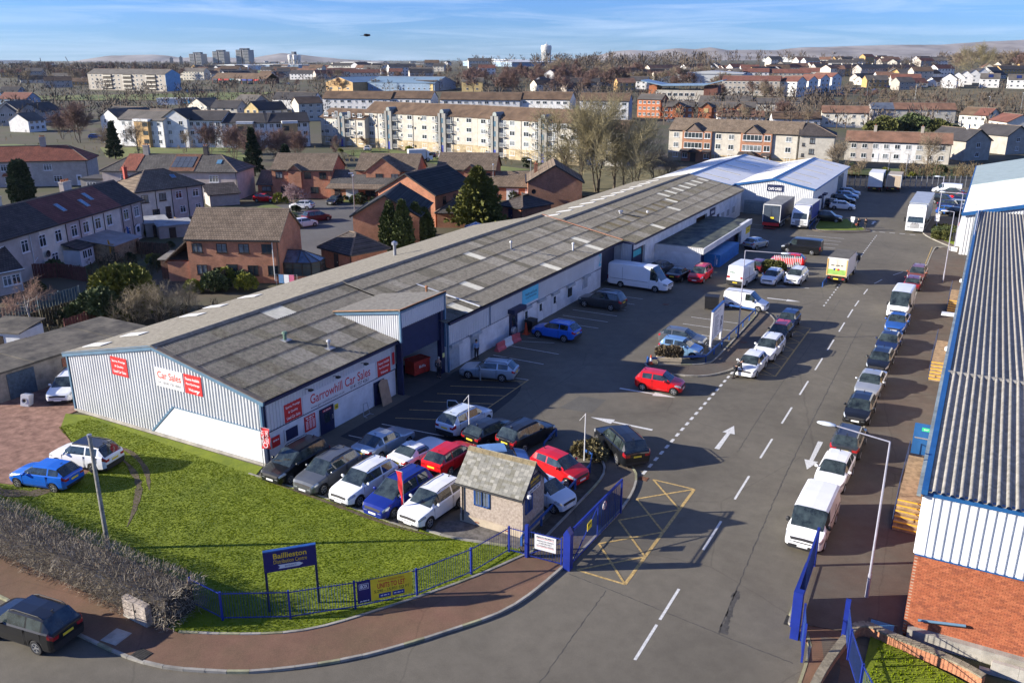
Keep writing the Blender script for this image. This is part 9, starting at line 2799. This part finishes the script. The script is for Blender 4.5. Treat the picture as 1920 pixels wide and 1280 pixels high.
for px,py,s,l in((252,612,1.0,'straw coloured bare bush left of the long roof edge'),(300,608,1.1,'straw coloured bare bush in the middle of the thicket by the long roof'),(350,590,0.9,'straw coloured bare bush at the right of the thicket by the long roof')):
 tree('bush',at(px,py),s,l,name='bare_bush',cat='bush')
tree('blossom',at(556,392),1.05,'pinkish blossom tree in the brick house street',name='blossom_tree')
BT=[('m',1085,352,1.15,'leftmost tall many-stemmed bare tree behind the red brick gable'),('m',1120,350,1.25,'tallest many-stemmed bare tree left of the white shed roofs'),('a',1150,352,1.0,'bare tree between the two tall many-stemmed ones'),('m',1192,354,1.0,'broad bare tree above the back edge of the long roof'),('b',1225,350,0.8,'lower bare tree at the right of the bare tree clump'),('b',1248,345,0.65,'small bare tree beside the brick bayed flats'),('a',1055,345,0.75,'thin bare tree left of the tall bare clump'),('b',1170,345,0.85,'bare tree at the back of the tall clump')]
for k,px,py,s,l in BT:
 tree(k,at(px,py+10),s,l)
for k,px,py,s,l in(('r',150,268,1.25,'wide reddish many-stemmed bare tree before the brown houses'),('r',118,262,0.9,'reddish bare tree left of the wide one'),('b',205,296,0.8,'slim dark bare tree in front of the left gable of the white flats'),('b',262,296,0.85,'bare tree in front of the ochre balcony bay'),('r',395,290,0.85,'golden-brown bare tree before the dark roofed white flats'),('r',440,300,0.9,'reddish bare tree right of the golden-brown one'),('r',480,312,0.9,'reddish bare tree with an ivy-clad neighbour'),('r',525,310,0.9,'reddish bare tree behind the left brick house'),('r',560,300,0.75,'small reddish bare tree at the end of the white flats'),('b',350,285,0.55,'small bare tree beside the white gable'),
('b',1570,332,0.75,'bare tree beside the hipped cream block'),('b',1735,322,0.8,'spreading bare tree before the white and cream terrace'),('s',1615,325,0.35,'small bare bush left of the drying poles'),('r',1465,232,0.9,'reddish bare tree before the low cottages'),('b',1395,240,0.8,'bare tree between the orange row and the cottages'),('b',1515,240,0.7,'bare tree beside the cream two storey block'),('b',1430,200,1.1,'tall bare tree behind the orange row'),('b',1460,196,0.9,'bare tree before the red roofed grey flats')):
 tree(k,gt(px,py),s,l)
rs=random.Random(9)
for x0,x1,y0,y1,n,s0,s1,ks in((880,1180,158,178,46,0.9,1.6,'sr'),(960,1180,142,160,34,1.0,1.6,'srs'),(1160,1330,150,168,22,0.9,1.4,'srs'),(20,340,132,160,44,0.9,1.6,'srs'),(430,900,136,172,36,0.6,1.1,'srs'),(1340,1480,160,196,18,0.7,1.2,'srs'),(1560,1960,186,212,16,0.3,0.6,'srs'),(1780,1960,118,135,20,1.2,2.0,'srs'),(1580,1720,176,190,14,0.35,0.6,'srs'),(600,700,270,300,5,0.3,0.5,'srs')):
 for k in range(n):
  px,py=rs.uniform(x0,x1),rs.uniform(y0,y1)
  key='sr' if(ks=='sr' or rs.random()<0.5)else 's'
  sd_='left' if px<640 else('centre' if px<1280 else 'right')
  tree(key,gt(px,py),rs.uniform(s0,s1),'%s bare winter tree in the %s of the distant town'%('reddish' if key=='sr' else 'brown',sd_),group='%s bare trees, %s of the distant town'%('reddish' if key=='sr' else 'brown',sd_),wx=rs.uniform(0.8,1.2))
tree('m',gt(1832,148),1.7,'big golden bare tree alone on the right skyline',wx=1.1)
def woods(name,label,zones,n,hmin,hmax,m,seed):
 rg=np.random.RandomState(seed);V=[]
 for k in range(n):
  z=zones[rg.randint(len(zones))]
  p=gt(rg.uniform(z[0],z[1]),rg.uniform(z[2],z[3]))
  h=rg.uniform(hmin,hmax);r=h*rg.uniform(0.22,0.42)
  q=34
  a=rg.uniform(0,6.283,q);t=rg.uniform(0.15,1,q)**0.8;rr_=r*np.sqrt(rg.uniform(0,1,q))*np.sin(np.clip(t,0.1,1)*2.6)**0.6
  c=np.stack([p.x+np.cos(a)*rr_,p.y+np.sin(a)*rr_,p.z+h*t*0.9],-1)
  d=np.stack([np.cos(a)*0.5,np.sin(a)*0.5,np.full(q,0.9)],-1)+rg.normal(0,0.25,(q,3))
  s=np.cross(d,rg.normal(0,1,(q,3)));s/=np.linalg.norm(s,axis=1,keepdims=True)
  L=h*rg.uniform(0.10,0.2,(q,1))
  V.append(np.stack([c-d*L*0.3,c+s*L*0.16,c+d*L,c-s*L*0.16],1).reshape(-1,3))
  V.append(np.array([[p.x-0.2,p.y,p.z-1],[p.x+0.2,p.y,p.z-1],[p.x+0.1,p.y,p.z+h*0.7],[p.x-0.1,p.y,p.z+h*0.7]]))
 V=np.concatenate(V,0)
 put(name,rawmesh(name,V,np.arange(len(V)),m),kind='stuff',label=label,category='woods')
woods('woods','brown leafless woods along the town skyline',[(600,900,109,122),(880,1340,106,132),(1140,1620,112,122),(1760,1960,112,122),(1000,1340,120,145)],620,9,15,mat('winter_woods',(0.085,0.065,0.05),0.95,0.3,0.02,col2=(0.13,0.10,0.075)),3)
woods('woods','olive pine plantation on the centre hill',[(730,900,107.5,118)],160,7,11,mat('pine_woods',(0.055,0.055,0.022),0.95,0.3,0.03,col2=(0.11,0.09,0.04)),4)
woods('woods','hazy brown trees covering the flat land at the left',[(-40,620,117,134),(0,360,124,150)],620,8,14,MATS['winter_woods'],5)
woods('woods','brown garden trees filling the gaps between the distant houses',[(0,640,134,172),(640,900,124,172),(900,1200,124,178),(1200,1560,126,200),(1560,1760,116,150),(0,330,170,235),(330,620,168,225),(900,1240,180,215),(1240,1560,190,240),(1560,1960,170,250)],1500,4,9,MATS['winter_woods'],14)
woods('undergrowth','brown brambles and undergrowth behind the far mesh fence',[(1690,1850,320,336),(1700,1960,175,205),(1570,1700,188,214)],260,1.2,2.8,mat('bramble',(0.12,0.09,0.05),0.95,0.35,0.5),6)
woods('undergrowth','tangled garden growth between the houses',[(190,330,470,520),(150,250,500,540),(950,1010,335,372),(640,760,288,306),(480,600,318,345),(260,420,585,600),(60,160,590,630),(1560,1620,315,330),(0,260,236,300),(180,600,268,325),(590,1090,275,330)],380,0.7,1.9,mat('garden_growth',(0.07,0.07,0.03),0.95,0.4,0.6,col2=(0.13,0.10,0.06)),8)
ff=thing('mesh_fence','tall grey mesh fence with posts along the far end of the yard','fence');a,b=at(1560,352),at(1830,352);mb=MB();fm_=MB()
d=b-a;n=26;pm_=MB().box(-0.05,-0.05,0,0.05,0.05,2.3).mesh('post',STEEL)
for k in range(n+1):
 q=a+d*(k/n);put('post',pm_,ff,(q.x,q.y,0))
for k in range(n*14):
 q=a+d*(k/(n*14));fm_.box(q.x-0.02,q.y-0.02,0.1,q.x+0.02,q.y+0.02,2.2)
for z in(0.2,1.1,2.15):
 fm_.bar((a.x,a.y,z),(b.x,b.y,z),0.04,0.05)
fm_.obj('mesh_wires',mat('fence_grey',(0.14,0.14,0.14),0.7,0.2,1),ff,kind='stuff')
for px,py,h,l in((1664,330,5.0,'left drying pole with a cross bar before the white terrace'),(1697,333,5.0,'right drying pole with a cross bar before the white terrace')):
 p=at(px,py);t=thing('drying_pole',l,'pole',tuple(p));MB().tube((0,0,0),(0,0,h),0.1,0.08).obj('post',HSTN,t);MB().bar((-0.6,0,h-0.1),(0.6,0,h-0.1),0.1,0.1).obj('cross_bar',HSTN,t)
for k,(px,py)in enumerate(((665,399),(830/3.69+440+0,393),(716,372),(925,372),(995,360),(1624,190),(1714,195),(1850,225),(1912,215),(1780,150),(1726,148))):
 far=py<300
 p=gt(px,py)
 pos_=('in the brick house street by the parked cars','at the kerb in front of the forward brick gable','before the wide gabled brick house','left of the red brick gable near the conifer','by the low garages','on the street below the tan terrace','beside the rough field','in the middle of the rough field','at the right edge of the rough field','up the right hill road, right one','up the right hill road, left one')[k]
 t=thing('street_lamp','slim grey street lamp %s'%pos_,'street lamp',tuple(p),R.uniform(0,6));h=6 if not far else 9
 MB().tube((0,0,0),(0,0,h),0.08,0.05,6).obj('column',STEEL,t);MB().box(-0.1,-0.12,h-0.02,0.7,0.12,h+0.12).obj('lamp_head',MATS['lamp_head_grey'],t)
rs=random.Random(12)
for k,(px,py)in enumerate(((690,285),(812,298),(838,300),(1282,232),(1260,232),(200,268),(180,262),(430,160),(470,160),(540,160),(380,176),(350,176),(1620,170),(1640,172),(1700,168),(1668,166),(1720,160),(1575,180),(1535,196),(1560,192))):
 p=gt(px,py);c=('white','navy','silver','red','grey','black','midblue')[k%7]
 car('hatch',(p.x,p.y,p.z+0.35),YAW+rs.choice((0.1,1.6,-0.4)),c,'tiny far off %s car parked among the %s houses'%({'midblue':'blue'}.get(c,c),'left' if px<640 else('middle' if px<1280 else 'right-hand')),name='far_car',group='far off %s cars %s'%(c,'left' if px<640 else('middle' if px<1280 else 'right')))
p=gt(788,303);lorry('white box van standing before the long tenement',(p.x,p.y),YAW+0.3,6.0,2.2,3.0,WHITE,CP('white'),1.5,2.2,rearm=WHITE,z0=0.8,name='box_van')
# ------------------------------------------------------------------ the clipped beech hedge by the road
hg=thing('beech_hedge','clipped leafless beech hedge along the red pavement at the lower left','hedge')
mb=MB();mb.prism([(-14.15,0.1),(-12.55,0.1),(-12.6,1.45),(-14.05,1.45)],-30,7.8,'x');mb.obj('inner_twigs',mat('hedge_inner_shade',(0.045,0.036,0.026),0.95,0.4,5),hg)  # solid core, coloured dark for the shade between the twigs
rg=np.random.RandomState(4);n=110000
X=rg.uniform(-20,8.25,n);Y=rg.uniform(-14.5,-12.25,n);Z=rg.uniform(0.12,1.75,n)
edge=np.minimum.reduce([Y+14.5,-12.25-Y,1.75-Z,8.3-X]);k=rg.rand(n)<np.exp(-edge/0.2)
X,Y,Z=X[k],Y[k],Z[k];n=len(X);C=np.stack([X,Y+np.sin(X*1.1)*0.07,Z+np.sin(X*0.8)*0.06+np.sin(X*2.3)*0.04],-1)
o=np.stack([np.where(X>7.9,0.8,0),np.where(Y<-14.1,-0.8,np.where(Y>-12.6,0.8,0)),np.where(Z>1.45,1.0,0.15)],-1)+rg.normal(0,0.55,(n,3));o/=np.linalg.norm(o,axis=1,keepdims=True)
s=np.cross(o,rg.normal(0,1,(n,3)));s/=np.linalg.norm(s,axis=1,keepdims=True);L=rg.uniform(0.1,0.34,(n,1))
V=np.stack([C-s*0.009,C+s*0.009,C+o*L+s*0.004,C+o*L-s*0.004],1).reshape(-1,3)
put('twigs',rawmesh('twigs',V,np.arange(len(V)),mat('hedge_twigs',(0.25,0.21,0.155),0.9,0.4,1.2,col2=(0.40,0.35,0.27))),hg,kind='stuff')
lf=rg.rand(n)<0.10;m_=lf.sum();q=C[lf]+o[lf]*0.1;s2=s[lf];o2=o[lf]
V=np.stack([q,q+s2*0.025+o2*0.03,q+o2*0.075,q-s2*0.025+o2*0.03],1).reshape(-1,3)
put('dead_leaves',rawmesh('dead_leaves',V,np.arange(len(V)),mat('dead_beech_leaves',(0.17,0.09,0.045),0.85,0.3,4)),hg,kind='stuff')
# ------------------------------------------------------------------ the air over the town
hz=MB().box(-8200,-240,-40,8200,8200,150)
m=bpy.data.materials.new('haze');m.use_nodes=True;nt=m.node_tree;nt.nodes.clear()
out_=nt.nodes.new('ShaderNodeOutputMaterial');pv_=nt.nodes.new('ShaderNodeVolumePrincipled')
pv_.inputs['Color'].default_value=(0.72,0.85,1.0,1);pv_.inputs['Density'].default_value=0.000025;pv_.inputs['Anisotropy'].default_value=0.2
nt.links.new(pv_.outputs[0],out_.inputs['Volume'])
hz.obj('haze',m,kind='stuff')
